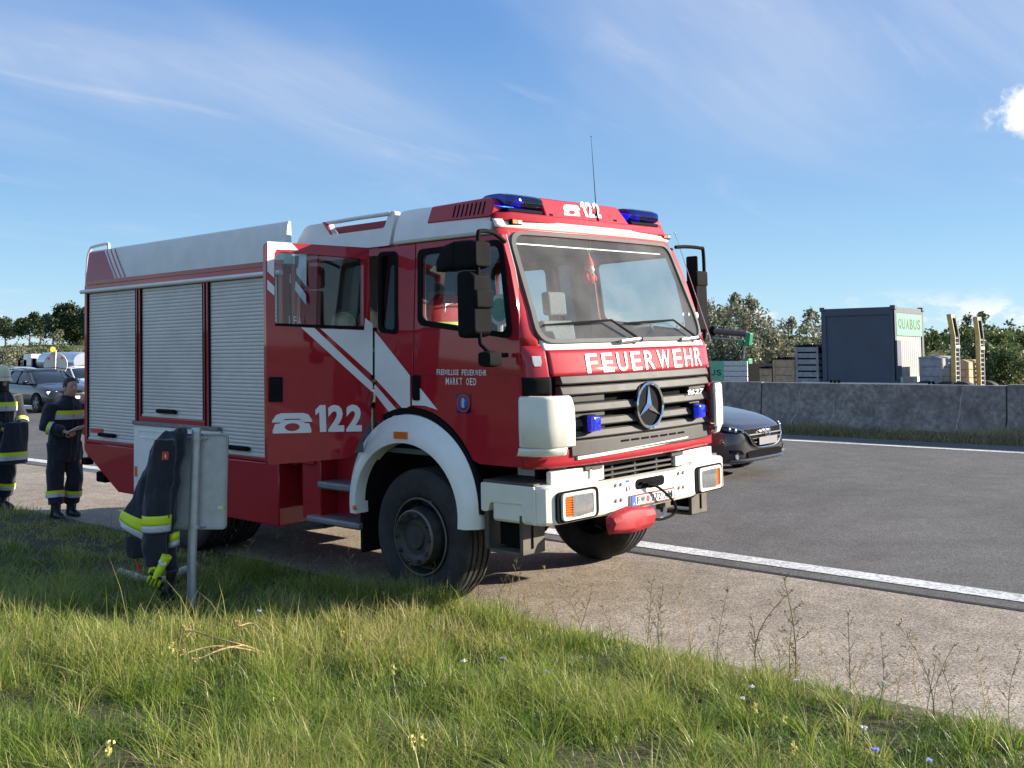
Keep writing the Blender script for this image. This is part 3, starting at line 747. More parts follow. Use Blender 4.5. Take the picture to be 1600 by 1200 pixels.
    for z_, nm, mt in ((.0, 'red_line', 'red_print'),):
        MB().prism([(.10, .86), (.985, .86), (.985, .93), (.10, .93)], lambda a, c, d: tuple(np.array(fn(a, c))+(d, 0, 0)), .0003, .0018).build(nm, mt, pl, smooth=None)
        MB().prism([(.10, .07), (.985, .07), (.985, .14), (.10, .14)], lambda a, c, d: tuple(np.array(fn(a, c))+(d, 0, 0)), .0003, .0018).build(nm, mt, pl, smooth=None)
    MB().prism([(.013, .07), (.10, .07), (.10, .93), (.013, .93)], lambda a, c, d: tuple(np.array(fn(a, c))+(d, 0, 0)), .0003, .002).build('country_band', 'blue_print', pl, smooth=None)
    text_part('country_letter', 'A', lambda a, c: up(.003)(.04+.035*a, .18+.2*c), 'white_print', pl, .02)
    for txt, a0, a1 in (('FW', .13, .31), ('272', .45, .68), ('AM', .75, .95)):
        letters('plate_letters', txt, lambda a, c, a0=a0, a1=a1: up(.003)(a0+(a1-a0)*a, .2+.6*c), 'black_print', pl, .015, .2)
    MB().lathe([(0, 1), (.5, 1), (.5, 0)], lambda a, c, h: tuple(np.array(fn(.375+a*.075, .5+c*.55))+(.001+.002*h, 0, 0)), 8).build('crest', 'red_print', pl)
    for (u, v), (w, h), mt in (((949, 774), (.055, .045), 'black_print'), ((981.5, 763.5), (.034, .05), 'paper'), ((981.5, 752), (.045, .014), 'blue_print')):
        y, z = on_x(u, v, .002)[1:]; bx = -.022 if u < 955 else -.003
        MB().prism(rrect(y-w/2, y+w/2, z-h/2, z+h/2, .006), flat_x(0), bx-.01, bx+.0035).build('sticker', mt, bo, smooth=None)
    MB().lathe([(.016, .0), (.016, .004), (.020, .004), (.020, 0)], lambda a, c, h: (-.0005+h, on_x(981.5, 763.5, .0)[1]+a, on_x(981.5, 763.5, .0)[2]+c), 16, closed_profile=True).build('sticker_ring', 'black_print', bo)
    # top plates with joint, tread plate, near side piece with its step
    for y0_, y1_ in ((-1.10, -.47), (.50, 1.06)):
        MB().bb(-.145, -.10, y0_, y1_, .99, 1.108).build('top_plate', 'cream', bo, bevel=.006)
    MB().bb(-.14, -.085, -.66, -.635, .99, 1.10).build('gusset', 'cream', bo, bevel=.004)
    for s in (-1, 1):
        MB().prism([(-.15, .79), (-.645, .79), (-.645, 1.0), (-.15, 1.0)] if False else rpoly([(-.56, 1.012), (-.67, 1.012), (-.67, .80), (-.60, .80), (-.58, .87), (-.26, .88), (-.22, .78), (-.14, .735), (-.14, 1.012)], .02, 3), lambda x, z, d, s=s: (x, s*(1.236+d), z), -.05, .004).build('side_piece', 'cream', bo, bevel=.006)
        MB().bb(-.655, -.155, s*.86, s*1.228, 1.005, 1.031).build('tread_plate', 'step_dark', bo, bevel=.003)
        b = MB(); b.bb(-.60, -.28, s*.98, s*1.235, .505, .53); b.bb(-.30, -.27, s*.98, s*1.23, .51, .80); b.bb(-.66, -.615, s*1.0, s*1.22, .52, .80)
        b.build('corner_step', 'step_dark', bo, bevel=.006)
        b = MB()
        for k in range(9): b.bb(-.55+k*.03, -.54+k*.03, s*1.1, s*1.11, .56, .86)
        b.bb(-.58, -.26, s*1.12, s*1.13, .55, .87); b.build('step_well', 'dark', bo, smooth=None)
        MB().bb(-.62, -.16, s*.84, s*.88, .95, 1.125).build('step_riser', 'white', bo, bevel=.006)
    return bo
bumper()
# radiator opening between bumper and apron
b = MB(); b.bb(-.34, -.30, -1.0, 1.0, .80, 1.16); b.build('engine_bulkhead', 'dark', T, smooth=None)
for z0, z1 in ((1.085, 1.118), (1.04, 1.058), (1.0, 1.016)):
    b = MB(); b.bb(-.16, -.125, -.62, .60, z0, z1); b.build('lower_grille_bar', 'grille', T, bevel=.004)
b = MB()
for y in (-.62, -.30, .0, .30, .58): b.bb(-.17, -.15, y-.012, y+.012, .98, 1.13)
b.build('lower_grille_frame', 'grille', T, smooth=None)
for y0, y1 in ((-.72, -.50), (.42, .60)):
    MB().bb(-.13, -.085, y0, y1, 1.075, 1.135).build('latch_plate', 'grille', T, bevel=.008)

# winch cover, rope and strap hanging at the bumper
b = MB(); P0 = on_x(952, 812, .10); secs = []
yA, yB = on_x(951, 812, .08)[1], on_x(1019, 812, .08)[1]; zA = on_x(985, 812, .08)[2]
for k, (t, ry, rz, dz) in enumerate(((0, .015, .03, -.02), (.04, .045, .065, -.01), (.18, .070, .085, .0), (.42, .080, .100, .004), (.66, .070, .09, -.002), (.88, .062, .08, -.006), (.97, .055, .082, -.008))):
    y = yA+(yB-yA)*t; ring = []
    for j in range(9):
        a = 2*math.pi*(j+.25)/9; c, s = math.cos(a), math.sin(a); p = .85
        wob = .006*math.sin(3*a+k*1.3)
        ring.append((.075+(ry+wob)*math.copysign(abs(c)**p, c), y+(.05 if (t == 1 and abs(s) > .5) else 0)+.01*math.sin(2*a+k), zA+dz+(rz+wob)*math.copysign(abs(s)**p, s)))
    secs.append(ring)
b.loft(secs).build('winch_cover', 'tarp_red', T, smooth=22, bevel=.012)
pts = [on_x(u, v, x) for (u, v, x) in ((1012, 757, .03), (1026, 760, .06), (1042, 772, .08), (1053, 785, .09), (1056, 796, .09), (1050, 805, .08), (1035, 811, .07), (1016, 812, .06), (1008, 818, .06))]
MB().tube(smoothpath([tuple(p) for p in pts], 5), .011, 8).build('winch_rope', 'black_plastic', T)
pts = [on_x(u, v, .02) for (u, v) in ((1040, 792), (1036, 806), (1024, 813), (1008, 816))]
MB().tube(smoothpath([tuple(p) for p in pts], 4), [(.018, .006)]*13, 6).build('strap', 'cream', T)

# ---- cab sides
DOOR_F = SPs([(643, 384), (641.5, 640)])
xg = -1.435                                            # gap between front door and the panel behind it
xh = -1.90                                             # hinge line of the crew door
AX, AZ = -1.43, .74                                    # centre of the front wheel arch
def arc(rx, rz, a0, a1, n=14): return [(AX+rx*math.cos(R_(a0+(a1-a0)*i/n)), AZ+rz*math.sin(R_(a0+(a1-a0)*i/n))) for i in range(n+1)]
def cab_side(s):
    f = (lambda x, z, d: (x, s*(ysd(z)+d), z))
    xf = lambda z: float(np.interp(z, [1.13, 2.0, 2.25, 2.9], [-.262, -.262, -.285, -.50]))
    win = rpoly(SPs([(657, 395), (657, 503), (797, 525), (782, 379)]), [.05, .06, .08, .07], 5)
    dz = 2.865
    door = [(xf(1.14), 1.14), (xf(2.0), 2.0), (xf(2.25), 2.25), (xf(2.6)+.015, 2.6), (xf(dz)+.0, dz-.0), (xg+.006, dz), (xg+.006, 1.55)]+arc(.78, .80, 91, 32)[1:]+[(-.70, 1.14)]
    d = MB().plate(door, [win], f, 0, -.05).build('front_door', 'red', T, smooth=30, bevel=.008)
    MB().plate(rpoly(SPs([(653, 390), (653, 508), (802, 530), (785, 373)]), [.06, .07, .09, .08], 5), [rpoly(SPs([(660, 398), (660, 500), (793, 520), (779, 383)]), [.05, .06, .08, .07], 5)], f, .006, -.01).build('window_seal', 'black_plastic', d)
    MB().plate(win, [], f, -.012, -.018).build('window', 'side_glass', d, smooth=None)
    MB().plate(door, [win], f, -.052, -.062).build('inner_trim', 'interior_light', d, smooth=None)
    b = MB(); b.prism(rrect(xg+.02, xg+.10, 1.60, 1.80, .02), f, .0, .018); h = b.build('door_handle', 'black_plastic', d, bevel=.006)
    # pressed line and lower panel seam in the door skin
    for za, zb_ in ((1.815, 1.809),):
        MB().prism([(xg+.03, za), (-.28, za), (-.28, zb_), (xg+.03, zb_)], f, .0005, .002).build('door_crease', 'red_dark', d, smooth=None)
    pan = [(xg-.006, dz), (xh+.006, dz), (xh+.006, 1.47)]+[p for p in arc(.78, .80, 125, 91)]+[(xg-.006, 1.55)]
    nw = rpoly(SPs([(594, 398), (594, 515), (619, 519), (619, 396)]), .05, 5)
    p = MB().plate(pan, [nw], f, 0, -.05).build('side_panel', 'red', T, smooth=30, bevel=.008)
    MB().plate(rpoly(SPs([(591, 394), (591, 519), (622, 523), (622, 392)]), .06, 5), [rpoly(SPs([(596, 400), (596, 513), (617, 516), (617, 398)]), .045, 5)], f, .006, -.01).build('window_seal', 'black_plastic', p)
    MB().plate(nw, [], f, -.012, -.018).build('window', 'side_glass_dark', p, smooth=None)
    MB().plate(pan, [nw], f, -.052, -.062).build('inner_trim', 'interior_light', p, smooth=None)
    xr0, xr1 = -2.735, -3.06
    q = MB().plate([(xr0, dz), (xr1, dz), (xr1, 1.0), (xr0, 1.0)], [], f, 0, -.05).build('rear_panel', 'red', T, smooth=30, bevel=.006)
    MB().plate([(xr0+.001, dz+.03), (xh, dz+.03), (xh, 2.80), (xr0+.001, 2.80)], [], f, -.012, -.07).build('lintel', 'red', T, bevel=.006)
    return d, p, q, f
glass('side_glass', (.75, .80, .80), 1.0, .0)
glass('side_glass_dark', (.28, .31, .33), 1.1, .0)
fd, sp_, rp_, fs_ = cab_side(-1)
cab_side(1)
def crew_closed():                                    # far crew door, shut
    f = lambda x, z, d: (x, ysd(z)+d, z)
    win = rrect(-2.66, -1.97, 2.2, 2.76, .06)
    d = MB().plate([(xh-.006, 2.80), (-2.73, 2.80), (-2.73, 1.12), (-2.08, 1.12), (xh-.006, 1.44)], [win], f, 0, -.05).build('crew_door', 'red', T, bevel=.008)
    MB().plate(win, [], f, -.012, -.018).build('window', 'side_glass', d, smooth=None)
    MB().plate([(xh-.006, 2.80), (-2.73, 2.80), (-2.73, 1.20), (-2.0, 1.2), (xh-.006, 1.44)], [win], f, -.052, -.062).build('inner_trim', 'interior', d, smooth=None)
crew_closed()
# open crew door: hinged at its front edge
HP = np.array([xh, -1.235, 0.]); fe = np.array([-2.115, -2.135, 0.])
dd = (fe-HP); DW = float(np.linalg.norm(dd)); dd /= DW; dn = np.array([-dd[1], dd[0], 0.])   # dn: outer face normal
if dn[0] < 0: dn = -dn
def DPx(u, v):
    p = on_plane(u, v, HP, dn); return (float(np.dot(p-HP, dd)), float(p[2]))
def dmap(s, z, d): return tuple(HP+dd*s+dn*d+np.array([0, 0, z]))
douter = [DPx(*q) for q in ((418, 376), (581, 389))]+[DPx(*q) for q in ((584, 652), (549, 717), (418, 723))]
douter = [(DW, 2.885), (.012, 2.86), (.012, douter[2][1]), (douter[3][0], 1.13), (DW, 1.13)]
dwin = [DPx(*q) for q in ((430, 393), (568, 404), (568, 511), (430, 506))]
CD = MB().plate(rpoly(douter, [.05, .02, .03, .05, .03], 4), [rpoly(dwin, [.07, .06, .03, .03], 5)], dmap, 0, -.055).build('crew_door', 'red', T, smooth=30, bevel=.01)
MB().plate(rpoly(dwin, [.07, .06, .03, .03], 5), [], dmap, -.03, -.036).build('window', 'side_glass', CD, smooth=None)
MB().prism([DPx(*q) for q in ((430, 505), (568, 510), (568, 515), (430, 509))], dmap, -.01, .006).build('window_sill', 'black_plastic', CD)
def decal(name, px, mapper, conv, mat, parent, d=.0035):
    MB().prism([conv(*q) for q in px], mapper, .0004, d).build(name, mat, parent, smooth=None)
decal('stripe', ((417.5, 377), (455, 379.5), (466, 391), (432, 390), (428.5, 396), (428, 434), (417.5, 424)), dmap, DPx, 'white_print', CD)
decal('stripe', ((417.5, 437), (428.5, 448), (428.5, 462), (417.5, 452)), dmap, DPx, 'white_print', CD)
decal('stripe', ((470, 511.5), (491, 512.5), (582, 599), (582, 613)), dmap, DPx, 'white_print', CD)
decal('stripe', ((500.5, 513.5), (569, 516), (570.5, 497), (582, 506), (582, 586.5)), dmap, DPx, 'white_print', CD)
def phone(fn, mat, parent, d=.0035):
    # (0..1, 0..1) box: handset above, body with round dial below
    hand = [(0, .62), (.10, .92), (.22, 1.0), (.78, 1.0), (.90, .92), (1, .62), (1, .55), (.74, .55), (.70, .72), (.30, .72), (.26, .55), (0, .55)]
    body = [(.02, 0), (.98, 0), (.99, .12), (.93, .46), (.80, .50), (.75, .66), (.25, .66), (.20, .50), (.07, .46), (.01, .12)]
    hole = [(.5+.19*math.cos(a), .30+.20*math.sin(a)) for a in np.linspace(0, 2*math.pi, 20, endpoint=False)]
    b = MB(); b.prism(hand, fn, .0004, d); b.plate(body, [hole], fn, .0004, d)
    b.build('phone_symbol', mat, parent, smooth=None)
def boxmap(px, conv, mapper):
    q = [np.array(conv(*p)) for p in px]           # bl, br, tr, tl
    return lambda a, c, d: mapper(*tuple(q[0]*(1-a)*(1-c)+q[1]*a*(1-c)+q[2]*a*c+q[3]*(1-a)*c), d)
pm = boxmap(((425, 677.5), (487, 676), (488, 645), (425, 646)), DPx, dmap); phone(pm, 'white_print', CD)
nm = boxmap(((494, 675), (565, 674), (566, 632), (492, 633)), DPx, dmap)
letters('lettering', '122', lambda a, c: nm(a, c, .0035), 'white_print', CD, .045, .12)
MB().prism([DPx(*q) for q in ((420, 628), (441, 628), (441, 589), (420, 589))], dmap, 0, .02).build('door_handle', 'black_plastic', CD, bevel=.008)
MB().prism([(.06, 1.16), (.86, 1.16), (.86, 2.15), (.06, 2.15)], dmap, -.075, -.055).build('inner_trim', 'interior', CD, bevel=.01)
# stripes and lettering on the closed panels
sm = lambda x, z, d: (x, -(ysd(z)+d), z)
decal('stripe', ((586, 517.5), (641, 587), (641, 634), (631, 640), (586, 591)), sm, SP, 'white_print', sp_)
decal('stripe', ((586, 600.5), (624, 644.5), (615, 652.5), (586, 615)), sm, SP, 'white_print', sp_)
decal('stripe', ((644.5, 591), (684, 640.5), (665, 634), (644.5, 633)), sm, SP, 'white_print', fd)
decal('stripe', ((446, 401), (479, 398), (479, 448), (450, 410)), sm, SP, 'white_print', rp_)
decal('stripe', ((446, 417), (446, 432), (478.5, 476), (478.5, 460)), sm, SP, 'white_print', rp_)
def sidetext(txt, px, parent, mat='white_print', bold=.012, gap=.3):
    m = boxmap(px, SP, sm); letters('lettering', txt, lambda a, c: m(a, c, .003), mat, parent, bold, gap)
sidetext('FREIWILLIGE', ((683, 586), (717, 586), (717, 577.5), (683, 577)), fd)
sidetext('FEUERWEHR', ((722, 586.5), (760.5, 587), (760.5, 578), (722, 577.5)), fd)
sidetext('MARKT', ((697, 601), (722.5, 601.3), (722.5, 590.5), (697, 590)), fd)
sidetext('OED', ((729, 601.5), (744.5, 602), (744.5, 591), (729, 590.6)), fd)
sidetext('TLFA', ((445, 507), (471, 508.5), (471, 494.5), (445, 493.5)), rp_, bold=.0, gap=.5)
em = boxmap(((713, 645), (735.5, 646), (735.5, 615), (713, 614)), SP, sm)
crest = MB().prism(rrect(0, 1, 0, 1, .08), em, .0004, .003).build('door_crest', 'blue_dark', fd, smooth=None)
MB().lathe([(.36, 0), (.36, 1), (.46, 1), (.46, 0)], lambda a, c, h: em(.5+a, .5+c*1.0, .002+.003*h), 20, closed_profile=True).build('crest_ring', 'red_print', fd)
MB().lathe([(0, 1), (.30, 1), (.30, 0)], lambda a, c, h: em(.5+a, .52+c, .002+.003*h), 16).build('crest_field', 'blue_print', fd)
MB().prism([(.42, .28), (.58, .28), (.56, .55), (.62, .62), (.52, .78), (.44, .74), (.40, .6)], em, .004, .006).build('crest_figure', 'silver_band', fd, smooth=None)
ys0, zs0 = FP(826, 571); 
MB().prism([(-1.168, 1.87), (-1.125, 1.87), (-1.115, 1.90), (-1.115, 1.945), (-1.178, 1.945), (-1.178, 1.90)], skin(0), .002, .006).build('shield_sticker', 'silver_band', T, smooth=None)

# ---- wheels
def tyre_profile(w, r, rin, y0):
    # closed profile (radius, y) from outer sidewall round the tread to the inner one
    o = y0; p = [(rin, o+.035), (rin+.03, o+.012), (rin+.09, o+.002), (r-.075, o), (r-.035, o+.010), (r-.008, o+.03)]
    g = []
    for k in range(4):
        a = o+.03+(w-.06)*(k+.7)/4.4; g += [(r, a-.012), (r-.014, a-.010), (r-.014, a+.010), (r, a+.012)]
    e = o+w; return p+g+[(r-.008, e-.03), (r-.035, e-.010), (r-.075, e), (rin+.09, e-.002), (rin+.03, e-.012), (rin, e-.035)]
def wheel(x, s, r=.53, w=.315, yo=1.235, front=True, dual=False):
    c = empty  # noqa
    f = lambda a, q, h: (a, -s*h if False else s*(yo-h), q)
    loc = (x, 0, r)
    b = MB()
    for k in range(2 if dual else 1):
        b.lathe(tyre_profile(w, r, .300, k*(w+.03)), f, 56, closed_profile=True)
    ty = b.build('wheel', 'rubber', T, smooth=35, loc=loc)
    ty['label'] = 'black tyre on a dusty steel rim'
    out = .06 if front else -.10
    b = MB(); b.lathe([(.302, .03), (.302, .012), (.288, .010), (.282, .03), (.270, .09), (.235, .11), (.21, .12), (.12, .12)], f, 40); b.build('rim', 'rim', ty, smooth=40)
    b = MB(); b.lathe([(.292, .006), (.300, .004), (.306, .010), (.300, .02)], f, 40); b.build('rim_lip', 'rim_edge', ty, smooth=40)
    hub = MB(); hub.lathe([(.232, .13), (.232, .02 if front else .14), (.222, -out+.045 if front else .14), (.216, -out+.01 if front else .145), (.205, -out if front else .15), (.165, -out+.005 if front else .15), (.135, -out+.03 if front else .12), (.10, -out+.03 if front else .05), (.09, -out+.012 if front else .02), (0, -out+.012 if front else .02)], f, 36)
    hb = hub.build('hub', 'rim', ty, smooth=35)
    MB().lathe([(.205, -out-.002), (.216, -out+.004), (.219, -out+.012), (.205, -out+.006)], f, 36, closed_profile=True).build('hub_edge', 'rim_edge', ty, smooth=40)
    for j in range(8):
        a = 2*math.pi*(j+.4)/8; cx, cz = .252*math.cos(a), .252*math.sin(a)
        MB().lathe([(0, .088), (.026, .088), (.026, .12)], lambda p, q, h: f(cx+p, cz+q*1., h), 10).build('vent_hole', 'dark', ty)
    if s < 0:
        for j in range(10):
            a = 2*math.pi*j/10; cx, cz = .186*math.cos(a), .186*math.sin(a); yy = -out if front else .15
            MB().lathe([(0, yy-.028), (.012, yy-.028), (.017, yy-.018), (.018, yy)], lambda p, q, h: f(cx+p, cz+q, h), 8).build('wheel_nut', 'rim', ty)
    return ty
for s in (-1, 1):
    wheel(-1.365, s); wheel(-4.86, s, front=False, dual=True)
b = MB(); b.tube([(-1.365, -.9, .53), (-1.365, .9, .53)], .07, 10); b.sphere((-1.365, .1, .53), .2); b.build('front_axle', 'dark', T)
b = MB(); b.tube([(-4.86, -.9, .53), (-4.86, .9, .53)], .09, 10); b.sphere((-4.86, 0, .53), .24); b.build('rear_axle', 'dark', T)
b = MB()
for s in (-1, 1): b.bb(-6.75, -.30, s*.36, s*.44, .70, .95)
for x in (-6.6, -5.4, -4.0, -3.0, -2.2, -.6): b.bb(x, x+.1, -.36, .36, .74, .92)
b.build('chassis', 'dark', T, smooth=None)
MB().bb(-2.2, -.36, -.84, .84, .90, 1.158).build('engine_bay', 'dark', T, smooth=None)
b = MB(); b.bb(-2.1, -.55, -.40, .40, .62, 1.15); b.bb(-3.0, -2.1, -.2, .2, .6, .9); b.build('engine', 'dark', T, bevel=.05)
for s in (-1, 1): MB().bb(-2.10, -2.06, s*.86, s*1.22, .32, 1.0).build('mud_flap', 'dark', T, smooth=None)

# ---- front wheel arches
def fender(s):
    b = MB(); secs = []
    for i in range(41):
        a = R_(-7+(194)*i/40); c, q = math.cos(a), math.sin(a)
        def E(rx, rz, y): return (AX-.03+rx*c, s*y, AZ+rz*q if q > 0 else AZ+q*.72)
        fl = 1+.10*max(0, math.sin(a))*max(0, math.cos(a-.6))
        secs.append([E(.60, .52, 1.285), E(.605, .525, 1.305), E(.675*fl**.3, .60, 1.305), E(.695*fl**.5, .63, 1.290), E(.755*fl**.6, .745, 1.235), E(.765*fl**.6, .755, 1.17), E(.745*fl**.5, .73, 1.17), E(.60, .52, 1.17)])
    f_ = b.loft(secs).build('front_fender', 'white', T, smooth=40)
    b = MB(); secs = []
    for i in range(25):
        a = R_(2+112*i/24); c, q = math.cos(a), math.sin(a)
        secs.append([(AX-.03+r_*c*1.0, s*y, AZ+rz*q) for r_, rz, y in ((.76, .755, 1.232), (.76, .755, 1.19), (.80, .80, 1.19), (.80, .80, 1.229))])
    b.loft(secs).build('arch_seal', 'black_plastic', f_, smooth=40)
    if s < 0:
        m = lambda x, z, d: (x, -1.306-d, z)
        MB().prism([SP(*q, y=-1.306) for q in ((616, 685), (637, 686), (637, 675), (616, 674))], m, -.005, .012).build('marker_lamp', 'amber', f_, bevel=.004)
        q = SP(554.5, 793, -1.306); MB().lathe([(0, .014), (.018, .012), (.024, 0)], lambda a, c, h: (q[0]+a, -1.306-h, q[1]+c), 12).build('reflector', 'amber', f_)
    b = MB(); secs = []
    for i in range(17):
        a = R_(180*i/16); c, q = math.cos(a), math.sin(a); secs.append([(AX-.03+.615*c, s*y, AZ-.05+.60*q) for y in (1.2, .55)])
    b.loft(secs, closed=False, caps=False).build('arch_liner', 'dark', f_, solid=.01)
    return f_
fender(-1); fender(1)

# ---- crew steps
b = MB(); b.bb(-2.93, -2.66, -1.20, -.5, .52, 1.12); b.build('step_box', 'red', T, bevel=.01)
b = MB(); b.bb(-2.66, -2.12, -1.02, -.98, .52, 1.12); b.build('step_back', 'red', T, bevel=.004)
for z0, z1, x0, x1, yo in ((.80, .865, -2.68, -2.09, 1.23), (.505, .565, -2.79, -2.07, 1.27)):
    MB().bb(x0, x1, -yo, -1.0, z0, z1).build('step', 'tread', T, bevel=.018)
MB().bb(-2.98, -2.945, -1.16, -1.1, .85, 1.02).build('connector_box', 'steel', T, bevel=.004)
b = MB(); b.bb(-2.93, -2.0, .5, 1.20, .52, 1.12); b.build('step_box', 'red', T, bevel=.01)

# ---- cab shell behind the skins: floor, rear wall, inner roof
MB().bb(-3.03, -.34, -1.15, 1.15, 1.16, 1.20).build('cab_floor', 'interior', T, smooth=None)
MB().bb(-3.06, -3.01, -1.16, 1.16, 1.0, 2.87).build('cab_rear_wall', 'interior', T, smooth=None)
MB().bb(-3.05, -.55, -1.10, 1.10, 2.86, 2.885).build('headlining', 'interior_light', T, smooth=None)
b = MB()
b.loft([[(-.20, y, 1.55), (-.17, y, 1.98), (-.30, y, 2.03), (-.52, y, 2.01), (-.56, y, 1.90), (-.45, y, 1.55)] for y in np.linspace(-1.08, 1.08, 3)]).build('dashboard', 'interior_light', T, bevel=.02)
def seat(x, y, mat='seat_check', back_h=.62, label=None):
    b = MB(); b.prism(rpoly([(x-.02, 1.50), (x+.50, 1.54), (x+.50, 1.66), (x-.02, 1.64)], .05, 4), lambda a, c, d: (a, y+d, c), -.24, .24)
    s = b.build('seat', mat, T, bevel=.03)
    MB().prism(rpoly([(x-.02, 1.58), (x+.10, 1.60), (x-.02, 1.62+back_h), (x-.12, 1.60+back_h)], .04, 4), lambda a, c, d: (a, y+d, c), -.23, .23).build('backrest', mat, s, bevel=.04)
    MB().prism(rpoly([(x-.10, 1.66+back_h), (x-.01, 1.66+back_h), (x-.03, 1.88+back_h), (x-.12, 1.88+back_h)], .03, 4), lambda a, c, d: (a, y+d, c), -.13, .13).build('headrest', mat, s, bevel=.03)
    MB().bb(x+.02, x+.42, y-.18, y+.18, 1.2, 1.5).build('seat_base', 'interior', s, bevel=.02)
seat(-1.62, -.62); seat(-1.40, .62, 'seat_check')
for y in (-.75, -.25, .25, .75): seat(-2.72, y, 'seat', .50)
b = MB(); MBt = b; c0 = Vector((-.62, .60, 2.06)); ax = Vector((-.45, 0, .89)).normalized(); e1 = Vector((0, 1, 0)); e2 = ax.cross(e1)
b.tube([tuple(c0+e1*.23*math.cos(a)+e2*.23*math.sin(a)) for a in np.linspace(0, 2*math.pi, 33)], .014, 8)
for k in (0, 2.1, 4.2): b.tube([tuple(c0), tuple(c0+e1*.23*math.cos(k)+e2*.23*math.sin(k))], .012, 6)
b.tube([tuple(c0), tuple(c0-ax*.35)], .025, 8); b.build('steering_wheel', 'interior', T)
b = MB(); b.tube([(-.50, -.98, 2.80), (-.50, .95, 2.80)], .008, 6); b.build('visor_rail', 'steel', T)
# ---- roof of the cab
def roof_sec(x, z1, w=1.0):
    P = [(-1.155, 2.872), (-1.165, 2.90), (-1.135, 3.02), (-1.085, z1-.03), (-1.05, z1), (-.5, z1+.01)]
    P = [(y*w, z) for y, z in P]
    return [(x, y, z) for y, z in P]+[(x, -y, z) for y, z in reversed(P)]
b = MB(); b.loft([roof_sec(-1.700, 3.16), roof_sec(-1.5, 3.165), roof_sec(-1.0, 3.15), roof_sec(-.66, 3.10, .995), roof_sec(-.60, 3.0, .985)]); b.build('cab_roof', 'roof_grey', T, smooth=30, bevel=.01)
def rear_roof():
    # crew roof module with the recess for the handrail
    prof = [(-3.06, 2.872), (-1.745, 2.872), (-1.745, 3.165), (-1.83, 3.175), (-1.85, 3.03), (-2.545, 3.03), (-2.66, 3.155), (-2.98, 3.15), (-3.06, 3.02)]
    for s in (-1, 1):
        MB().plate(rpoly(prof, [.02, .02, .03, .02, .03, .02, .02, .06, .04], 3), [], lambda x, z, d: (x, s*(1.16-max(0, z-2.9)*.28-d), z), 0, .06).build('roof_side', 'roof_grey', T, bevel=.01)
        rec = [(-1.86, 3.045), (-2.55, 3.045), (-2.645, 3.145), (-1.86, 3.12)]
        MB().plate([(-1.80, 3.035), (-2.55, 3.035), (-2.62, 3.105), (-1.80, 3.105)], [], lambda x, z, d: (x, s*(1.045-d), z), 0, .04).build('recess_panel', 'red_dark', T)
        MB().tube([(-1.80, s*1.09, 3.15), (-2.2, s*1.09, 3.152), (-2.66, s*1.09, 3.145)], .019, 10).build('roof_rail', 'roof_grey', T)
        MB().prism([(-2.545, 3.03), (-2.66, 3.155), (-2.69, 3.155), (-2.575, 3.03)], lambda x, z, d: (x, s*(1.125-max(0, z-2.9)*.0-d), z), 0, .06).build('recess_edge', 'red', T)
    MB().bb(-3.05, -1.75, -1.08, 1.08, 2.872, 3.035).build('crew_roof', 'roof_grey', T, bevel=.02)
rear_roof()
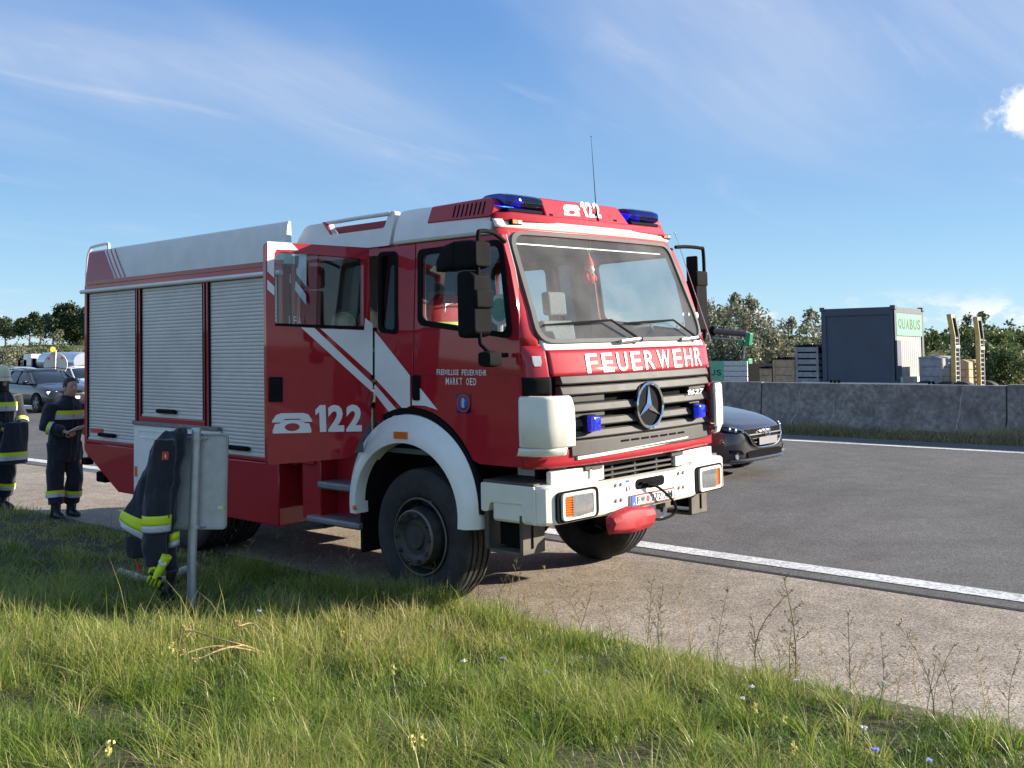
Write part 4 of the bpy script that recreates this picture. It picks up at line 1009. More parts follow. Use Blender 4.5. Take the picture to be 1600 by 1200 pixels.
# red air intakes on the roof sides, visor with lettering, blue light bars
def roof_red():
    f = lambda x, z, d: (x, -(1.165-max(0, z-2.9)*.30)-d, z)
    for s in (-1, 1):
        g = lambda x, z, d, s=s: (x, s*((1.165-max(0, z-2.9)*.30)+d), z)
        v = MB().prism(rpoly([(-1.31, 3.015), (-.60, 3.005), (-.58, 3.10), (-.64, 3.165), (-1.29, 3.155)], [.02, .02, .03, .04, .02], 3), g, -.25, .012).build('roof_intake', 'red', T, bevel=.01)
        for k in range(8):
            x = -1.02+k*.046; MB().prism([(x, 3.035), (x+.016, 3.035), (x+.021, 3.135), (x+.005, 3.135)], g, .002, .0135).build('slot', 'dark', v, smooth=None)
    zt = 3.195
    b = MB()
    b.loft([[(-.475, -1.02, 2.97), (-.475, 1.02, 2.97), (-.50, 1.0, 3.045), (-.50, -1.0, 3.045)], [(-.56, -1.135, 2.97), (-.56, 1.135, 2.97), (-.58, 1.11, 3.045), (-.58, -1.11, 3.045)], [(-1.2, -1.14, 2.97), (-1.2, 1.14, 2.97), (-1.2, 1.11, 3.045), (-1.2, -1.11, 3.045)]])
    b.loft([[(-.50, -.60, 3.03), (-.50, .52, 3.03), (-.58, .44, zt), (-.58, -.585, zt)], [(-1.25, -.60, 3.03), (-1.25, .52, 3.03), (-1.25, .44, 3.19), (-1.25, -.585, 3.19)]])
    v = b.build('roof_visor', 'red', T, bevel=.012)
    vf = lambda y, z, d: (-.50-.08*(z-3.03)/(zt-3.03)+d, y, z)
    def VP(u, v_):
        x = -.53
        for _ in range(5):
            p = on_x(u, v_, x); x = vf(0, p[2], 0)[0]
        return (float(p[1]), float(p[2]))
    m1 = boxmap(((880.5, 336), (906, 338), (905, 321), (878, 319.5)), VP, vf); phone(m1, 'white_print', v, .005)
    m2 = boxmap(((913, 339), (939.5, 341), (934, 317.5), (903.5, 315)), VP, vf); letters('lettering', '122', lambda a, c: m2(a, c, .005), 'white_print', v, .045, .12)
    for u, v_ in ((861, 335.5), (961, 344.5)):
        y, z = VP(u, v_); MB().prism(rrect(y-.022, y+.022, z-.008, z+.008, .006), vf, 0, .003).build('drain_slot', 'dark', v, smooth=None)
    for y0, y1 in ((-1.045, -.615), (.545, .985)):
        b = MB(); b.bb(-.80, -.515, y0+.01, y1-.01, 3.045, 3.075); base = b.build('light_bar', 'black_plastic', T, bevel=.01)
        secs = []
        for k, y in enumerate(np.linspace(y0, y1, 9)):
            e = 1-.10*(abs(k-4)/4)**6
            ring = [(-.655+.145*math.copysign(abs(math.cos(a))**.62, math.cos(a))*e, y, 3.135+.064*math.copysign(abs(math.sin(a))**.7, math.sin(a))*e) for a in np.linspace(0, 2*math.pi, 24, endpoint=False)]
            secs.append(ring)
        MB().loft(secs).build('dome', 'blue_shell', base, smooth=40)
        MB().lathe([(0, .05), (.045, .05), (.05, .0), (.05, -.05)], lambda a, c, h, y0=y0, y1=y1: (-.60+a*.6, (y0+y1)/2-.02+c, 3.125+h), 14).build('beacon', 'blue_lens', base)
        MB().bb(-.72, -.70, y0+.03, y1-.03, 3.08, 3.17).build('mirror_plate', 'steel', base, smooth=None)
        for k in (): MB().loft([[(p[0], y0+(y1-y0)*k, p[2]) for p in secs[3]]]*1+[[(p[0]*1.0, y0+(y1-y0)*k+.006, p[2]) for p in secs[3]]], caps=False).build('seam', 'blue_dark', base)
roof_red()
# ---- marker lamps, mirrors, aerials
for u, v in ((809, 349.5), (1045.5, 367.5)):
    p = on_x(u, v, -.475); y, z = p[1], 2.966
    x = SX(y, z)+.012
    m = MB().bb(x-.03, x+.022, y-.065, y+.065, z-.022, z+.022).build('marker_lamp', 'dark', T, bevel=.006)
    MB().bb(x+.020, x+.030, y-.055, y+.0, z-.016, z+.016).build('lens', 'amber', m, bevel=.003); MB().bb(x+.020, x+.030, y+.004, y+.055, z-.016, z+.016).build('lens', 'lens', m, bevel=.003)
def mirror_near():
    b = MB(); arm = [(-.44, -1.16, 2.80), (-.43, -1.30, 2.86), (-.42, -1.44, 2.862), (-.415, -1.475, 2.82), (-.42, -1.48, 2.55), (-.42, -1.475, 2.10), (-.40, -1.455, 2.02), (-.38, -1.36, 1.965), (-.36, -1.25, 1.955)]
    b.tube(smoothpath(arm, 5), .0165, 10); a = b.build('mirror_arm', 'black_plastic', T)
    def housing(x0, x1, y0, y1, z0, z1, rim=.03):
        secs = []
        for t, s in ((0, .82), (.25, .96), (.7, 1.), (1, .97)):
            x = x1+(x0-x1)*t; yc, zc = (y0+y1)/2, (z0+z1)/2
            secs.append([(x, yc+p[0]*s, zc+p[1]*s) for p in rrect(-(y1-y0)/2, (y1-y0)/2, -(z1-z0)/2, (z1-z0)/2, .035, 4)])
        return MB().loft(secs)
    h1 = housing(-.56, -.40, -1.56, -1.345, 2.085, 2.575).build('mirror_housing', 'black_plastic', a, smooth=35, bevel=.006)
    MB().bb(-.405, -.375, -1.545, -1.36, 2.30, 2.435).build('mirror_clamp', 'black_plastic', a, bevel=.02)
    h2 = housing(-.60, -.385, -1.55, -1.36, 2.585, 2.80).build('mirror_housing', 'black_plastic', a, smooth=35, bevel=.006)
    b = MB(); b.loft([[(x, -1.455+p[0]*s, 2.70+dz+p[1]*s) for p in rrect(-.11, .11, -.12, .12, .04, 3)] for x, s, dz in ((-.60, .85, 0), (-.72, .80, -.02), (-.84, .35, -.07))]); b.build('mirror_cowl', 'black_plastic', a, smooth=40)
    b = MB(); b.loft([[(-.37+p[0], -1.42+.06*t, 1.935+p[1]*s) for p in rrect(-.065, .055, -.06, .055, .03, 4)] for t, s in ((-1, .85), (-.4, 1), (.4, 1), (1, .85))]); b.build('kerb_mirror', 'black_plastic', a, smooth=40)
    for k in (2.17, 2.37, 2.66): pass
mirror_near()
b = MB(); arm = [(-.46, 1.15, 2.87), (-.44, 1.30, 2.88), (-.42, 1.50, 2.875), (-.415, 1.54, 2.84), (-.42, 1.55, 2.5), (-.42, 1.53, 2.08), (-.38, 1.42, 1.99), (-.34, 1.24, 1.95)]
b.tube(smoothpath(arm, 5), .0165, 10); a = b.build('mirror_arm', 'black_plastic', T)
b = MB(); b.loft([[(x, 1.47+p[0]*s, 2.33+p[1]*s) for p in rrect(-.10, .10, -.24, .24, .035, 4)] for x, s in ((-.40, .85), (-.44, .97), (-.53, 1.))]); b.build('mirror_housing', 'black_plastic', a, smooth=35)
b = MB(); b.bb(-.44, -.39, 1.38, 1.57, 2.52, 2.66); b.bb(-.52, -.40, 1.40, 1.43, 2.50, 2.80); b.build('mirror_clamp', 'black_plastic', a, bevel=.02)
p = on_x(927, 343, -.56)
b = MB(); b.tube([(-.515, p[1], 3.045), (-.52, p[1], 3.08), (-.53, p[1], 3.20), (-.55, p[1]-.012, 3.76)], [.018, .010, .004, .0014], 6); b.sphere((-.55, p[1]-.012, 3.765), .005); b.build('aerial', 'black_plastic', T)
b = MB(); q0 = on_y(1110, 530, 1.24); q1 = on_y(1054, 363, 1.20); b.tube([tuple(q0), tuple(q1)], [.006, .003], 6); b.sphere(tuple(q1), .008); b.build('aerial', 'steel', T)

# ================================================================ body with roller shutters
XR, XB = -7.03, -3.13
b = MB(); b.bb(XR+.02, XB-.001, -1.19, 1.24, .98, 2.79); b.build('body_core', 'red', T, bevel=.01)
fb = lambda x, z, d: (x, -1.25-d, z)
def BP(u, v, y=-1.25): p = on_y(u, v, y); return (float(p[0]), float(p[2]))
x_s = [(XR+.065, -5.825), (-5.735, -4.475), (-4.385, -3.20)]; z_s = [1.02, 1.325, 1.02]; ZT = 2.70
frame = [(XR, .985), (XB, .985), (XB, 2.80), (XR, 2.80)]
MB().plate(frame, [[(x0, zb), (x1, zb), (x1, ZT), (x0, ZT)] for (x0, x1), zb in zip(x_s, z_s)], fb, 0, -.06).build('body_frame', 'red', T, bevel=.008)
for (x0, x1), zb in zip(x_s, z_s):
    b = MB(); n = int((ZT-zb)/.0355); prof = []
    for k in range(n):
        z = zb+.002+(ZT-zb-.004)*k/n; h = (ZT-zb-.004)/n
        prof += [(.008, z), (.002, z+.0025), (.0, z+h*.3), (.0, z+h*.75), (.002, z+h-.002)]
    prof.append((.008, ZT-.002))
    b.loft([[(x, -1.232+d, z) for d, z in prof] for x in (x0+.012, x1-.012)], closed=False, caps=False)
    s = b.build('roller_shutter', 'shutter', T, smooth=25)
    for xa, xb in ((x0, x0+.022), (x1-.022, x1)): MB().bb(xa+.001, xb-.001, -1.246, -1.215, zb+.003, ZT-.003).build('guide_rail', 'dark', s, smooth=None)
    xm = (x0+x1)/2-.05; g = MB(); g.tube([(xm-.20, -1.238, zb+.065), (xm-.19, -1.262, zb+.072), (xm+.14, -1.262, zb+.072), (xm+.15, -1.238, zb+.065)], [.018, .022, .022, .018], 8); g.build('shutter_handle', 'black_plastic', s)
    MB().bb(x0+.025, x1-.025, -1.243, -1.225, zb+.002, zb+.03).build('bottom_bar', 'shutter', s, bevel=.004)
for xd in (-5.78, -4.43):
    MB().bb(xd-.011, xd+.011, -1.256, -1.249, 1.03, ZT).build('divider_strip', 'dark', T, bevel=.002)
MB().prism([BP(*q) for q in ((140, 675), (159, 676.5), (159, 670), (140, 669))], fb, -.012, -.009).build('shutter_label', 'red_print', T, smooth=None)
b = MB(); b.tube([(XR-.05, -1.262, 2.725), (XB, -1.262, 2.725)], .024, 10); b.build('rain_rail', 'roof_grey', T)
# roof gallery panel
RP = [(1.25, 2.80), (1.25, 2.84), (1.232, 3.02), (1.212, 3.165), (1.198, 3.196), (1.18, 3.203), (1.165, 3.19)]
def ry(z): return float(np.interp(z, [p[1] for p in RP[:6]], [p[0] for p in RP[:6]]))
for s in (-1, 1):
    b = MB(); b.loft([[(x, s*y, z) for y, z in RP]+[(x, s*1.155, 2.80)] for x in np.linspace(XR+.04, XB+.03, 8)]); g = b.build('roof_gallery', 'roof_grey', T, smooth=40, bevel=.008)
    if s < 0: gal = g
def gdecal(name, poly, mat):
    b = MB(); z0 = min(p[1] for p in poly)
    def xa(z, side_):                                   # left/right edges of a quad band
        (xb, zb), (xt, zt) = side_; return xb+(xt-xb)*(z-zb)/(zt-zb)
    L_, R2 = (poly[0], poly[3]), (poly[1], poly[2]); rows = []
    for z in np.linspace(poly[0][1], poly[3][1], 10): rows.append([(xa(z, L_), -(ry(z)+.003), z), (xa(z, R2), -(ry(z)+.003), z)])
    b.loft(rows, closed=False, caps=False); b.build(name, mat, gal, smooth=50)
ztop, zbot = 3.185, 2.845
gdecal('rear_field', [(XR+.042, zbot), (-6.30, zbot), (-6.62, ztop), (XR+.042, ztop)], 'red')
for k in range(3):
    dx = .095*k; gdecal('stripe', [(-6.30+dx+.045-.005, zbot), (-6.30+dx+.09-.02, zbot), (-6.62+dx+.09-.02, ztop), (-6.62+dx+.045-.005, ztop)], 'red')
gdecal('red_line', [(XR+.042, 2.806), (XB+.025, 2.806), (XB+.025, 2.842), (XR+.042, 2.842)], 'red')
b = MB(); b.bb(XR+.04, XB, -1.1, 1.1, 2.79, 2.86); b.build('roof_deck', 'steel', T, smooth=None)
for s in (-1, 1):
    P = [(XR-.012, s*1.22, 2.74), (XR-.02, s*1.20, 3.10), (XR+.01, s*1.18, 3.225), (XR+.06, s*1.17, 3.25), (XR+.38, s*1.165, 3.262), (XR+.43, s*1.17, 3.24), (XR+.46, s*1.185, 3.185)]
    MB().tube(smoothpath(P, 5), .018, 8).build('grab_rail', 'roof_grey', T)
# lower skirts
sk = [(XR, .982), (-5.845, .982), (-5.845, .478), (-6.22, .478), (-6.98, .86), (XR, .90)]
MB().plate(sk, [], fb, 0, -.5).build('rear_skirt', 'red', T, bevel=.01)
MB().plate(sk, [], lambda x, z, d: (x, 1.25+d, z), 0, -.5).build('rear_skirt', 'red', T, bevel=.01)
for s in (-1, 1):
    MB().bb(-4.16, -3.215, s*1.25, s*.62, .415, .982).build('tank_skirt', 'red', T, bevel=.012)
    hole_c = (-4.86, .56)
    out_ = [(-5.84, .985), (-5.84, .50), (-5.62, .50)]+[(hole_c[0]+.63*math.cos(a), hole_c[1]+.63*math.sin(a)) for a in np.linspace(math.pi, 0, 18)]+[(-4.18, .50), (-4.165, 1.235), (-5.84, 1.235)]
    w = MB().plate(out_, [], lambda x, z, d: (x, s*(1.258+d), z), .012, -.02).build('rear_fender', 'white', T, bevel=.008)
    if s < 0:
        MB().bb(-5.845, -4.17, -1.285, -1.24, 1.238, 1.275).build('hinge_strip', 'tread', w, bevel=.004)
        MB().plate(rrect(-5.72, -4.3, 1.10, 1.19, .03), [rrect(-5.70, -4.32, 1.115, 1.175, .02)], lambda x, z, d: (x, -1.270-d, z), 0, .006).build('rib', 'white', w)
        q = BP(215.5, 736); MB().bb(q[0]-.025, q[0]+.025, -1.278, -1.268, q[1]-.055, q[1]+.055).build('reflector', 'amber', w, bevel=.003)
    b = MB(); b.loft([[(hole_c[0]+.64*math.cos(a), s*y, hole_c[1]+.64*math.sin(a)) for y in (1.24, .5)] for a in np.linspace(0, math.pi, 14)], closed=False, caps=False); b.build('arch_liner', 'dark', T, solid=.01)
m = MB().bb(XR-.10, XR+.02, -1.24, -1.14, .72, .80).build('rear_lamp', 'dark', T, bevel=.01)
MB().bb(XR-.11, XR-.08, -1.25, -1.17, .725, .775).build('lens', 'amber', m, bevel=.006)
MB().bb(XR-.02, XR+.02, -1.2, 1.2, .75, 2.75).build('rear_wall', 'red', T, smooth=None)
MB().bb(XR-.12, XR+.1, -1.05, 1.05, .5, .62).build('rear_bumper', 'dark', T, bevel=.02)
MB().bb(XB, XB+.06, -.9, .9, .95, 2.8).build('body_front_wall', 'red_dark', T, smooth=None)
b = MB(); b.tube([(-3.07, -1.15, .98), (-3.07, -1.15, 2.80)], .04, 10); b.build('corner_post', 'red', T)


# ================================================================ things inside the cab
def tthing(base): return dict(loc=tuple(to_world(base)))
def place(o, base): o.location = tuple(to_world(base)); o.rotation_euler = (TH, 0, 0); return o
def vest():
    base = (-1.46, -.74, 1.80); r = empty('rescue_vest'); place(r, base); tag(r, 'red rescue vest with yellow bands hung over the front passenger seat', 'vest')
    b = MB(); secs = []
    for z, wx, wy in ((.02, .10, .26), (.2, .12, .27), (.42, .12, .27), (.56, .11, .25), (.62, .08, .16), (.66, .05, .09)):
        secs.append([(.02-z*.12+wx*math.cos(a)*1.0, wy*math.sin(a), z) for a in np.linspace(0, 2*math.pi, 20, endpoint=False)])
    b.loft(secs).build('fabric', 'vest_red', r, smooth=60)
    for z0, z1, mt in ((.30, .335, 'hi_yellow'), (.335, .39, 'silver_band'), (.39, .425, 'hi_yellow')):
        b = MB(); b.loft([[(.02-z*.12+.126*math.cos(a), .276*math.sin(a), z) for a in np.linspace(0, 2*math.pi, 24, endpoint=False)] for z in (z0, z1)], caps=False); b.build('band', mt, r, smooth=60)
    MB().prism([(-.13, .46), (.13, .46), (.11, .58), (-.11, .58)], lambda y, z, d: (.115-.12*z+d, y, z), 0, .004).build('back_patch', 'silver_band', r)
vest()
def paddle():
    p = on_y(782, 484, -1.10); base = (float(p[0]), -1.10, float(p[2])-.30); r = empty('signal_disc'); place(r, base)
    tag(r, 'white signalling paddle with green reflector standing behind the passenger window', 'signal paddle')
    f = lambda a, c, h: (a, -h, .30+c)
    MB().lathe([(0, .0), (.115, .0), (.12, .006), (.115, .012), (0, .012)], f, 28).build('disc', 'white', r)
    MB().lathe([(0, .030), (.05, .026), (.062, .012)], f, 24).build('reflector', 'green_print', r); MB().lathe([(.062, .0135), (.075, .016), (.088, .0135)], f, 24).build('ring', 'green_print', r)
    MB().tube([(0, -.006, .19), (0, -.006, 0)], [.022, .016], 8).build('handle', 'white', r)
paddle()
def fire_helmet(base, label, group=None, rz=0, scale=1.):
    r = empty('fire_helmet'); place(r, base); r.rotation_euler = (TH, 0, rz); r.scale = (scale,)*3; tag(r, label, 'helmet', group)
    b = MB(); secs = []
    for z, a_, c_ in ((0, .155, .125), (.02, .15, .12), (.03, .128, .108), (.08, .128, .108), (.13, .11, .092), (.165, .07, .055), (.178, .02, .015)):
        secs.append([(a_*math.cos(t), c_*math.sin(t), z) for t in np.linspace(0, 2*math.pi, 20, endpoint=False)])
    b.loft(secs).build('shell', 'helmet', r, smooth=60)
    MB().tube([(-.11, 0, .14), (-.04, 0, .178), (.04, 0, .18), (.10, 0, .145)], [(.012, .02)]*4, 8).build('comb', 'helmet', r)
    b = MB(); b.loft([[(.131*math.cos(t), .111*math.sin(t), z) for t in np.linspace(0, 2*math.pi, 20, endpoint=False)] for z in (.034, .056)], caps=False); b.build('band', 'silver_band', r)
    return r
fire_helmet((-2.72, -.88, 2.16), 'lower beige fire helmet on the crew seats inside the open doorway', rz=.3)
fire_helmet((-2.66, -.62, 2.20), 'higher beige fire helmet on the crew seats inside the open doorway', rz=-.4)
for i, (y, z) in enumerate(((-.88, 2.16), (-.62, 2.20))):
    b = MB(); b.loft([[(.02+.12*math.cos(a)*s, .16*math.sin(a)*s, q) for a in np.linspace(0, 2*math.pi, 16, endpoint=False)] for q, s in ((-.50, 1.), (-.3, 1.05), (-.08, .9), (0.0, .55))])
    o = place(b.build('turnout_coat', 'navy', smooth=60), (-2.72+.06*i, y, z)); tag(o, 'dark coat under the '+('lower', 'higher')[i]+' helmet inside the open crew doorway', 'coat', 'coats on the crew seats')
def doll():
    y, z = on_x(921, 445, -.55)[1:]; base = (-.55, float(y), float(z)); r = empty('hanging_doll'); place(r, base); tag(r, 'small red and white doll with pointed hat hanging behind the windscreen', 'doll')
    b = MB(); b.loft([[(w*math.cos(a), w*math.sin(a), q) for a in np.linspace(0, 2*math.pi, 14, endpoint=False)] for q, w in ((0, .02), (.03, .048), (.07, .052), (.11, .03))]); b.build('body', 'vest_red', r, smooth=60)
    b = MB()
    for s in (-1, 1): b.tube([(0, s*.03, .09), (.02, s*.06, .06), (.03, s*.045, .03)], [.018, .016, .012], 8)
    b.build('arms', 'vest_red', r); MB().sphere((0, 0, .145), .042).build('head', 'skin', r, smooth=60)
    b = MB(); b.sphere((.018, 0, .125), (.032, .034, .024)); b.sphere((.02, 0, .075), (.036, .014, .03)); b.build('trim', 'paper', r, smooth=60)
    b = MB(); b.loft([[(w*math.cos(a), w*math.sin(a), q) for a in np.linspace(0, 2*math.pi, 12, endpoint=False)] for q, w in ((.16, .044), (.19, .036), (.235, .016), (.26, .004))]); b.build('hat', 'vest_red', r, smooth=60)
    b = MB(); b.tube([(0, .004, .255), (.0, .025, .30), (0, .02, .34), (0, 0, .37), (0, -.02, .34), (0, -.02, .30), (0, -.004, .255)], .004, 6); b.build('cord', 'paper', r)
doll()

# ================================================================ road sign seen from behind, with the coat hung over it
def gz(x, y): return float(terrain_z(x, y))
SB = np.array([-2.30, -2.69, 0.]); SB[2] = gz(SB[0], SB[1])
SZ = float(np.dot(SB-wC, wF)); SYAW = math.atan2(wR[1], wR[0])
sx = np.array([math.cos(SYAW), math.sin(SYAW), 0]); sy_ = np.array([-sx[1], sx[0], 0])          # right, away from the camera
def SL(u, v, back=0.):                                  # pixel -> (right, away, up) relative to the post's foot, on the board's plane
    d = wF+wR*(u-CAM['px'])/CAM['f']-wU*(v-CAM['py'])/CAM['f']
    t = np.dot(SB+sy_*back-wC, sy_)/np.dot(d, sy_); p = wC+d*t-SB
    return (float(np.dot(p, sx)), back, float(p[2]))
def sign():
    r = empty('road_sign', tuple(SB), (0, 0, SYAW), 'grey back of a rectangular road sign on a galvanised post in the verge', 'road sign')
    top = SL(304, 671)[2]
    MB().tube([(0, 0, -.25), (-.012, 0, .3), (0, 0, top)], .034, 18, caps=True).build('post', 'galvanised', r)
    MB().lathe([(0, top+.014), (.034, top+.012), (.038, top+.004), (.038, top-.02), (.034, top-.02)], lambda a, c, h: (a, c, h), 18).build('post_cap', 'galvanised', r)
    x1, _, z1 = SL(357.5, 677, .05); x0 = -x1-.005; z0 = SL(355, 827, .05)[2]
    b = MB(); b.plate(rrect(x0, x1, z0, z1, .035, 5), [], lambda x, z, d: (x, .05+d, z), 0, .003); bd = b.build('board', 'galvanised', r)
    b = MB(); b.plate(rrect(x0, x1, z0, z1, .035, 5), [rrect(x0+.012, x1-.012, z0+.012, z1-.012, .028, 5)], lambda x, z, d: (x, .05+d, z), -.022, 0); b.build('rim', 'steel', bd, bevel=.003)
    for z in (z1-.035, z0+.028):
        b = MB(); b.bb(-.075, .075, .026, .05, z-.013, z+.013); c = b.build('clamp', 'galvanised', r, bevel=.004)
        b = MB(); b.lathe([(.036, -.014), (.036, .014), (.040, .014), (.040, -.014)], lambda a, q, h: (a, q, z+h), 18, closed_profile=True); b.build('clamp_ring', 'galvanised', c)
        for x in (-.056, .056): MB().lathe([(0, .012), (.009, .012), (.010, 0)], lambda a, q, h: (x+a, .026-h, z+q), 6).build('bolt', 'steel', c, smooth=None)
    q = SL(345, 793, .05); MB().bb(q[0]-.022, q[0]+.012, .044, .0495, q[2]-.012, q[2]+.012).build('sticker', 'paper', bd); MB().bb(q[0]+.012, q[0]+.030, .044, .0495, q[2]-.012, q[2]+.012).build('sticker', 'hi_yellow', bd)
    return r
sign()
MPP = SZ/CAM['f']                                        # metres per pixel of the photograph at the sign
def ring(cx, cy, cz, rx, ry_, n=20, tilt=0., wob=0., ph=0.):
    out = []
    for j in range(n):
        a = 2*math.pi*j/n; k = 1+wob*math.sin(3*a+ph)+wob*.6*math.sin(5*a+ph*2)
        x = rx*math.cos(a)*k; out.append((cx+x, cy+ry_*math.sin(a)*k, cz+tilt*x))
    return out
def coat():
    r = empty('turnout_jacket', tuple(SB), (0, 0, SYAW), 'dark turnout jacket with yellow and silver bands hung over the road sign', 'jacket')
    def Q(u, v, back=-.07): a = SL(u, v, back); return a
    # main folded body: (centre u, v, half width px, thickness m, slant)
    rows = [(272, 672, 14, .035, 0), (268, 684, 21, .055, 0), (262, 705, 27, .075, 0), (255, 735, 29, .085, -.02), (247, 765, 33, .085, -.1), (236, 800, 37, .085, -.25), (227, 828, 38, .08, -.42), (224, 842, 37, .075, -.5)]
    def body_ring(k, grow=0., v_off=0.):
        k0 = int(min(max(k, 0), len(rows)-1)); k1 = min(k0+1, len(rows)-1); t = k-k0
        u, v, h, th, sl = [rows[k0][i]*(1-t)+rows[k1][i]*t for i in range(5)]
        c = Q(u, v+v_off); return ring(c[0], -.075, c[2], h*MPP+grow, th+grow, 28, sl, .05, k)
    b = MB(); b.loft([body_ring(k) for k in range(len(rows))])
    sl_path = [(258, 686), (254, 715), (250, 750), (246, 790), (243, 825), (242, 850), (243, 868), (240, 884)]; sl_w = [17, 20, 20, 20, 20, 19.5, 18, 13]
    def sleeve_ring(k, grow=0.):
        k0 = int(min(k, len(sl_path)-1)); k1 = min(k0+1, len(sl_path)-1); t = k-k0
        u, v = [sl_path[k0][i]*(1-t)+sl_path[k1][i]*t for i in (0, 1)]; w = sl_w[k0]*(1-t)+sl_w[k1]*t
        c = Q(u, v, -.17); return ring(c[0], -.17, c[2], w*MPP+grow, .075+grow, 22, .02, .035, k*1.7)
    b.loft([sleeve_ring(k) for k in range(len(sl_path))])
    # shoulder roll on top of the board, flap hanging over its edge
    b.loft([ring(*Q(u, v, -.06), w*MPP, t_) for u, v, w, t_ in ((282, 668, 9, .05), (283, 676, 10, .07), (282, 695, 9.5, .055), (281, 712, 8.5, .04))])
    b.loft([ring(*Q(u, v, -.06), w*MPP, t_) for u, v, w, t_ in ((262, 700, 10, .05), (266, 760, 10, .06), (267, 800, 9, .05), (262, 835, 9, .05), (264, 870, 12, .05), (270, 893, 9, .04))])
    # lower front part below the hem
    b.loft([ring(*Q(u, v, -.06), w*MPP, t_) for u, v, w, t_ in ((230, 838, 33, .06), (225, 852, 30, .06), (222, 870, 24, .05))])
    body = remeshed(b, .011, 5, .017, 10.).build('body', 'navy', r, smooth=80)
    def band(ringf, k0, k1, mat, parent, grow=.011, sector=None, n=4):
        b = MB(); b.loft([ringf(k, grow) for k in np.linspace(k0, k1, n)], caps=False); b.build('band', mat, parent, smooth=80, solid=.004)
    band(sleeve_ring, 3.42, 3.85, 'hi_yellow', body); band(sleeve_ring, 3.85, 4.22, 'silver_band', body)
    band(body_ring, 5.35, 6.05, 'hi_yellow', body, .011); band(body_ring, 6.05, 6.75, 'silver_band', body, .011)
    # bands on the flap and on the tail behind the sleeve
    for (u0, v0), (w, h), mt in (((268.5, 732), (5.5, 14), 'hi_yellow'), ((267.5, 746), (5, 11), 'silver_band'), ((269, 840), (7, 12), 'hi_yellow'), ((268, 851), (8, 9), 'silver_band')):
        bk = -.115 if v0 < 800 else -.112
        c = Q(u0, v0, bk); b = MB(); b.loft([ring(c[0], bk+.05, c[2]+dz*h/2*MPP, w*1.15*MPP, .058, 14, .25 if v0 > 800 else 0) for dz in (-1, 1)], caps=False); b.build('band', mt, body, smooth=80, solid=.003)
    c = Q(258.5, 712.5, -.25); MB().prism(rpoly([(c[0]-.028, c[2]-.03), (c[0]+.026, c[2]-.027), (c[0]+.024, c[2]+.033), (c[0]-.026, c[2]+.03)], .008), lambda x, z, d: (x, -.247+(x-c[0])*(-.25)-d, z), 0, .006).build('badge', 'red_print', body, smooth=None)
    MB().prism([(c[0]-.003, c[2]-.014), (c[0]+.006, c[2]-.014), (c[0]+.006, c[2]+.012), (c[0]-.003, c[2]+.012)], lambda x, z, d: (x, -.254+(x-c[0])*(-.25)-d, z), 0, .002).build('badge_mark', 'paper', body, smooth=None)
    # red zip puller
    b = MB(); b.tube([Q(215, 879, -.15), Q(216, 886, -.15), Q(220, 895, -.15)], [.012, .015, .010], 8); b.build('zip_puller', 'red_print', r)
coat()
def glove(name, label, wrist, knuck, mat, side_):
    """five-fingered glove: wrist and knuckle line given in sign coordinates (right, away, up)"""
    W = Vector(wrist); K = Vector(knuck); ax = (K-W).normalized(); away = Vector((0, 1, 0)); lat = ax.cross(away).normalized()*side_; nrm = lat.cross(ax).normalized()
    r = empty(name, tuple(SB), (0, 0, SYAW), label, 'glove')
    b = MB(); b.tube([tuple(W-ax*.07), tuple(W-ax*.03), tuple(W+ax*.01), tuple(W.lerp(K, .5)), tuple(K)], [(.040, .058), (.036, .052), (.030, .042), (.030, .050), (.025, .050)], 16)
    for i, (o, L_) in enumerate(((-.036, .062), (-.012, .074), (.012, .072), (.036, .058))):
        base = K+lat*o-ax*.012; mid = base+ax*(L_*.55)+lat*o*.12; tip = mid+ax*(L_*.5)+nrm*.018+lat*o*.10
        b.tube([tuple(base), tuple(mid), tuple(tip), tuple(tip+ax*.007)], [.0125, .0120, .0105, .005], 10)
    tb = W.lerp(K, .35)-lat*.040; b.tube([tuple(tb), tuple(tb-lat*.022+ax*.03), tuple(tb-lat*.022+ax*.062)], [.016, .0135, .010], 10)
    m = remeshed(b, .0042, 3).build('shell', mat, r, smooth=80)
    if mat == 'hi_yellow':
        # black knuckle guard, fingertip panels and a white maker's oval on the back of the hand
        up = -1 if nrm.y > 0 else 1
        for o in (-.024, 0, .024):
            p0 = K+lat*o+nrm*.013*up; b = MB(); b.tube([tuple(p0), tuple(p0+ax*.055+lat*o*.2)], [.0042, .0035], 6); b.build('finger_seam', 'leather', m)
        b = MB(); b.tube([tuple(K-ax*.014-lat*.046+nrm*up*.012), tuple(K-ax*.022+nrm*up*.022), tuple(K-ax*.014+lat*.046+nrm*up*.012)], [(.010, .020)]*3, 10); b.build('knuckle_guard', 'leather', m)
        q = W-ax*.025+nrm*up*.040; b = MB(); b.loft([[tuple(q+lat*.030*math.cos(a)*s+ax*.022*math.sin(a)*s+nrm*up*h) for a in np.linspace(0, 2*math.pi, 16, endpoint=False)] for s, h in ((1, 0), (1, .006), (.8, .008))]); b.build('label_patch', 'paper', m)
    return r
glove('work_glove', 'yellow rescue glove with black knuckles hanging below the jacket sleeve', SL(254, 882, -.22), SL(243, 903, -.22), 'hi_yellow', 1)
glove('work_glove', 'dark glove hanging under the yellow one by the sign post', SL(266, 905, -.17), SL(262, 925, -.17), 'leather', 1)
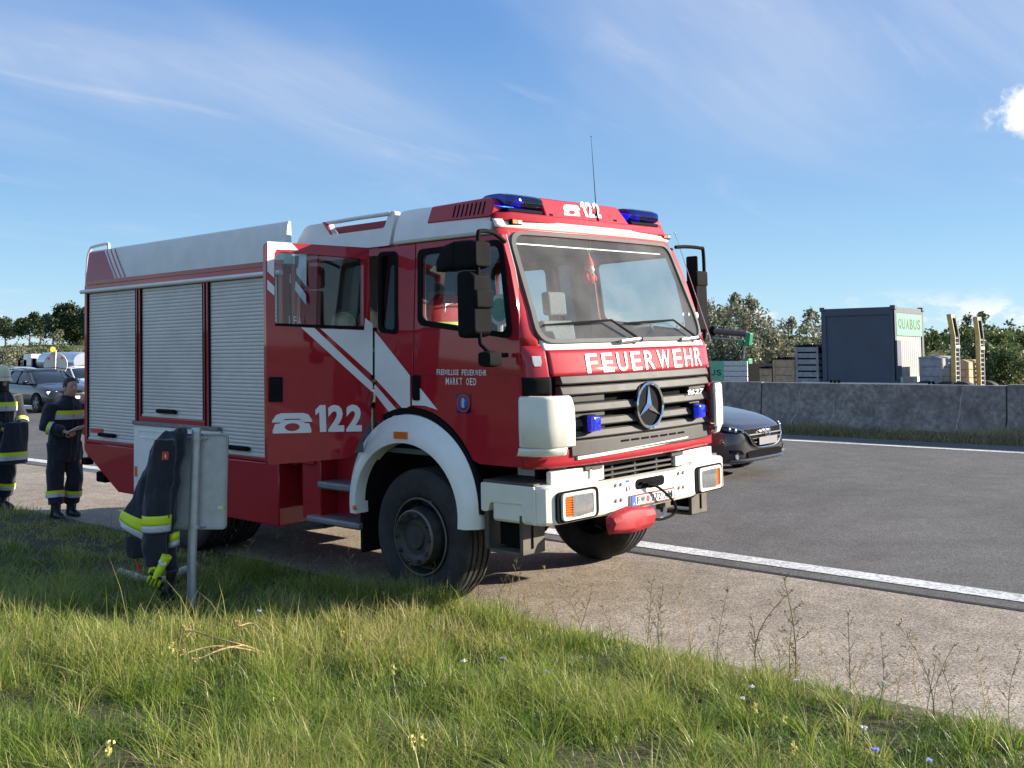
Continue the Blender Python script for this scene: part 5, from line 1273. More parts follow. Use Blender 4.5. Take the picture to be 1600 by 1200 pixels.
def roll():
    r = None; P = []
    for u, v, h in ((189, 895, .035), (205, 899, .035), (222, 905, .035), (240, 908, .03), (262, 905, .035), (280, 899, .04), (293, 893, .045)):
        d = wF+wR*(u-CAM['px'])/CAM['f']-wU*(v-CAM['py'])/CAM['f']; t = .5
        for _ in range(4000):
            t += .004; p = wC+d*t
            if p[2] < gz(p[0], p[1])+h: break
        P.append(p)
    base = P[0].copy(); base[2] -= .035
    b = MB(); b.tube(smoothpath([tuple(p-base) for p in P], 4), [.045]+[.034]*23+[.038], 10)
    o = b.build('cloth_roll', 'hose_fabric', loc=tuple(base), smooth=60); tag(o, 'beige grey cloth roll lying in the grass beside the sign post', 'cloth roll')
    q = P[-2]+np.array([.03, .05, .045]); b = MB(); b.tube([tuple(P[-3]-q+np.array([.0, .05, .03])), (0, 0, 0), tuple(P[-1]-q+np.array([.05, .05, .05]))], [.03, .036, .03], 10)
    o = b.build('cloth_roll', 'hose_fabric', loc=tuple(q), smooth=60); tag(o, 'short beige grey cloth roll lying on top of a longer one by the sign post', 'cloth roll')
roll()

# ================================================================ firefighters
def person(base, face, label, H=1.72, arms=None, helmet=False, carry=None, lean=.0):
    k = H/1.72; yaw = math.atan2(face[1], face[0])
    r = empty('person', tuple(base), (0, 0, yaw), label, 'person')
    S_ = lambda p: (p[0]*k, p[1]*k, p[2]*k)
    tilt = lambda p: (p[0]+lean*max(0, p[2]-.9), p[1], p[2])
    E = lambda x, y, z, a, c, n=20: [S_(tilt((x+a*math.cos(t), y+c*math.sin(t), z))) for t in np.linspace(0, 2*math.pi, n, endpoint=False)]
    hips = {1: (.0, .10, .92), -1: (.0, -.10, .92)}; knee = {1: (.05, .12, .50), -1: (.0, -.11, .50)}; ank = {1: (-.02, .13, .10), -1: (.06, -.12, .10)}
    sh = {1: (0, .205, 1.40), -1: (0, -.205, 1.40)}
    # bare body: one continuous figure
    b = MB()
    b.loft([E(0, 0, z, a, c) for z, a, c in ((.86, .10, .15), (1.0, .11, .15), (1.2, .10, .155), (1.38, .10, .17), (1.45, .06, .08), (1.50, .052, .055), (1.55, .055, .055))])
    hx = .03
    b.loft([E(hx+dx, 0, z, a, c) for z, a, c, dx in ((1.495, .035, .03, .03), (1.515, .062, .050, .025), (1.55, .085, .062, .012), (1.60, .096, .072, 0), (1.65, .094, .074, -.004), (1.695, .075, .060, -.008), (1.72, .03, .025, -.01))])
    b.tube([S_(tilt((hx+.085, 0, 1.625))), S_(tilt((hx+.112, 0, 1.592))), S_(tilt((hx+.092, 0, 1.580)))], [.010*k, .016*k, .010*k], 8)
    for s in (-1, 1): b.sphere(S_(tilt((hx-.005, s*.074, 1.60))), (.018*k, .010*k, .030*k), 8, 6)
    for s in (-1, 1):
        b.tube([S_(hips[s]), S_(knee[s]), S_(ank[s])], [.075*k, .055*k, .04*k], 10)
        e, w = arms[s]; b.tube([S_(tilt(sh[s])), S_(tilt(e)), S_(tilt(w))], [.05*k, .04*k, .03*k], 10)
        # hand: palm, four fingers, thumb
        W = Vector(w); d = (Vector(w)-Vector(e)).normalized(); lat = Vector((0, 0, 1)).cross(d).normalized() if abs(d.z) < .9 else Vector((1, 0, 0)); up = lat.cross(d)
        c = lambda p: S_(tilt(tuple(p)))
        b.tube([c(W), c(W+d*.05), c(W+d*.085)], [(.020*k, .030*k), (.020*k, .042*k), (.016*k, .040*k)], 10)
        for i, L_ in enumerate((.055, .066, .062, .048)):
            o = (i-1.5)*.021; q = W+d*.08+up*o; b.tube([c(q), c(q+d*L_*.55), c(q+d*L_*.8-lat*.02*s), c(q+d*L_*.75-lat*.045*s)], [.0095*k, .009*k, .0085*k, .006*k], 8)
        q = W+d*.03+up*.035; b.tube([c(q), c(q+up*.02+d*.03-lat*.01*s), c(q+up*.012+d*.06-lat*.03*s)], [.012*k, .0105*k, .008*k], 8)
    body = remeshed(b, .0085*k, 2).build('body', 'skin', r, smooth=80)
    # eyes and mouth
    for s in (-1, 1): MB().sphere(S_(tilt((hx+.083, s*.030, 1.618))), (.008, .011, .006), 8, 6).build('eye', 'leather', body)
    MB().tube([S_(tilt((hx+.080, -.022, 1.556))), S_(tilt((hx+.090, 0, 1.555))), S_(tilt((hx+.080, .022, 1.556)))], .004, 6).build('mouth', 'red_dark', body)
    # jacket
    TS = ((.70, .150, .205), (.80, .155, .212), (.95, .140, .200), (1.10, .145, .205), (1.25, .148, .215), (1.36, .13, .215), (1.43, .095, .15), (1.475, .075, .085), (1.51, .078, .085))
    def torso(z, g=0.):
        a = float(np.interp(z, [q[0] for q in TS], [q[1] for q in TS])); c = float(np.interp(z, [q[0] for q in TS], [q[2] for q in TS])); return E(.0, 0, z, a+g, c+g, 26)
    b = MB(); b.loft([torso(q[0]) for q in TS])
    def arm_pt(s, t):
        e, w = arms[s]; P = [Vector(sh[s]), Vector(e), Vector(w)]; return P[0].lerp(P[1], t*2) if t < .5 else P[1].lerp(P[2], t*2-1)
    for s in (-1, 1):
        b.tube([S_(tilt(tuple(arm_pt(s, t)))) for t in (0, .15, .35, .5, .65, .85, .98)], [q*k for q in (.085, .086, .080, .078, .074, .068, .064)], 16)
    jk = remeshed(b, .013*k, 4, .020, 8.).build('jacket', 'navy', r, smooth=80)
    def tband(z0, z1, mat, g=.012): MB().loft([torso(z, g) for z in np.linspace(z0, z1, 3)], caps=False).build('band', mat, jk, smooth=80)
    tband(1.275, 1.325, 'hi_yellow', .019); tband(1.215, 1.275, 'silver_band', .019)
    for s in (-1, 1):
        for t0, t1, mt in ((.60, .66, 'hi_yellow'), (.66, .71, 'silver_band')):
            MB().tube([S_(tilt(tuple(arm_pt(s, t)))) for t in (t0, (t0+t1)/2, t1)], .088*k, 16, caps=False).build('band', mt, jk, smooth=80)
    MB().tube([S_(tilt((.150, 0, .75))), S_(tilt((.158, 0, 1.1))), S_(tilt((.16, 0, 1.26))), S_(tilt((.115, 0, 1.44)))], .008*k, 6).build('zip', 'leather', jk)
    # trousers
    b = MB(); b.loft([E(0, 0, z, a, c) for z, a, c in ((.80, .13, .185), (.92, .135, .19), (1.02, .125, .18))])
    for s in (-1, 1):
        P = [hips[s], tuple(Vector(hips[s]).lerp(Vector(knee[s]), .5)), knee[s], tuple(Vector(knee[s]).lerp(Vector(ank[s]), .5)), (ank[s][0], ank[s][1], .17)]
        b.tube([S_(p) for p in P], [q*k for q in (.118, .112, .100, .095, .098)], 16)
    tr = remeshed(b, .013*k, 4, .022, 8.).build('trousers', 'navy', r, smooth=80)
    for s in (-1, 1):
        for z0, z1, mt in ((.295, .335, 'hi_yellow'), (.255, .295, 'silver_band')):
            kp, ap = Vector(knee[s]), Vector(ank[s]); f = lambda z: tuple(kp.lerp(ap, (kp.z-z)/(kp.z-ap.z)))
            MB().tube([S_(f(z)) for z in (z1, z0)], .114*k, 16, caps=False).build('band', mt, tr, smooth=80)
        a = ank[s]; b = MB(); b.tube([S_((a[0], a[1], .24)), S_((a[0], a[1], .10)), S_((a[0]-.01, a[1], .055))], [.062*k, .060*k, .056*k], 14)
        b.loft([[S_((a[0]+x, a[1]+w*math.cos(t), max(.0, h*.5+h*.5*math.sin(t)))) for t in np.linspace(0, 2*math.pi, 14, endpoint=False)] for x, w, h in ((-.085, .03, .07), (-.06, .045, .10), (.02, .05, .11), (.10, .052, .085), (.16, .046, .065), (.19, .02, .04))])
        remeshed(b, .010*k, 2).build('boot', 'leather', r, smooth=80)
    if helmet:
        b = MB(); b.loft([E(hx-.01, 0, z, a, c) for z, a, c in ((1.585, .150, .125), (1.60, .148, .122), (1.62, .126, .108), (1.68, .124, .106), (1.735, .105, .088), (1.775, .06, .05), (1.785, .02, .016))]); hm = b.build('helmet', 'helmet', r, smooth=60)
        MB().loft([E(hx-.01, 0, z, .128, .110) for z in (1.628, 1.65)], caps=False).build('band', 'silver_band', hm)
        b = MB(); b.loft([E(hx-.02, 0, z, a, c) for z, a, c in ((1.46, .10, .10), (1.55, .105, .095), (1.60, .11, .10))], caps=False); b.build('neck_guard', 'navy', hm, solid=.006)
    else:
        b = MB(); b.loft([E(hx-.018, 0, z, a, c) for z, a, c in ((1.60, .086, .080), (1.64, .094, .082), (1.69, .088, .072), (1.725, .06, .05), (1.738, .02, .018))]); b.build('hair', 'hair', r, smooth=80)
    return r
def stand(u, v):
    d = wF+wR*(u-CAM['px'])/CAM['f']-wU*(v-CAM['py'])/CAM['f']; t = 5.
    for _ in range(9000):
        t += .004; p = wC+d*t
        if p[2] < max(gz(p[0], p[1]), TT*p[1] if p[1] > -1.08 else -9): return p
pA = stand(97, 808); cA = wC-pA; cA[2] = 0; cA /= np.linalg.norm(cA); fA = cA*.80+np.array([wR[0], wR[1], 0])*.60
person(pA, fA, 'bareheaded firefighter in dark turnout gear reading papers beside the fire engine', 1.70, {1: ((.05, .27, 1.13), (.26, .13, 1.09)), -1: ((.03, -.29, 1.13), (.22, -.14, 1.07))}, lean=.10)
def papers():
    f = Vector((fA[0], fA[1], 0)).normalized(); l = Vector((-f.y, f.x, 0)); c = Vector(pA)+f*.40+l*.03+Vector((0, 0, 1.115))
    o = MB(); o.box((0, 0, 0), (.23, .31, .008)); o.box((.004, .003, .006), (.225, .305, .003)); o = o.build('clipboard', 'paper', smooth=None, bevel=.002)
    o.location = c; o.rotation_euler = (.15, -.30, math.atan2(f.y, f.x)); tag(o, 'light clipboard with papers held by the bareheaded firefighter', 'clipboard')
papers()
pB = stand(-8, 797); cB = wC-pB; cB[2] = 0; cB /= np.linalg.norm(cB); fB = cB*.75+np.array([wR[0], wR[1], 0])*.66
person(pB, fB, 'firefighter in a beige helmet carrying a spare jacket on the hard shoulder', 1.78, {1: ((.02, .29, 1.13), (.22, .20, .93)), -1: ((.06, -.27, 1.13), (.27, -.10, 1.0))}, helmet=True)
def spare():
    f = Vector((fB[0], fB[1], 0)).normalized(); l = Vector((-f.y, f.x, 0)); c = Vector(pB)+f*.34+l*.02
    r = empty('turnout_jacket', tuple(c), (0, 0, math.atan2(f.y, f.x)), 'folded dark turnout jacket hanging over the helmeted firefighter\'s arm', 'jacket')
    R2 = lambda z, g=0.: ring(.0, .0+.02*math.sin(z*7), z, .055+.04*(1.1-z)+g, .16+.10*(1.1-z)+g, 22, 0, .05, z*4)
    b = MB(); b.loft([R2(z) for z in (1.12, 1.08, 1.0, .88, .76, .66, .60)]); j = remeshed(b, .013, 3, .009, 9).build('body', 'navy', r, smooth=80)
    for z0, z1, m in ((.70, .75, 'hi_yellow'), (.65, .70, 'silver_band')): MB().loft([R2(z, .008) for z in (z0, (z0+z1)/2, z1)], caps=False).build('band', m, j, smooth=80)
spare()

# ================================================================ vehicles on the road
def car_wheel(x, y, s, r, root, mat='rim_alloy'):
    f = lambda a, q, h: (x+a, y*s-s*h, r+q)
    w = .20; t = MB().lathe([(r*.66, .03), (r*.72, .0), (r*.93, .002), (r, .03), (r, w-.03), (r*.93, w), (r*.66, w-.02)], f, 36, closed_profile=True).build('wheel', 'rubber', root, smooth=40)
    MB().lathe([(r*.67, .02), (r*.64, .012), (r*.60, .04), (r*.60, .12)], f, 32).build('rim', mat, t, smooth=40)
    b = MB()
    for k in range(5):
        a = 2*math.pi*k/5+.3; e = (math.cos(a), math.sin(a)); n_ = (-e[1], e[0]); P = []
        for rr, ww in ((r*.10, .030), (r*.62, .045)):
            for sg in (-1, 1): P.append((e[0]*rr+n_[0]*ww*sg, e[1]*rr+n_[1]*ww*sg))
        P = [P[0], P[1], P[3], P[2]]; b.prism(P, lambda p, q, d: f(p, q, d), .02, .05)
    b.lathe([(0, .018), (r*.16, .02), (r*.18, .05)], f, 16); b.build('spokes', mat, t, smooth=30)
    MB().lathe([(0, .10), (r*.62, .10)], f, 24).build('brake', 'dark', t)
    MB().lathe([(r*1.04, -.004), (r*1.14, -.006), (r*1.17, .02), (r*1.12, .12), (r*1.04, .12)], lambda a, q, h: (x+a, y*s-s*h, max(r+q, .26)), 32, closed_profile=True).build('arch', 'black_plastic', t, smooth=40)
material('rim_alloy', (.35, .35, .36), .35, metal=.8, var=.1)
glass('car_glass', (.05, .06, .065), 1.6, .02)
def car_body(root, paint, st, cab, W):
    """st: stations (x, zbottom, ztop, half width); cab: stations (x, zbase, ztop, base half width, top half width)"""
    def sec(x, zb, zt, w):
        h = zt-zb; P = [(0, zb), (w*.86, zb), (w*.965, zb+.05), (w, zb+h*.30), (w*.985, zb+h*.62), (w*.955, zt-h*.16), (w*.90, zt-h*.05), (w*.74, zt+.012), (w*.40, zt+.030), (0, zt+.036)]
        return [(x, y, z) for y, z in P]+[(x, -y, z) for y, z in reversed(P[1:-1])]
    b = MB(); b.loft([sec(*s) for s in st]); body = b.build('body', paint, root, smooth=45, subsurf=1)
    def csec(x, z0, z1, w0, w1, g=0.):
        P = [(w0, z0), (w0-(w0-w1)*.5+.01, z0+(z1-z0)*.5), (w1, z1-.05), (w1*.90, z1-.008), (w1*.5, z1+.014), (0, z1+.02)]
        P = [(y+g, z+g) for y, z in P[:-1]]+[(0, P[-1][1]+g)]
        return [(x, -y, z) for y, z in P]+[(x, y, z) for y, z in reversed(P[:-1])]
    gh = MB().loft([csec(*c) for c in cab]).build('glasshouse', 'car_glass', root, smooth=45)
    # roof skin and pillars
    b = MB(); rows = []
    for c in cab[1:-1]:
        q = csec(*c, .012); rows.append(q[2:-2])
    b.loft(rows, closed=False, caps=False); b.build('roof', paint, root, smooth=45, solid=.02)
    def edge(c, s, t): q = csec(*c, .006); a = Vector(q[0]); d = Vector(q[2]); p = a.lerp(d, t); return (p.x, p.y*(-s), p.z)
    for s in (-1, 1):
        MB().tube([edge(cab[0], s, 0), edge(cab[1], s, 1)], [.035, .030], 8).build('pillar', paint, root)
        MB().tube([edge(cab[-1], s, 0), edge(cab[-2], s, 1)], [.05, .035], 8).build('pillar', paint, root)
        for k in range(2, len(cab)-2):
            MB().tube([edge(cab[k], s, 0), edge(cab[k], s, 1)], [.028, .022], 6).build('pillar', 'black_plastic', root)
        mx = cab[0][0]-.45; w = cab[0][3]
        b = MB(); b.sphere((mx, s*(w+.16), cab[0][1]+.10), (.06, .10, .065), 10, 8); b.tube([(mx, s*(w+.02), cab[0][1]+.06), (mx, s*(w+.12), cab[0][1]+.09)], .018, 6); b.build('mirror', paint, root)
    return body
def hatchback():
    nose = (-2.93, 7.05); r = empty('hatchback_car', tuple(to_world((nose[0], nose[1], 0))), (TH, 0, 0), 'dark grey metallic hatchback driving past behind the fire engine', 'car')
    st = [(.00, .33, .62, .50), (-.03, .26, .68, .60), (-.10, .22, .735, .72), (-.22, .20, .785, .80), (-.45, .20, .86, .865), (-.85, .20, .93, .895), (-1.25, .20, .98, .90), (-2.2, .2, .985, .90), (-3.2, .2, 1.0, .90), (-3.9, .22, .98, .87), (-4.3, .28, .93, .80), (-4.45, .4, .85, .70)]
    cab = [(-1.15, .96, .985, .80, .70), (-1.95, .98, 1.40, .80, .60), (-2.45, .98, 1.45, .80, .60), (-3.35, 1.0, 1.42, .79, .58), (-3.9, 1.0, 1.28, .75, .55), (-4.25, .98, 1.02, .70, .55)]
    car_body(r, 'gun_metal', st, cab, .9)
    for x in (-.90, -3.60):
        for s in (-1, 1): car_wheel(x, .905, s, .325, r)
    nx = lambda y: float(np.interp(abs(y), [0, .35, .5, .6, .72, .8, .865], [.004, .0, -.018, -.045, -.11, -.21, -.43]))
    xz = lambda z: float(np.interp(z, [.20, .26, .33, .60, .68, .735, .785, .86], [-.12, -.03, 0, 0, -.035, -.085, -.17, -.35]))
    fx = lambda y, z, d: (nx(y)+xz(z)+d, y, z)
    # grille with surround
    gr = [(-.47, .70), (-.50, .66), (-.36, .50), (-.20, .455), (.20, .455), (.36, .50), (.50, .66), (.47, .70)]
    MB().prism(dens(gr, .06), fx, -.05, .030).build('grille', 'dark', r, smooth=30)
    for z in (.52, .575, .63):
        w = float(np.interp(z, [.455, .5, .66, .7], [.2, .36, .49, .46]))
        MB().loft([[fx(y, z-.008, .028), fx(y, z-.008, .042), fx(y, z+.008, .042), fx(y, z+.008, .028)] for y in np.linspace(-w+.02, w-.02, 14)]).build('grille_bar', 'grille', r)
    P = [(-.66, .745), (-.56, .70), (-.48, .64), (-.38, .51), (-.22, .445), (0, .435), (.22, .445), (.38, .51), (.48, .64), (.56, .70), (.66, .745)]
    Q = smoothpath([(y, z, 0) for y, z in P], 3); MB().tube([fx(y, z, .034) for y, z, _ in Q], .011, 6).build('grille_surround', 'chrome', r)
    e = MB(); c0 = fx(0, .655, .075)
    e.lathe([(.066, 0), (.075, .012), (.084, 0)], lambda a, q, h: (c0[0]+h, a*1.1, c0[2]+q*.9), 28, closed_profile=True)
    e.tube([(c0[0]+.008, -.066, c0[2]+.022), (c0[0]+.01, -.030, c0[2]+.018), (c0[0]+.012, 0, c0[2]-.022), (c0[0]+.01, .030, c0[2]+.018), (c0[0]+.008, .066, c0[2]+.022)], .0075, 6); e.build('emblem', 'chrome', r)
    MB().prism([(-.26, .475), (.26, .475), (.26, .585), (-.26, .585)], lambda y, z, d: (.055+d, y, z), 0, .012).build('number_plate', 'plate_grey', r, bevel=.003)
    MB().prism(dens(rpoly([(-.46, .30), (.46, .30), (.50, .375), (.40, .40), (-.40, .40), (-.50, .375)], .02), .06), fx, -.03, .022).build('lower_intake', 'dark', r, smooth=30)
    MB().loft([[fx(y, .245, .0), fx(y, .245, .045), fx(y, .275, .050), fx(y, .30, .02)] for y in np.linspace(-.74, .74, 20)]).build('splitter', 'gun_metal', r, smooth=40)
    for s in (-1, 1):
        hl = dens(rpoly([(s*.54, .685), (s*.60, .655), (s*.79, .685), (s*.815, .735), (s*.80, .775), (s*.66, .745)], .02), .05)
        h = MB().prism(hl, lambda y, z, d: (nx(y)+xz(z)+d, y, z), -.03, .022).build('headlamp', 'black_plastic', r, smooth=40)
        for k, (y, z) in enumerate(((.63, .698), (.70, .715))):
            MB().lathe([(0, .012), (.022, .008), (.034, 0)], lambda a, q, hh: (nx(y)+xz(z)+.022+hh, s*y+a, z+q), 14).build('lamp', 'lens', h)
        MB().prism(rpoly([(s*.55, .36), (s*.74, .385), (s*.74, .43), (s*.60, .42)], .01), fx, -.03, .018).build('fog_pocket', 'dark', r)
        MB().lathe([(0, .02), (.04, .015), (.045, 0)], lambda a, q, hh: (nx(.66)+hh+.004, s*.66+a, .335+q), 14).build('fog_lamp', 'lens', r)
material('plate_grey', (.20, .18, .19), .6, var=.1)
hatchback()
def estate(loc, paint, label, group=None, lamps=True, yaw=0):
    r = empty('estate_car', tuple(loc), (TH, .010, yaw), label, 'car', group)
    st = [(.0, .36, .64, .55), (-.04, .28, .72, .68), (-.14, .24, .80, .78), (-.40, .22, .90, .87), (-.90, .22, .97, .90), (-1.35, .22, 1.0, .90), (-2.3, .22, 1.0, .91), (-3.4, .22, 1.02, .91), (-4.2, .24, 1.03, .89), (-4.6, .3, 1.0, .85), (-4.72, .42, .92, .80)]
    cab = [(-1.25, .98, 1.0, .82, .74), (-2.05, 1.0, 1.43, .82, .62), (-2.75, 1.0, 1.48, .82, .62), (-3.6, 1.02, 1.47, .81, .61), (-4.35, 1.02, 1.42, .79, .60), (-4.66, 1.0, 1.05, .76, .60)]
    car_body(r, paint, st, cab, .9)
    for x in (-.95, -3.62):
        for s in (-1, 1): car_wheel(x, .915, s, .33, r)
    nx = lambda y: .012-.26*(abs(y)/.80)**2.4
    fx = lambda y, z, d: (nx(y)+d-.12*max(0, z-.62), y, z)
    MB().prism(dens(rrect(-.42, .42, .60, .76, .03), .06), fx, -.05, .02).build('grille', 'dark', r)
    MB().prism(dens(rrect(-.6, .6, .34, .44, .03), .06), fx, -.05, .03).build('lower_intake', 'dark', r)
    MB().tube([fx(-.40, .61, .03), fx(.40, .75, .03)], .012, 6).build('grille_bar', 'chrome', r)
    MB().prism(rrect(-.26, .26, .47, .57, .01), lambda y, z, d: (.045+d, y, z), 0, .01).build('number_plate', 'white_print', r)
    for s in (-1, 1):
        MB().prism(dens(rpoly([(s*.50, .64), (s*.78, .66), (s*.80, .76), (s*.52, .76)], .03), .06), fx, -.04, .025).build('headlamp', 'head_on' if lamps else 'lens', r)
        MB().tube([(-1.6, s*.64, 1.47), (-2.8, s*.63, 1.53), (-4.2, s*.62, 1.47)], .014, 6).build('roof_rail', 'black_plastic', r)
    return r
material('head_on', (.8, .8, .75), .2, var=.02, emit=((1, .95, .82), 1.2))
def wheel_at(u, v, Z): p = w_at(u, v, Z); y = p[1]+.915; return (p[0]+.95, y, float(TT*y-drop(p[0]))+.004)
estate(wheel_at(55, 645, 38), 'car_dark', 'dark estate car with lit headlamps coming up behind the fire engine')
estate(wheel_at(22, 628, 52), 'car_silver', 'silver estate car hidden up to its roof behind a dark estate car', lamps=False)
estate(wheel_at(118, 632, 46), 'car_white', 'pale blue estate car half hidden behind the rear of the fire engine', lamps=True)

material('disc_back', (.72, .66, .58), .7, var=.08)
def disc_sign():
    p = w_at(87, 570, 44.); gx, gy = p[0], p[1]; z0 = TT*gy-float(drop(gx)); zc = p[2]; rr = 18.5/CAM['f']*44
    yaw = math.atan2(wR[1], wR[0]); r = empty('warning_disc', (gx, gy, z0), (0, 0, yaw), 'round white back of a warning sign with an orange lamp on its pole', 'road sign')
    h = zc-z0
    MB().tube([(0, -.06, 0), (0, -.06, h+rr+.12)], .045, 10).build('pole', 'galvanised', r)
    MB().lathe([(0, 0), (rr*.96, 0), (rr, -.02), (rr, .02), (0, .02)], lambda a, c, d: (a, d, h+c), 36).build('disc', 'disc_back', r)
    for a in (.8, 2.4, 3.9, 5.5): MB().box((rr*.8*math.cos(a), -.03, h+rr*.8*math.sin(a)), (.09, .03, .06)).build('clip', 'red_print', r)
    MB().sphere((-.12, -.05, h+rr+.14), (.10, .09, .11), 14, 10).build('lamp', 'orange_on', r); MB().box((-.10, -.05, h+rr+.01), (.14, .12, .06)).build('lamp_base', 'ochre', r, bevel=.01)
    b = MB(); b.bb(-.5, .5, -.35, .25, 0, .12); b.build('foot', 'rubber', r, bevel=.03)
material('orange_on', (.85, .30, .02), .3, var=.05, emit=((1., .38, .02), .9))
disc_sign()
def tanker():
    y = 27.; p = w_on_y(62, 553, y); x0 = p[0]; gzv = .43; zt = p[2]-gzv
    r = empty('tank_lorry', (x0, y, gzv), (0, 0, math.pi), 'white tank lorry with a silver tank driving away on the opposite carriageway', 'lorry')
    k = zt/2.95
    def B(x0_, x1_, w, z0, z1): return MB().bb(x0_*k, x1_*k, -w*k, w*k, z0*k, z1*k)
    # local x forward; cab front at +1
    b = MB(); b.loft([[(x*k, y_*k, z*k) for y_, z in rrect(-w, w, z0, z1, .12)] for x, w, z0, z1 in ((1.15, 1.15, .55, 2.2), (1.12, 1.2, .5, 2.55), (.95, 1.24, .5, 2.9), (-.6, 1.24, .5, 2.95), (-.75, 1.2, .55, 2.9))]); b.build('cab', 'white', r, smooth=35)
    B(1.125, 1.175, 1.0, 1.55, 2.3).build('windscreen', 'car_glass', r)
    for s in (-1, 1):
        MB().prism(rpoly([(.25*k, 1.6*k), (.95*k, 1.55*k), (.9*k, 2.3*k), (.25*k, 2.35*k)], .05), lambda x, z, d: (x, s*(1.245*k+d), z), 0, .01).build('window', 'car_glass', r)
        MB().box((1.25*k, s*1.55*k, 1.9*k), (.16*k, .26*k, .9*k)).build('mirror', 'black_plastic', r, bevel=.03)
        MB().tube([(1.0*k, s*1.24*k, 2.35*k), (1.25*k, s*1.5*k, 2.4*k)], .03, 6).build('mirror_arm', 'black_plastic', r)
    B(-1.1, -.8, 1.1, .6, 2.5).build('cab_gap', 'dark', r)
    b = MB(); secs = []
    for x, s in ((-1.4, .55), (-1.5, .8), (-1.75, .96), (-2.3, 1.), (-9.5, 1.), (-9.9, .85)):
        secs.append([(x*k, 1.2*s*math.cos(a)*k, (2.15+.95*s*math.sin(a))*k) for a in np.linspace(0, 2*math.pi, 28, endpoint=False)])
    b.loft(secs).build('tank', 'tank', r, smooth=50)
    B(-9.8, -1.2, .5, .7, 1.15).build('frame', 'dark', r)
    for x in (.2, -2.2, -7.0, -8.3):
        for s in (-1, 1): MB().lathe([(.25*k, 0), (.5*k, 0), (.52*k, .1), (.52*k, .3), (.25*k, .3)], lambda a, c, h: (x*k+a, s*(1.2*k-h), .52*k+c), 24, closed_profile=True).build('wheel', 'rubber', r)
tanker()
material('wall_dark', (.030, .028, .026), .85, var=.3)
def low_wall():
    r = empty('noise_wall', (-90, 30.8, .1), (0, 0, 0), 'low dark timber wall along the far edge of the opposite carriageway', 'wall')
    for k in range(24):
        x = -72+k*5.2; MB().bb(x, x+5.1, -.06, .06, -.5, .95-.0).build('wall_panel', 'wall_dark', r, bevel=.01); MB().bb(x-.10, x+.0, -.10, .10, -.5, 1.0).build('post', 'dark', r)
low_wall()

# ================================================================ low loader with its load beyond the barrier
LY = 26.0
def lw(u, v, y=LY): return w_on_y(u, v, y)
zb = float(lw(1330, 599)[2]); ZG = .43
def low_loader():
    x0 = float(lw(1160, 597)[0]); x1 = float(lw(1540, 597)[0])
    r = empty('low_loader', ((x0+x1)/2, LY+1.2, ZG), (0, 0, 0), 'low loader trailer with two raised ochre ramps parked beyond the barrier', 'trailer'); ox = (x0+x1)/2; oy = LY+1.2
    def B(name, a, b_, c, d, e, f, m, bv=.01): return MB().bb(a-ox, b_-ox, c-oy, d-oy, e-ZG, f-ZG).build(name, m, r, bevel=bv)
    B('deck', x0, x1, LY-.05, LY+2.5, zb-.16, zb-.04, 'steel')
    xa, xb = float(lw(1255, 597)[0]), float(lw(1458, 597)[0])
    B('side_rail', xa, xb, LY-.14, LY-.06, zb-.06, zb+.035, 'galvanised')
    for u in (1302, 1308, 1314, 1455, 1462):
        x = float(lw(u, 597)[0]); B('stake_pocket', x-.025, x+.025, LY-.19, LY-.14, zb-.05, zb+.10, 'dark', .004)
    for k, u in enumerate((1440, 1475, 1500)):
        x = float(lw(u, 600)[0])
        for y in (LY+.1, LY+2.1): MB().lathe([(.2, 0), (.42, 0), (.44, .08), (.44, .3), (.2, .3)], lambda a, c, h: (x-ox+a, y-oy+h, .44+c), 24, closed_profile=True).build('wheel', 'rubber', r)
    B('frame', x0, x1, LY+.6, LY+1.8, zb-.45, zb-.16, 'dark')
    # raised loading ramps
    for (ub, ut, vt) in ((1487, 1479, 491), (1526, 1520, 495)):
        pb = lw(ub, 602); pt = lw(ut, vt); y0 = LY+.25 if ub < 1500 else LY+1.55
        pb = w_on_y(ub, 602, y0); pt = w_on_y(ut, vt, y0)
        xb_, zb_, xt, zt = pb[0]-ox, pb[2]-ZG-.2, pt[0]-ox, pt[2]-ZG; w = .33; kink = .72
        m = (xb_+.02, zb_+(zt-zb_)*kink)
        A = empty; ramp = None
        for s, mt in ((0, 'ochre'), (w, 'wood_grey')):
            b = MB(); b.loft([[(x+dx, y0-oy+s+dy, z) for dx, dy in ((0, -.025), (.14, -.025), (.14, .025), (0, .025))] for x, z in ((xb_, zb_), m, (xt, zt-.02))])
            o = b.build('ramp', mt, r, bevel=.006) if ramp is None else b.build('stringer', mt, ramp, bevel=.006)
            if ramp is None: ramp = o
        n = 12
        for k in range(n):
            t = (k+.5)/n*kink; z = zb_+(zt-zb_)*t; x = xb_+.02*t; MB().bb(x+.02, x+.13, y0-oy+.02, y0-oy+w-.02, z-.018, z+.018).build('rung', 'wood_grey', ramp, bevel=.004)
        b = MB()
        for k in range(5):
            yy = y0-oy+.03+k*(w-.06)/4; b.tube([(m[0]+.1, yy, m[1]), (xt+.1, yy, zt-.12)], .016, 6)
        b.build('tip_bars', 'dark', ramp); b = MB(); b.bb(xt+.01, xt+.14, y0-oy-.02, y0-oy+w+.02, zt-.12, zt); b.build('tip_plate', 'wood_grey', ramp, bevel=.006)
        zz = zb_+(zt-zb_)*.58; MB().bb(xb_+.12, xb_+.165, y0-oy-.02, y0-oy+w+.04, zz-.05, zz+.05).build('marker_board', 'container_end', ramp, bevel=.004)
low_loader()
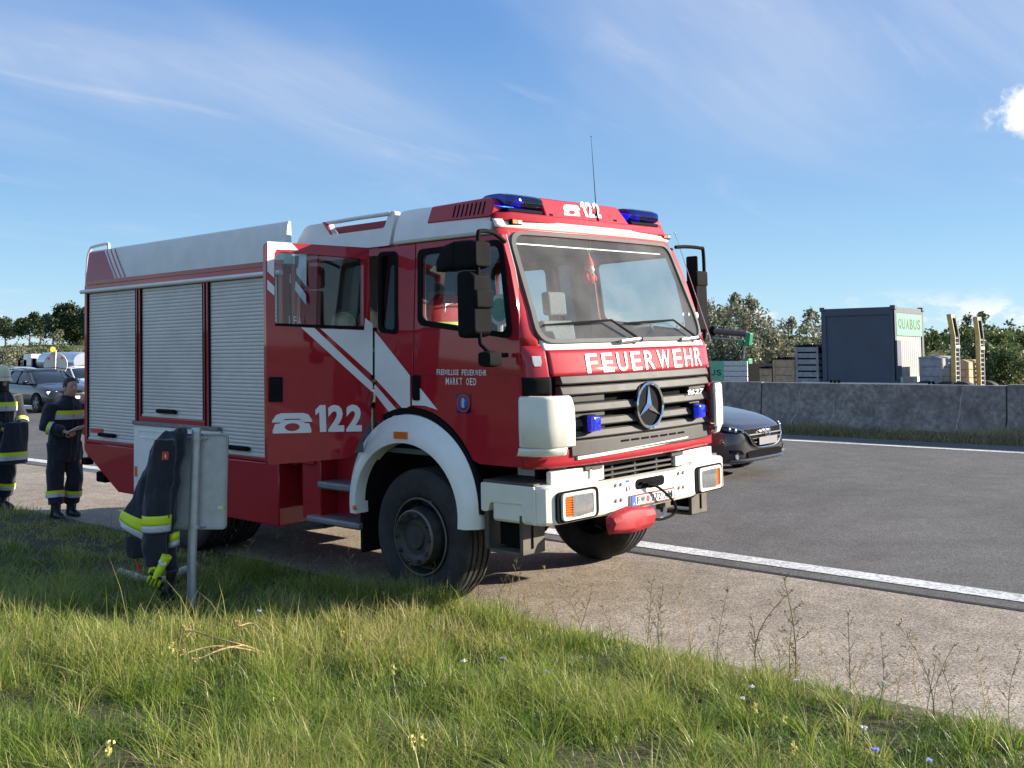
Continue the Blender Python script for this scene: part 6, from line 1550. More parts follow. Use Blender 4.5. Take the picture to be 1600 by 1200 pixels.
def container():
    x0 = float(lw(1284, 540)[0]); x1 = float(lw(1399, 540)[0]); zt = float(lw(1397, 479)[2]); y1 = float(2.30+LY)
    z0 = zb-.035; ox, oy = (x0+x1)/2, (LY+y1)/2; r = empty('site_container', (ox, oy, z0), (0, 0, 0), 'dark blue site container with a green QUABUS banner on its pale end', 'container')
    hx, hy, H = (x1-x0)/2, (y1-LY)/2, zt-z0
    MB().bb(-hx+.04, hx-.04, -hy+.04, hy-.04, .05, H-.06).build('walls', 'container', r, smooth=None)
    # near side panel, frame
    MB().plate([(-hx, 0), (hx, 0), (hx, H), (-hx, H)], [[(-hx+.16, .10), (hx-.14, .10), (hx-.14, H-.24), (-hx+.16, H-.24)]], lambda x, z, d: (x, -hy-d, z), 0, -.06).build('side_frame', 'container', r, bevel=.01)
    MB().plate([(-hx, 0), (hx, 0), (hx, H), (-hx, H)], [[(-hx+.16, .10), (hx-.14, .10), (hx-.14, H-.24), (-hx+.16, H-.24)]], lambda x, z, d: (x, hy+d, z), 0, -.06).build('side_frame', 'container', r, bevel=.01)
    MB().plate([(-hy, 0), (hy, 0), (hy, H), (-hy, H)], [[(-hy+.14, .08), (hy-.16, .08), (hy-.16, H-.20), (-hy+.14, H-.20)]], lambda y, z, d: (hx+d, y, z), 0.003, -.05).build('end_frame', 'container', r, bevel=.01)
    b = MB(); n = 26; ys_ = np.linspace(-hy+.15, hy-.17, n*2); b.loft([[(hx-.030+(.014 if (i//1) % 4 < 2 else 0), y, z) for i, y in enumerate(ys_)] for z in (.09, H-.21)], closed=False, caps=False); b.build('end_wall', 'container_end', r, smooth=None)
    bn = MB().bb(hx+.006, hx+.012, -hy+.12, hy-.18, H-.90, H-.20).build('banner', 'mint', r, smooth=None)
    letters('banner_letters', 'QUABUS', lambda a, c: (hx+.016, -hy+.24+(2*hy-.54)*a, H-.70+.34*c), 'grey_print', bn, .03, .18)
    MB().bb(hx+.004, hx+.05, -hy+.02, -hy+.34, .06, H*.57).build('folded_shutter', 'container', r, bevel=.006)
    MB().bb(hx+.01, hx+.14, -hy+.15, hy-.5, .04, .26).build('step_grate', 'galvanised', r, bevel=.006)
    for sx_ in (-1, 1):
        for s in (-1, 1):
            for z in (.06, H-.02): MB().box((sx_*(hx-.05), s*(hy-.05), z), (.17, .17, .14)).build('corner_casting', 'container', r, bevel=.012)
material('grey_print', (.035, .06, .045), .6, var=.05)
container()
def crate(u0, u1, vt, y, dy, mat, label, slats=4, lid=None, group=None, gap=.03, taper=0., cat='crate'):
    a, c = w_on_y(u0, 590, y), w_on_y(u1, 590, y); zt = float(w_on_y((u0+u1)/2, vt, y)[2]); zb_ = zb-.04
    hx = (c[0]-a[0])/2; H = zt-zb_; r = empty('crate', ((a[0]+c[0])/2, y+dy/2, zb_), (0, 0, 0), label, cat, group); hy = dy/2
    h = H/slats
    MB().bb(-hx+.05, hx-.05, -hy+.05, hy-.05, .02, H-.05).build('core', 'dark', r, smooth=None)
    for k in range(slats):
        g = taper*(k+.5)/slats*hx
        for s in (-1, 1):
            MB().bb(-hx+g, hx-g, s*hy-.012, s*hy+.012, k*h+gap/2, (k+1)*h-gap/2).build('board', mat, r, bevel=.004)
            MB().bb(s*(hx-g)-.012, s*(hx-g)+.012, -hy+.013, hy-.013, k*h+gap/2, (k+1)*h-gap/2).build('board', mat, r, bevel=.004)
    for s in (-1, 1):
        for q in (-1, 1): MB().bb(s*hx*.86-.04, s*hx*.86+.04, q*(hy+.014)-.012, q*(hy+.014)+.012, 0, H*.985).build('post', mat, r, bevel=.004)
    if lid: MB().loft([[(-hx-.02, -hy-.03, H-.02), (hx+.02, -hy-.03, H-.02), (hx+.02, hy, H-.02), (-hx-.02, hy, H-.02)], [(-hx-.02, -hy-.03, H+.02), (hx*.2, -hy-.03, H+.07), (hx*.2, hy, H+.07), (-hx-.02, hy, H+.03)]]).build('cover', lid, r, bevel=.01)
crate(1243, 1281, 541, LY+.2, 1.6, 'wood_grey', 'tall blue grey slatted crate strapped beside the container', 6, 'dark', taper=.16, gap=.05)
crate(1208, 1243, 561, LY+.3, 1.4, 'wood', 'tan wooden crate with dark lid next to the blue grey slatted crate', 3, 'dark', gap=.012)
crate(1188, 1206, 575, LY+.4, 1.2, 'wood', 'small tan wooden crate at the front end of the low loader', 2, 'dark', gap=.012)
crate(1437, 1473, 559, LY+.4, 1.4, 'wood_grey', 'grey wooden crate between the container and the ramps', 3, 'wood_grey', gap=.012)
crate(1493, 1514, 565, LY+1.0, 1.2, 'wood', 'tan wooden crate between the two raised ramps', 3, 'wood', gap=.012)
def crane():
    y = 27.0; p0 = w_on_y(1080, 597, y); p1 = w_on_y(1168, 597, y); z0 = ZG
    r = empty('crane_lorry', ((p0[0]+p1[0])/2, y+1, z0), (0, 0, 0), 'grey dropside lorry with a green loading crane in front of the bushes', 'lorry'); ox, oy = (p0[0]+p1[0])/2, y+1
    zt = float(w_on_y(1140, 564, y)[2])-z0; zl = float(w_on_y(1140, 596, y)[2])-z0; L = lambda u: float(w_on_y(u, 580, y)[0])-ox
    hs = (zt-zl)/4
    for k in range(4): MB().bb(L(1131), L(1168), -1.02, -.97, zl+k*hs+.008, zl+(k+1)*hs-.006).build('dropside_board', 'galvanised', r, bevel=.006)
    pn = MB().bb(L(1060), L(1131)-.005, -1.025, -.97, zl, zt+.0).build('side_panel', 'mint', r, bevel=.004)
    letters('banner_letters', 'QUABUS', lambda a, c: (L(1072)+(L(1128)-L(1072))*a, -1.03, zl+(zt-zl)*(.28+.30*c)), 'grey_print', pn, .03, .18)
    MB().bb(L(1060), L(1168), -.97, 1.2, zl-.02, zt-.1).build('load_box', 'dark', r, smooth=None)
    MB().bb(L(1060), L(1158), -1.03, -.98, zl-.09, zl-.012).build('tail_band', 'red_print', r, bevel=.004); MB().bb(L(1158)+.004, L(1168), -1.03, -.98, zl-.09, zl-.012).build('tail_band', 'white_print', r, bevel=.004)
    MB().bb(L(1050), L(1168), -.5, .9, .5, zl-.1).build('frame', 'dark', r, smooth=None)
    for u in (1070, 1150): MB().lathe([(.2, 0), (.48, 0), (.5, .08), (.5, .3), (.2, .3)], lambda a, c, h: (L(u)+a, -.98+h, .5+c), 24, closed_profile=True).build('wheel', 'rubber', r)
    Z = lambda u, v: float(w_on_y(u, v, y+.2)[2])-z0; X = lambda u: float(w_on_y(u, 530, y+.2)[0])-ox
    MB().tube([(X(1112), -.7, Z(1112, 517)), (X(1165), -.7, Z(1165, 522))], .11, 14).build('boom', 'crane_boom', r); MB().sphere((X(1112), -.7, Z(1112, 517)), (.14, .14, .18), 10, 8).build('boom_head', 'dark', r)
    MB().tube([(X(1112), -.72, Z(1112, 528)), (X(1160), -.72, Z(1160, 532))], .025, 8).build('hydraulic_pipe', 'steel', r)
    MB().prism([(X(1163), Z(1163, 540)), (X(1170), Z(1170, 540)), (X(1173), Z(1173, 521)), (X(1166), Z(1166, 519))], lambda x, z, d: (x, -.7+d, z), -.12, .12).build('elbow', 'crane_green', r, bevel=.02)
    MB().prism([(X(1153), Z(1153, 539)), (X(1161), Z(1161, 539)), (X(1161), Z(1161, 531)), (X(1155), Z(1155, 532))], lambda x, z, d: (x, -.7+d, z), -.12, .12).build('knuckle', 'crane_green', r, bevel=.02)
    MB().tube([(X(1161), -.7, Z(1161, 538)), (X(1157), -.6, Z(1157, 566))], .035, 8).build('strut', 'steel', r); MB().tube([(X(1158), -.7, Z(1158, 540)), (X(1150), -.66, Z(1148, 553)), (X(1140), -.6, Z(1140, 566))], .022, 6).build('hose', 'dark', r)
    MB().bb(X(1163)-.12, X(1163)+.12, -.75, -.45, .8, Z(1161, 560)).build('crane_base', 'crane_green', r, bevel=.03)
material('crane_boom', (.12, .075, .07), .5, var=.2)
crane()

# ================================================================ vegetation
def mesh_tint(name, V, F4, F3, tint, mat, parent=None, kind=None, loc=None):
    """fast builder: V (n,3); F4 (m,4) quads; F3 (k,3) triangles; tint per vertex"""
    me = bpy.data.meshes.new(name); n4, n3 = len(F4), len(F3)
    me.vertices.add(len(V)); me.vertices.foreach_set('co', np.asarray(V, np.float32).ravel())
    loops = np.r_[np.asarray(F4, np.int32).ravel(), np.asarray(F3, np.int32).ravel()]; me.loops.add(len(loops)); me.loops.foreach_set('vertex_index', loops)
    me.polygons.add(n4+n3); me.polygons.foreach_set('loop_start', np.r_[np.arange(n4)*4, n4*4+np.arange(n3)*3].astype(np.int32))
    me.update(calc_edges=True)
    at = me.attributes.new('tint', 'FLOAT', 'POINT'); at.data.foreach_set('value', np.asarray(tint, np.float32))
    me.materials.append(MATS[mat]); me.shade_smooth()
    o = bpy.data.objects.new(name, me); COL.objects.link(o)
    if parent: o.parent = parent
    if kind: o['kind'] = kind
    if loc is not None: o.location = loc
    return o
def blades(base, h, w, az, bend, tint, rng, segs=3):
    """curved tapering blades"""
    n = len(base); ts = np.linspace(0, 1, segs+1); d = np.c_[np.cos(az), np.sin(az), np.zeros(n)]; sd = np.c_[-np.sin(az), np.cos(az), np.zeros(n)]
    tw = rng.uniform(-.9, .9, n); sd = sd*np.cos(tw)[:, None]+d*np.sin(tw)[:, None]
    V = np.zeros((n, 2*segs+1, 3)); tt = np.zeros((n, 2*segs+1))
    for i, t in enumerate(ts):
        c = base+d*(bend*h*t**1.8)[:, None]; c[:, 2] += h*t*(1-.35*bend*t)
        ww = (w*(1-t)**.7*(.75+.5*t))[:, None]
        if i < segs: V[:, 2*i] = c-sd*ww/2; V[:, 2*i+1] = c+sd*ww/2; tt[:, 2*i] = tt[:, 2*i+1] = np.clip(tint+.12*(t-.4), 0, 1)
        else: V[:, 2*segs] = c; tt[:, 2*segs] = np.clip(tint+.12, 0, 1)
    k = 2*segs+1; o = (np.arange(n)*k)[:, None]
    F4 = np.concatenate([o+np.array([2*i, 2*i+1, 2*i+3, 2*i+2]) for i in range(segs-1)]); F3 = o+np.array([2*segs-2, 2*segs-1, 2*segs])
    return V.reshape(-1, 3), F4, F3, tt.ravel()
def vnoise(x, y, s, seed=0.):
    return np.array([mnoise.noise(Vector((a*s+seed, b*s-seed, seed*.37))) for a, b in zip(x, y)])
def noise_grid(s, seed, x, y):
    """cheap smooth noise for many points: sample a coarse lattice and interpolate"""
    x0, y0 = x.min(), y.min(); st = .35/s; nx = int((x.max()-x0)/st)+3; ny = int((y.max()-y0)/st)+3
    g = np.array([[mnoise.noise(Vector(((x0+i*st)*s+seed, (y0+j*st)*s-seed, seed*.7))) for j in range(ny)] for i in range(nx)])
    fx = (x-x0)/st; fy = (y-y0)/st; i = fx.astype(int); j = fy.astype(int); fx -= i; fy -= j
    return g[i, j]*(1-fx)*(1-fy)+g[i+1, j]*fx*(1-fy)+g[i, j+1]*(1-fx)*fy+g[i+1, j+1]*fx*fy
def verge():
    rng = np.random.default_rng(11); pts = []
    # sample more thickly towards the camera
    n = 1500000
    x = rng.uniform(-26, 9, n); y = -1.0-np.abs(rng.uniform(0, 1, n))*6.2
    d = np.hypot(x-wC[0], y-wC[1]); dep = (x-wC[0])*wF[0]+(y-wC[1])*wF[1]
    lat = (x-wC[0])*wR[0]+(y-wC[1])*wR[1]
    vis = (dep > 1.2) & (lat/np.maximum(dep, .1) > (-80-CAM['px'])/CAM['f']) & (lat/np.maximum(dep, .1) < (1690-CAM['px'])/CAM['f'])
    keep = vis & (rng.uniform(0, 1, n) < np.clip((3.4/np.maximum(d, 1))**1.25, .025, 1))
    x, y, d = x[keep], y[keep], d[keep]
    edge = -1.10+.10*noise_grid(.9, 2.2, x, y*0)+.07*noise_grid(3.1, 4.2, x, y*0)
    keep = y < edge+np.abs(rng.normal(0, .10, len(x)))-.10; x, y, d = x[keep], y[keep], d[keep]
    patch = noise_grid(.9, 7.7, x, y); clump = noise_grid(3.2, 3.1, x, y); dry = noise_grid(1.3, 19.3, x, y)
    keep = rng.uniform(0, 1, len(x)) < np.clip(.80+1.4*clump, .34, 1); x, y, d, patch, clump, dry = [a[keep] for a in (x, y, d, patch, clump, dry)]
    print('blades', len(x))
    m = len(x); z = terrain_z(x, y)-.015
    trod = np.exp(-(((x+6.2)/3.0)**2+((y+1.9)/.75)**2))                       # flattened ground behind the engine
    h = (.060+.085*np.clip(patch*1.8+.40, 0, 1)+.13*np.clip(clump*1.3, 0, 1))*rng.uniform(.55, 1.45, m)
    h *= np.clip(.9+.16*(-1.6-y), .9, 1.45); h *= 1-.62*trod; h *= np.where(y > -1.35, .75, 1)
    tall = rng.uniform(0, 1, m) < .035; h[tall] *= 1.7
    w = rng.uniform(.0028, .0058, m)*np.clip(d/5, .8, 2.6)
    az = rng.uniform(0, 2*math.pi, m)*.8+2.6*noise_grid(2.3, 29., x, y)
    bend = np.clip(rng.normal(.62, .34, m), .05, 1.5)
    tint = .40+.42*patch+.34*clump+rng.normal(0, .14, m)
    isdry = rng.uniform(0, 1, m) < np.clip(.10+.42*dry+.45*trod+.22*(y > -1.5), .03, .8); tint[isdry] = rng.uniform(.72, 1., isdry.sum())
    V, F4, F3, t = blades(np.c_[x, y, z], h, w, az, bend, np.clip(tint, 0, 1), rng)
    o = mesh_tint('verge_grass', V, F4, F3, t, 'grass', kind='stuff'); tag(o, 'long green and dry grass covering the roadside verge', 'grass')
    # rank growth round the front wheel
    k = 16000; bx = np.c_[rng.uniform(-3.4, .5, k), rng.normal(-1.52, .16, k)]; bx = bx[(bx[:, 1] < -1.30) & (bx[:, 1] > -2.1)]; k = len(bx); bx = np.c_[bx, terrain_z(bx[:, 0], bx[:, 1])-.01]
    V, F4, F3, t = blades(bx, rng.uniform(.06, .23, k)*np.clip(.95+1.5*noise_grid(2.6, 6.6, bx[:, 0], bx[:, 1]), .3, 1.5), rng.uniform(.004, .008, k), rng.uniform(0, 6.283, k), np.clip(rng.normal(.55, .3, k), .05, 1.3), np.clip(rng.normal(.52, .22, k), 0, 1), rng)
    o = mesh_tint('wheel_grass', V, F4, F3, t, 'grass', kind='stuff'); tag(o, 'rank yellowish grass growing round the front wheel of the fire engine', 'grass')
    # tufts of longer, lighter blades arching out of one root
    nt_ = 620; q = rng.integers(0, m, 9000); q = q[(d[q] < 9) & (trod[q] < .3) & (y[q] < -1.3)][:nt_]; per = 34; bx = np.repeat(np.c_[x[q], y[q], z[q]], per, 0); k = len(bx)
    az = rng.uniform(0, 6.283, k); off = rng.uniform(0, .035, k); bx[:, 0] += np.cos(az)*off; bx[:, 1] += np.sin(az)*off
    sc = np.repeat(rng.uniform(.7, 1.25, len(q)), per); tt0 = np.repeat(np.clip(rng.normal(.52, .13, len(q)), .2, .8), per)
    V, F4, F3, t = blades(bx, rng.uniform(.13, .30, k)*sc, rng.uniform(.003, .0062, k)*1.2, az+rng.normal(0, .4, k), np.clip(rng.normal(.85, .3, k), .2, 1.6), np.clip(tt0+rng.normal(0, .10, k)+.45*(rng.uniform(0, 1, k) < .06), 0, 1), rng, 4)
    o = mesh_tint('grass_tufts', V, F4, F3, t, 'grass', kind='stuff'); tag(o, 'long arching grass tufts rising from the roadside verge', 'grass')
    # broad low leaves (clover, dandelion) between the blades
    n = 9000; q = rng.integers(0, m, n); ok = d[q] < 8; q = q[ok]; n = len(q)
    bx = np.c_[x[q], y[q], z[q]]+np.c_[rng.normal(0, .02, n), rng.normal(0, .02, n), np.zeros(n)]
    V, F4, F3, t = blades(bx, rng.uniform(.05, .11, n), rng.uniform(.012, .026, n), rng.uniform(0, 6.28, n), rng.uniform(.7, 1.5, n), np.clip(rng.normal(.42, .12, n), 0, 1), rng)
    o = mesh_tint('verge_herbs', V, F4, F3, t, 'grass', kind='stuff'); tag(o, 'low broad leaved herbs among the verge grass', 'herbs')
verge()
def median_grass():
    rng = np.random.default_rng(5); n = 60000
    x = rng.uniform(-30, 8, n); y = rng.uniform(13.05, 14.36, n); p = noise_grid(.8, 3., x, y); z = TT*y-.05
    # soil strip under it is the ground sheet
    h = rng.uniform(.14, .38, n)*(.85+.6*p)*np.where(y < 13.3, .6, 1); w = rng.uniform(.012, .024, n)
    V, F4, F3, t = blades(np.c_[x, y, z], h, w, rng.uniform(0, 6.28, n), rng.uniform(.2, .9, n), np.clip(.62+.5*p+rng.normal(0, .2, n), 0, 1), rng, 2)
    o = mesh_tint('median_grass', V, F4, F3, t, 'dry_grass', kind='stuff'); tag(o, 'dry yellowish grass along the foot of the concrete barrier', 'grass')
median_grass()

# ---- tall weeds at the verge's edge: stem, side twigs and seed clumps
def weed_mesh(seed, h, dry):
    rng = random.Random(seed); V = []; F = []; tint = []
    def tube3(pts, r0, r1, t):
        k = len(V); n = len(pts)
        for i, p in enumerate(pts):
            r = r0+(r1-r0)*i/(n-1)
            for j in range(3):
                a = 2.094*j; V.append((p[0]+r*math.cos(a), p[1]+r*math.sin(a), p[2])); tint.append(t)
        for i in range(n-1):
            for j in range(3): F.append((k+3*i+j, k+3*i+(j+1) % 3, k+3*i+3+(j+1) % 3, k+3*i+3+j))
    def clump(c, s, n, t):
        for _ in range(n):
            d = Vector((rng.gauss(0, 1), rng.gauss(0, 1), rng.gauss(0, 1))).normalized(); e = d.orthogonal().normalized(); f = d.cross(e); o = Vector(c)+d*s*rng.uniform(.1, 1); q = s*rng.uniform(.45, .9); k = len(V)
            for p in (o-e*q*.35, o+f*q, o+e*q*.35, o-f*q*.3): V.append(tuple(p)); tint.append(min(1, max(0, t+rng.uniform(-.25, .25))))
            F.append((k, k+1, k+2, k+3))
    lx, ly = rng.uniform(-.25, .25), rng.uniform(-.25, .25); cv = rng.uniform(-.1, .1)
    P = [(lx*h*(i/7)**1.5, ly*h*(i/7)**1.5+cv*h*math.sin(i/7*3), h*i/7) for i in range(8)]; tube3(P, .0030, .0013, .5 if dry else .25)
    for i in range(2, 8):
        for _ in range(rng.randint(1, 3)):
            a = rng.uniform(0, 6.28); L_ = h*rng.uniform(.10, .28)*(1.15-i/9); p0 = Vector(P[i]); p1 = p0+Vector((math.cos(a)*L_*.6, math.sin(a)*L_*.6, L_*.75)); pm = p0.lerp(p1, .5)+Vector((0, 0, -L_*.06))
            tube3([tuple(p0), tuple(pm), tuple(p1)], 0.0018, .0009, .5 if dry else .25)
            for q in (pm, p0.lerp(p1, .75), p1): clump(q, .010, 3, .45 if dry else .3)
        if not dry: clump(P[i], .022, 3, .25)
    clump(P[-1], .012, 6, .6)
    F = np.array(F); return np.array(V), F, np.array(tint)
def weeds():
    spots = [(1240, 1040, .55), (1185, 1030, .50), (1010, 985, .38), (1080, 1010, .34), (1120, 1015, .42), (1290, 1065, .34), (1330, 1075, .38), (1460, 1100, .42), (1490, 1112, .36), (1545, 1125, .34), (960, 985, .30), (900, 975, .36), (1200, 1050, .40), (870, 960, .42), (1580, 1135, .40), (1400, 1090, .30),
             (880, 920, .22), (790, 940, .34), (455, 890, .42), (430, 930, .34), (410, 905, .38), (480, 930, .40), (520, 935, .34), (560, 945, .38), (590, 950, .34), (640, 960, .40), (670, 965, .34), (700, 965, .3), (745, 965, .32), (365, 915, .36), (345, 905, .42), (500, 965, .45), (540, 970, .36), (610, 975, .40), (770, 975, .30), (820, 985, .34)]
    rw = random.Random(21); spots = spots[:17]+[(u, float(np.interp(u, [850, 1000, 1300, 1600], [955, 990, 1075, 1150]))-rw.uniform(0, 14), rw.uniform(.18, .42)) for u in [rw.uniform(860, 1600) for _ in range(16)]]+spots[17:]; NE = 33
    protos = {}
    for i, (u, v, h) in enumerate(spots):
        d = wF+wR*(u-CAM['px'])/CAM['f']-wU*(v-CAM['py'])/CAM['f']; t = 1.
        for _ in range(9000):
            t += .003; p = wC+d*t
            if p[2] < gz(p[0], p[1]) or p[2] < TT*p[1]: break
        if i < NE and p[1] > -1.16: p = wC+d*((-1.16-.12*random.random()-wC[1])/d[1])
        dry = i < NE or i % 3 == 0; key = (dry, i % 6)
        if key not in protos:
            V, F, ti = weed_mesh(100+i, 1.0, dry); V = V*np.array([.45, .45, .45]) if False else V
            V, F, ti = weed_mesh(100+i, .42, dry)
            o = mesh_tint('weed', V, F, np.zeros((0, 3), int), ti, 'stalk_dry' if (dry and i % 2) else 'weed'); protos[key] = o
        else: o = protos[key].copy(); COL.objects.link(o)
        s = h/.42*1.12; o.location = (p[0], min(p[1], -1.0) if False else p[1], max(gz(p[0], p[1]), TT*p[1] if p[1] > -1.1 else -9)-.01); o.scale = (s*random.uniform(.8, 1.5), s*random.uniform(.8, 1.5), s*random.uniform(.85, 1.1)); o.rotation_euler = (random.uniform(-.2, .2), random.uniform(-.2, .2), i*1.7)
        tag(o, 'thin brown dried weed stalk standing along the edge of the hard shoulder' if dry else 'thin green weed stalk standing in the shaded grass by the truck', 'weed', 'dried weeds along the verge edge' if dry else 'green weeds by the truck')
weeds()
def dry_umbel():
    # pale dried umbel stalks lying over the grass
    def gp(u, v, h):
        d = wF+wR*(u-CAM['px'])/CAM['f']-wU*(v-CAM['py'])/CAM['f']; t = 1.
        for _ in range(9000):
            t += .003; p = wC+d*t
            if p[2] < gz(p[0], p[1])+h: return p
    root = gp(420, 1022, .05); V = []; rr = random.Random(4); b = MB()
    main = [[(420, 1022, .05), (380, 1008, .14), (340, 998, .17), (300, 985, .18)], [(420, 1022, .05), (370, 1012, .12), (330, 1010, .14), (292, 1020, .12)], [(420, 1022, .05), (410, 990, .15), (394, 974, .20), (375, 978, .2)], [(380, 1008, .14), (345, 1015, .14), (310, 1030, .10)]]
    for path in main:
        P = [tuple(gp(*q)-root) for q in path]; b.tube(smoothpath(P, 4), [.0055+.0]*1+[.0045]*(len(smoothpath(P, 4))-2)+[.002], 6)
        e = Vector(P[-1]); e0 = Vector(P[-2]); ax = (e-e0).normalized()
        for _ in range(9):
            q = e+(ax+Vector((rr.gauss(0, .8), rr.gauss(0, .8), rr.gauss(.2, .6)))).normalized()*rr.uniform(.03, .075); b.tube([tuple(e), tuple(q)], .0014, 4); b.sphere(tuple(q), .0055, 6, 4)
    o = b.build('dried_umbel', 'dry_stalk', loc=tuple(root), smooth=60); tag(o, 'pale dried umbel stalks bent over the green grass', 'dried plant')
material('dry_stalk', (.38, .27, .13), .8, var=.25, vscale=40)
dry_umbel()
def flowers():
    rng = random.Random(9)
    specs = [('toadflax', 'petal_yellow', 'pale yellow toadflax blooming in the verge grass', 'yellow toadflax in the verge', [(268, 1018), (534, 985), (562, 995), (660, 1150), (645, 1160), (1180, 1105), (1225, 1122), (170, 1175), (1240, 1165), (615, 1040)], .20),
             ('yarrow', 'petal_white', 'small white flower head in the verge grass', 'white flowers in the verge', [(1175, 1080), (1245, 1075), (1160, 1092), (1380, 1070), (1350, 1150), (1525, 1100), (725, 1045)], .20),
             ('chicory', 'petal_blue', 'pale blue chicory flower in the verge grass', 'blue chicory in the verge', [(855, 1050), (785, 1030), (1368, 1185), (1452, 1195), (405, 960)], .20)]
    for name, mat, label, group, px, h in specs:
        proto = None
        for i, (u, v) in enumerate(px):
            d = wF+wR*(u-CAM['px'])/CAM['f']-wU*(v-CAM['py'])/CAM['f']; t = 1.
            for _ in range(9000):
                t += .003; p = wC+d*t
                if p[2] < gz(p[0], p[1])+h*.68: break
            if proto is None:
                V = []; F = []; ti = []
                for k in range(16 if name == 'toadflax' else 13):
                    if name == 'toadflax': c = Vector((rng.gauss(0, .008), rng.gauss(0, .008), h-.06+k*.0045)); s = .010
                    else: a = k*2.4; rr_ = .017*math.sqrt(k/13); c = Vector((rr_*math.cos(a), rr_*math.sin(a), h+rng.uniform(-.003, .003))); s = .0085
                    for _ in range(2):
                        n_ = Vector((rng.gauss(0, 1), rng.gauss(0, 1), rng.gauss(.5, .6))).normalized(); e = n_.orthogonal().normalized(); f = n_.cross(e); q = len(V)
                        for w in (e*s, f*s, -e*s, -f*s): V.append(tuple(c+w)); ti.append(rng.random())
                        F.append((q, q+1, q+2, q+3))
                r = empty(name, (0, 0, 0)); proto = r
                mesh_tint('bloom', np.array(V), np.array(F), np.zeros((0, 3), int), np.array(ti), mat, r)
                MB().tube([(0, 0, 0), (.004, .003, h*.5), (0, 0, h)], [.003, .0025, .0018], 5).build('stem', 'dry_green', r)
            else: r = copy_tree(proto)
            r.location = (p[0], p[1], gz(p[0], p[1])); r.rotation_euler = (0, 0, i*1.1); s = rng.uniform(.60, .9); r.scale = (s, s, s); tag(r, label, 'flower', group)
material('dry_green', (.07, .10, .03), .7, var=.2)
flowers()

# ---- bushes and trees
def plant(name, base, H, Wd, mat, n, label, cat, group=None, seed=0, leaf=.12, trunk=.35, lobes=9, upright=1., gap=.25, trunk_r=.05):
    rng = np.random.default_rng(seed); r = empty(name, tuple(base), (0, 0, rng.uniform(0, 6)), label, cat, group)
    # branch ends carry leaf clusters
    C_ = []; b = MB(); top = H*.9
    b.tube([(0, 0, -.1), (rng.normal(0, .03)*H, rng.normal(0, .03)*H, H*.35), (rng.normal(0, .05)*H, rng.normal(0, .05)*H, H*.75)], [H*trunk_r*.5, H*trunk_r*.36, H*trunk_r*.12], 8)
    for k in range(lobes):
        t = rng.uniform(trunk, 1.); a = rng.uniform(0, 2*math.pi); prof = math.sin(min(1., (t-trunk*.7)/(1-trunk*.7))*math.pi*.80+.35)
        rad = Wd*.5*prof*rng.uniform(.45, 1.); c = np.array([math.cos(a)*rad, math.sin(a)*rad, H*t-(.0 if t < .9 else .06*H)])
        C_.append((c, Wd*rng.uniform(.13, .24)*(1.15-.5*t)))
        z0 = H*max(.12, t-.32); b.tube([(0, 0, z0), tuple(c*.55+np.array([0, 0, z0*.25])), tuple(c)], [H*trunk_r*.16, H*trunk_r*.10, H*.003], 5)
    b.build('trunk', 'bark', r, smooth=60)
    n = int(n*.72); k = rng.integers(0, len(C_), n); cen = np.array([C_[i][0] for i in k]); rad = np.array([C_[i][1] for i in k])
    dirs = rng.normal(0, 1, (n, 3)); dirs /= np.linalg.norm(dirs, axis=1)[:, None]
    p = cen+dirs*(rad*rng.uniform(.15, 1., n)**.6)[:, None]*np.array([1, 1, upright]); p += rng.normal(0, Wd*.015, (n, 3)); p[:, 2] = np.maximum(p[:, 2], .02)
    e1 = rng.normal(0, 1, (n, 3)); e1 /= np.linalg.norm(e1, axis=1)[:, None]; e2 = np.cross(e1, rng.normal(0, 1, (n, 3))); e2 /= np.linalg.norm(e2, axis=1)[:, None]
    L_ = leaf*rng.uniform(.6, 1.4, n)[:, None]; V = np.stack([p-e1*L_*.5, p+e2*L_*.28, p+e1*L_*.5, p-e2*L_*.28], 1).reshape(-1, 3)
    lob = np.array([rng.uniform(-.18, .18) for _ in C_])[k]
    ti = np.clip(.54+lob+rng.normal(0, .18, n), 0, 1).repeat(4)
    mesh_tint('crown', V, np.arange(4*n).reshape(n, 4), np.zeros((0, 3), int), ti, mat, r)
    return r
def at_px(u, y): p = w_on_y(u, 560, y); return (p[0], y, gz(p[0], y))
def top_h(u, v, y): p = w_on_y(u, v, y); return float(p[2])-gz(p[0], y)
# silvery willows left of the container
for i, (u, v, y, wd, n) in enumerate(((1118, 478, 38, 2.6, 2600), (1142, 476, 40, 3.0, 3600), (1161, 458, 41, 2.6, 3800), (1180, 490, 39, 2.8, 3200), (1203, 520, 38, 2.4, 2200), (1235, 497, 42, 1.7, 1000), (1262, 530, 38, 1.8, 1000), (1275, 482, 44, 2.0, 1100), (1095, 470, 42, 3.0, 2600), (1130, 520, 36, 2.8, 2600), (1215, 535, 40, 2.2, 1600), (1165, 525, 36, 2.6, 2600))):
    plant('willow_bush', at_px(u, y), top_h(u, v, y), wd, 'leaf_silver', n, 'silvery green willow bush between the fire engine and the site container', 'bush', 'willows behind the low loader', 40+i, .17, .15, 16, 1.5)
for i, (u, v, y, wd, n) in enumerate(((1526, 487, 36, 2.0, 1800), (1548, 512, 35, 2.4, 2400), (1572, 508, 37, 2.2, 2200), (1590, 525, 40, 2.4, 1800), (1535, 545, 34, 2.4, 2200), (1566, 550, 34, 2.6, 2400), (1452, 520, 46, 1.9, 1500), (1605, 545, 38, 2.6, 2000))):
    plant('leafy_bush', at_px(u, y), top_h(u, v, y), wd, 'leaf_mid', n, 'green leafy bush beyond the raised ramps of the low loader' if u > 1480 else 'small dark green bush between the container and the ramps', 'bush', 'bushes behind the ramps', 80+i, .16, .10, 14, 1.4)
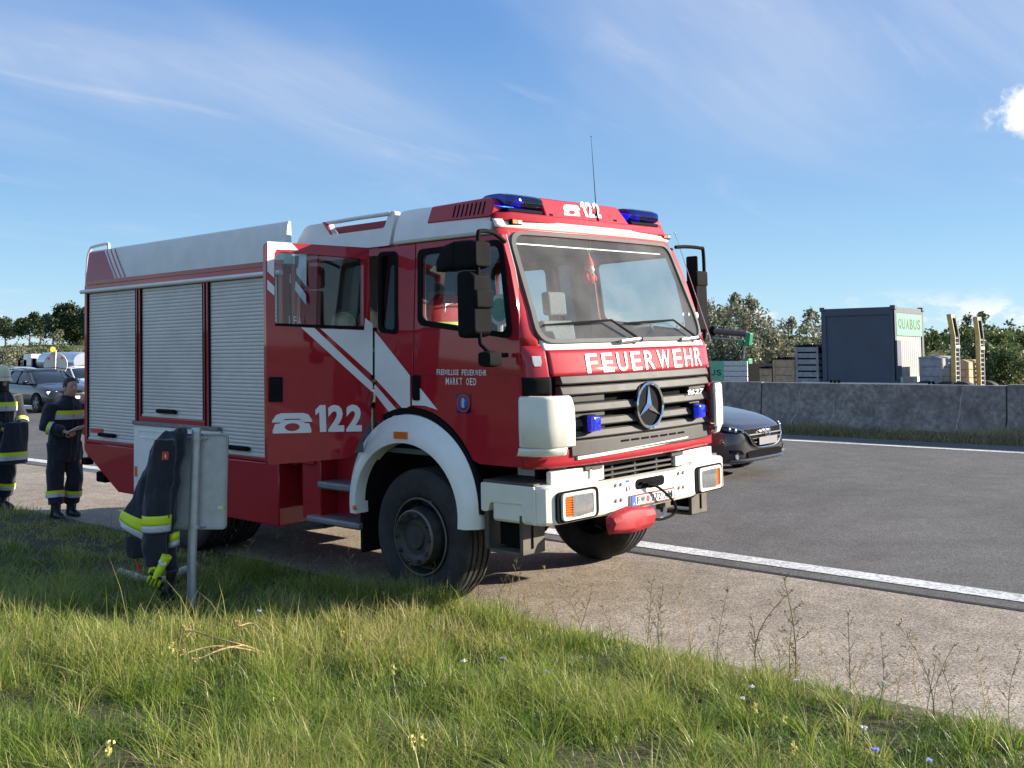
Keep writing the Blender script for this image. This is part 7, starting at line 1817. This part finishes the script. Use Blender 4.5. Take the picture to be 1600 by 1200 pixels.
# left: trees on the rise, shrubs on the embankment
for i, (u, v, y, wd, n, lb) in enumerate(((8, 498, 60, 6.5, 4200, 'tree at the frame edge with open lower branches'), (62, 490, 60, 6.0, 4500, None), (45, 497, 61, 4.5, 3500, None), (82, 492, 62, 5.0, 3500, None), (108, 478, 58, 6.5, 7000, None), (128, 480, 60, 6.0, 6000, None), (150, 478, 60, 6.5, 4000, None))):
    lab = {0: 'dark roadside tree with a gap of sky beside the clustered trees', 1: 'dark round crowned tree on bare trunks on the rise', 2: 'dark round crowned tree on bare trunks on the rise', 3: 'dark round crowned tree on bare trunks on the rise'}.get(i, 'tall dense dark tree right behind the silver tank')
    plant('tree', at_px(u, y), top_h(u, v, y), wd, 'leaf_dark', n, lab, 'tree', 'trees on the rise', 120+i, .34, .42 if i < 4 else .16, 20, 1., trunk_r=.06)
for i in range(26):
    u = -20+i*7.5+random.uniform(-3, 3); y = random.uniform(34, 46); v = random.uniform(540, 562)
    if 52 < u < 76: v = max(v, 556)
    plant('hedge_shrub', at_px(u, y), max(1.2, top_h(u, v, y)), random.uniform(3.0, 4.5), 'leaf_silver' if i % 3 else 'leaf_mid', 1100, 'pale green shrub on the embankment behind the opposite carriageway', 'bush', 'shrubs on the far embankment', 200+i, .26, .08, 12, 1.)
plant('young_poplar', at_px(88, 48), top_h(88, 515, 48), 1.9, 'leaf_silver', 1500, 'slim pale young poplar in front of the dark trees', 'tree', None, 300, .26, .1, 14, 1.6)
# hedges and the maize strip on the skyline: one mass
def hedge():
    rng = np.random.default_rng(8); n = 60000
    x = rng.uniform(-140, 60, n); y = 78+rng.uniform(0, 7, n)+.06*x; z = terrain_z(x, y)+rng.uniform(0, 1, n)**.7*(1.5+.25*np.sin(x*.7)+.2*np.sin(x*1.9)); 
    e1 = rng.normal(0, 1, (n, 3)); e1 /= np.linalg.norm(e1, axis=1)[:, None]; e2 = np.cross(e1, rng.normal(0, 1, (n, 3))); e2 /= np.linalg.norm(e2, axis=1)[:, None]
    p = np.c_[x, y, z]; V = np.stack([p-e1*.2, p+e2*.1, p+e1*.2, p-e2*.1], 1).reshape(-1, 3)
    o = mesh_tint('maize_strip', V, np.arange(4*n).reshape(n, 4), np.zeros((0, 3), int), np.clip(rng.normal(.45, .2, n), 0, 1).repeat(4), 'leaf_mid', kind='stuff'); tag(o, 'dark green strip of maize along the skyline field', 'crop')
    n = 50000; x = rng.uniform(-45, 25, n); y = 33.5+rng.uniform(0, 8, n); z = terrain_z(x, y)+rng.uniform(0, .75, n)
    V, F4, F3, t = blades(np.c_[x, y, terrain_z(x, y)], rng.uniform(.4, 1.1, n), rng.uniform(.03, .07, n), rng.uniform(0, 6.28, n), rng.uniform(.2, .8, n), np.clip(rng.normal(.4, .22, n), 0, 1), rng, 2)
    o = mesh_tint('embankment_growth', V, F4, F3, t, 'dry_grass', kind='stuff'); tag(o, 'rough tall growth on the embankment beyond the low loader', 'undergrowth')
hedge()
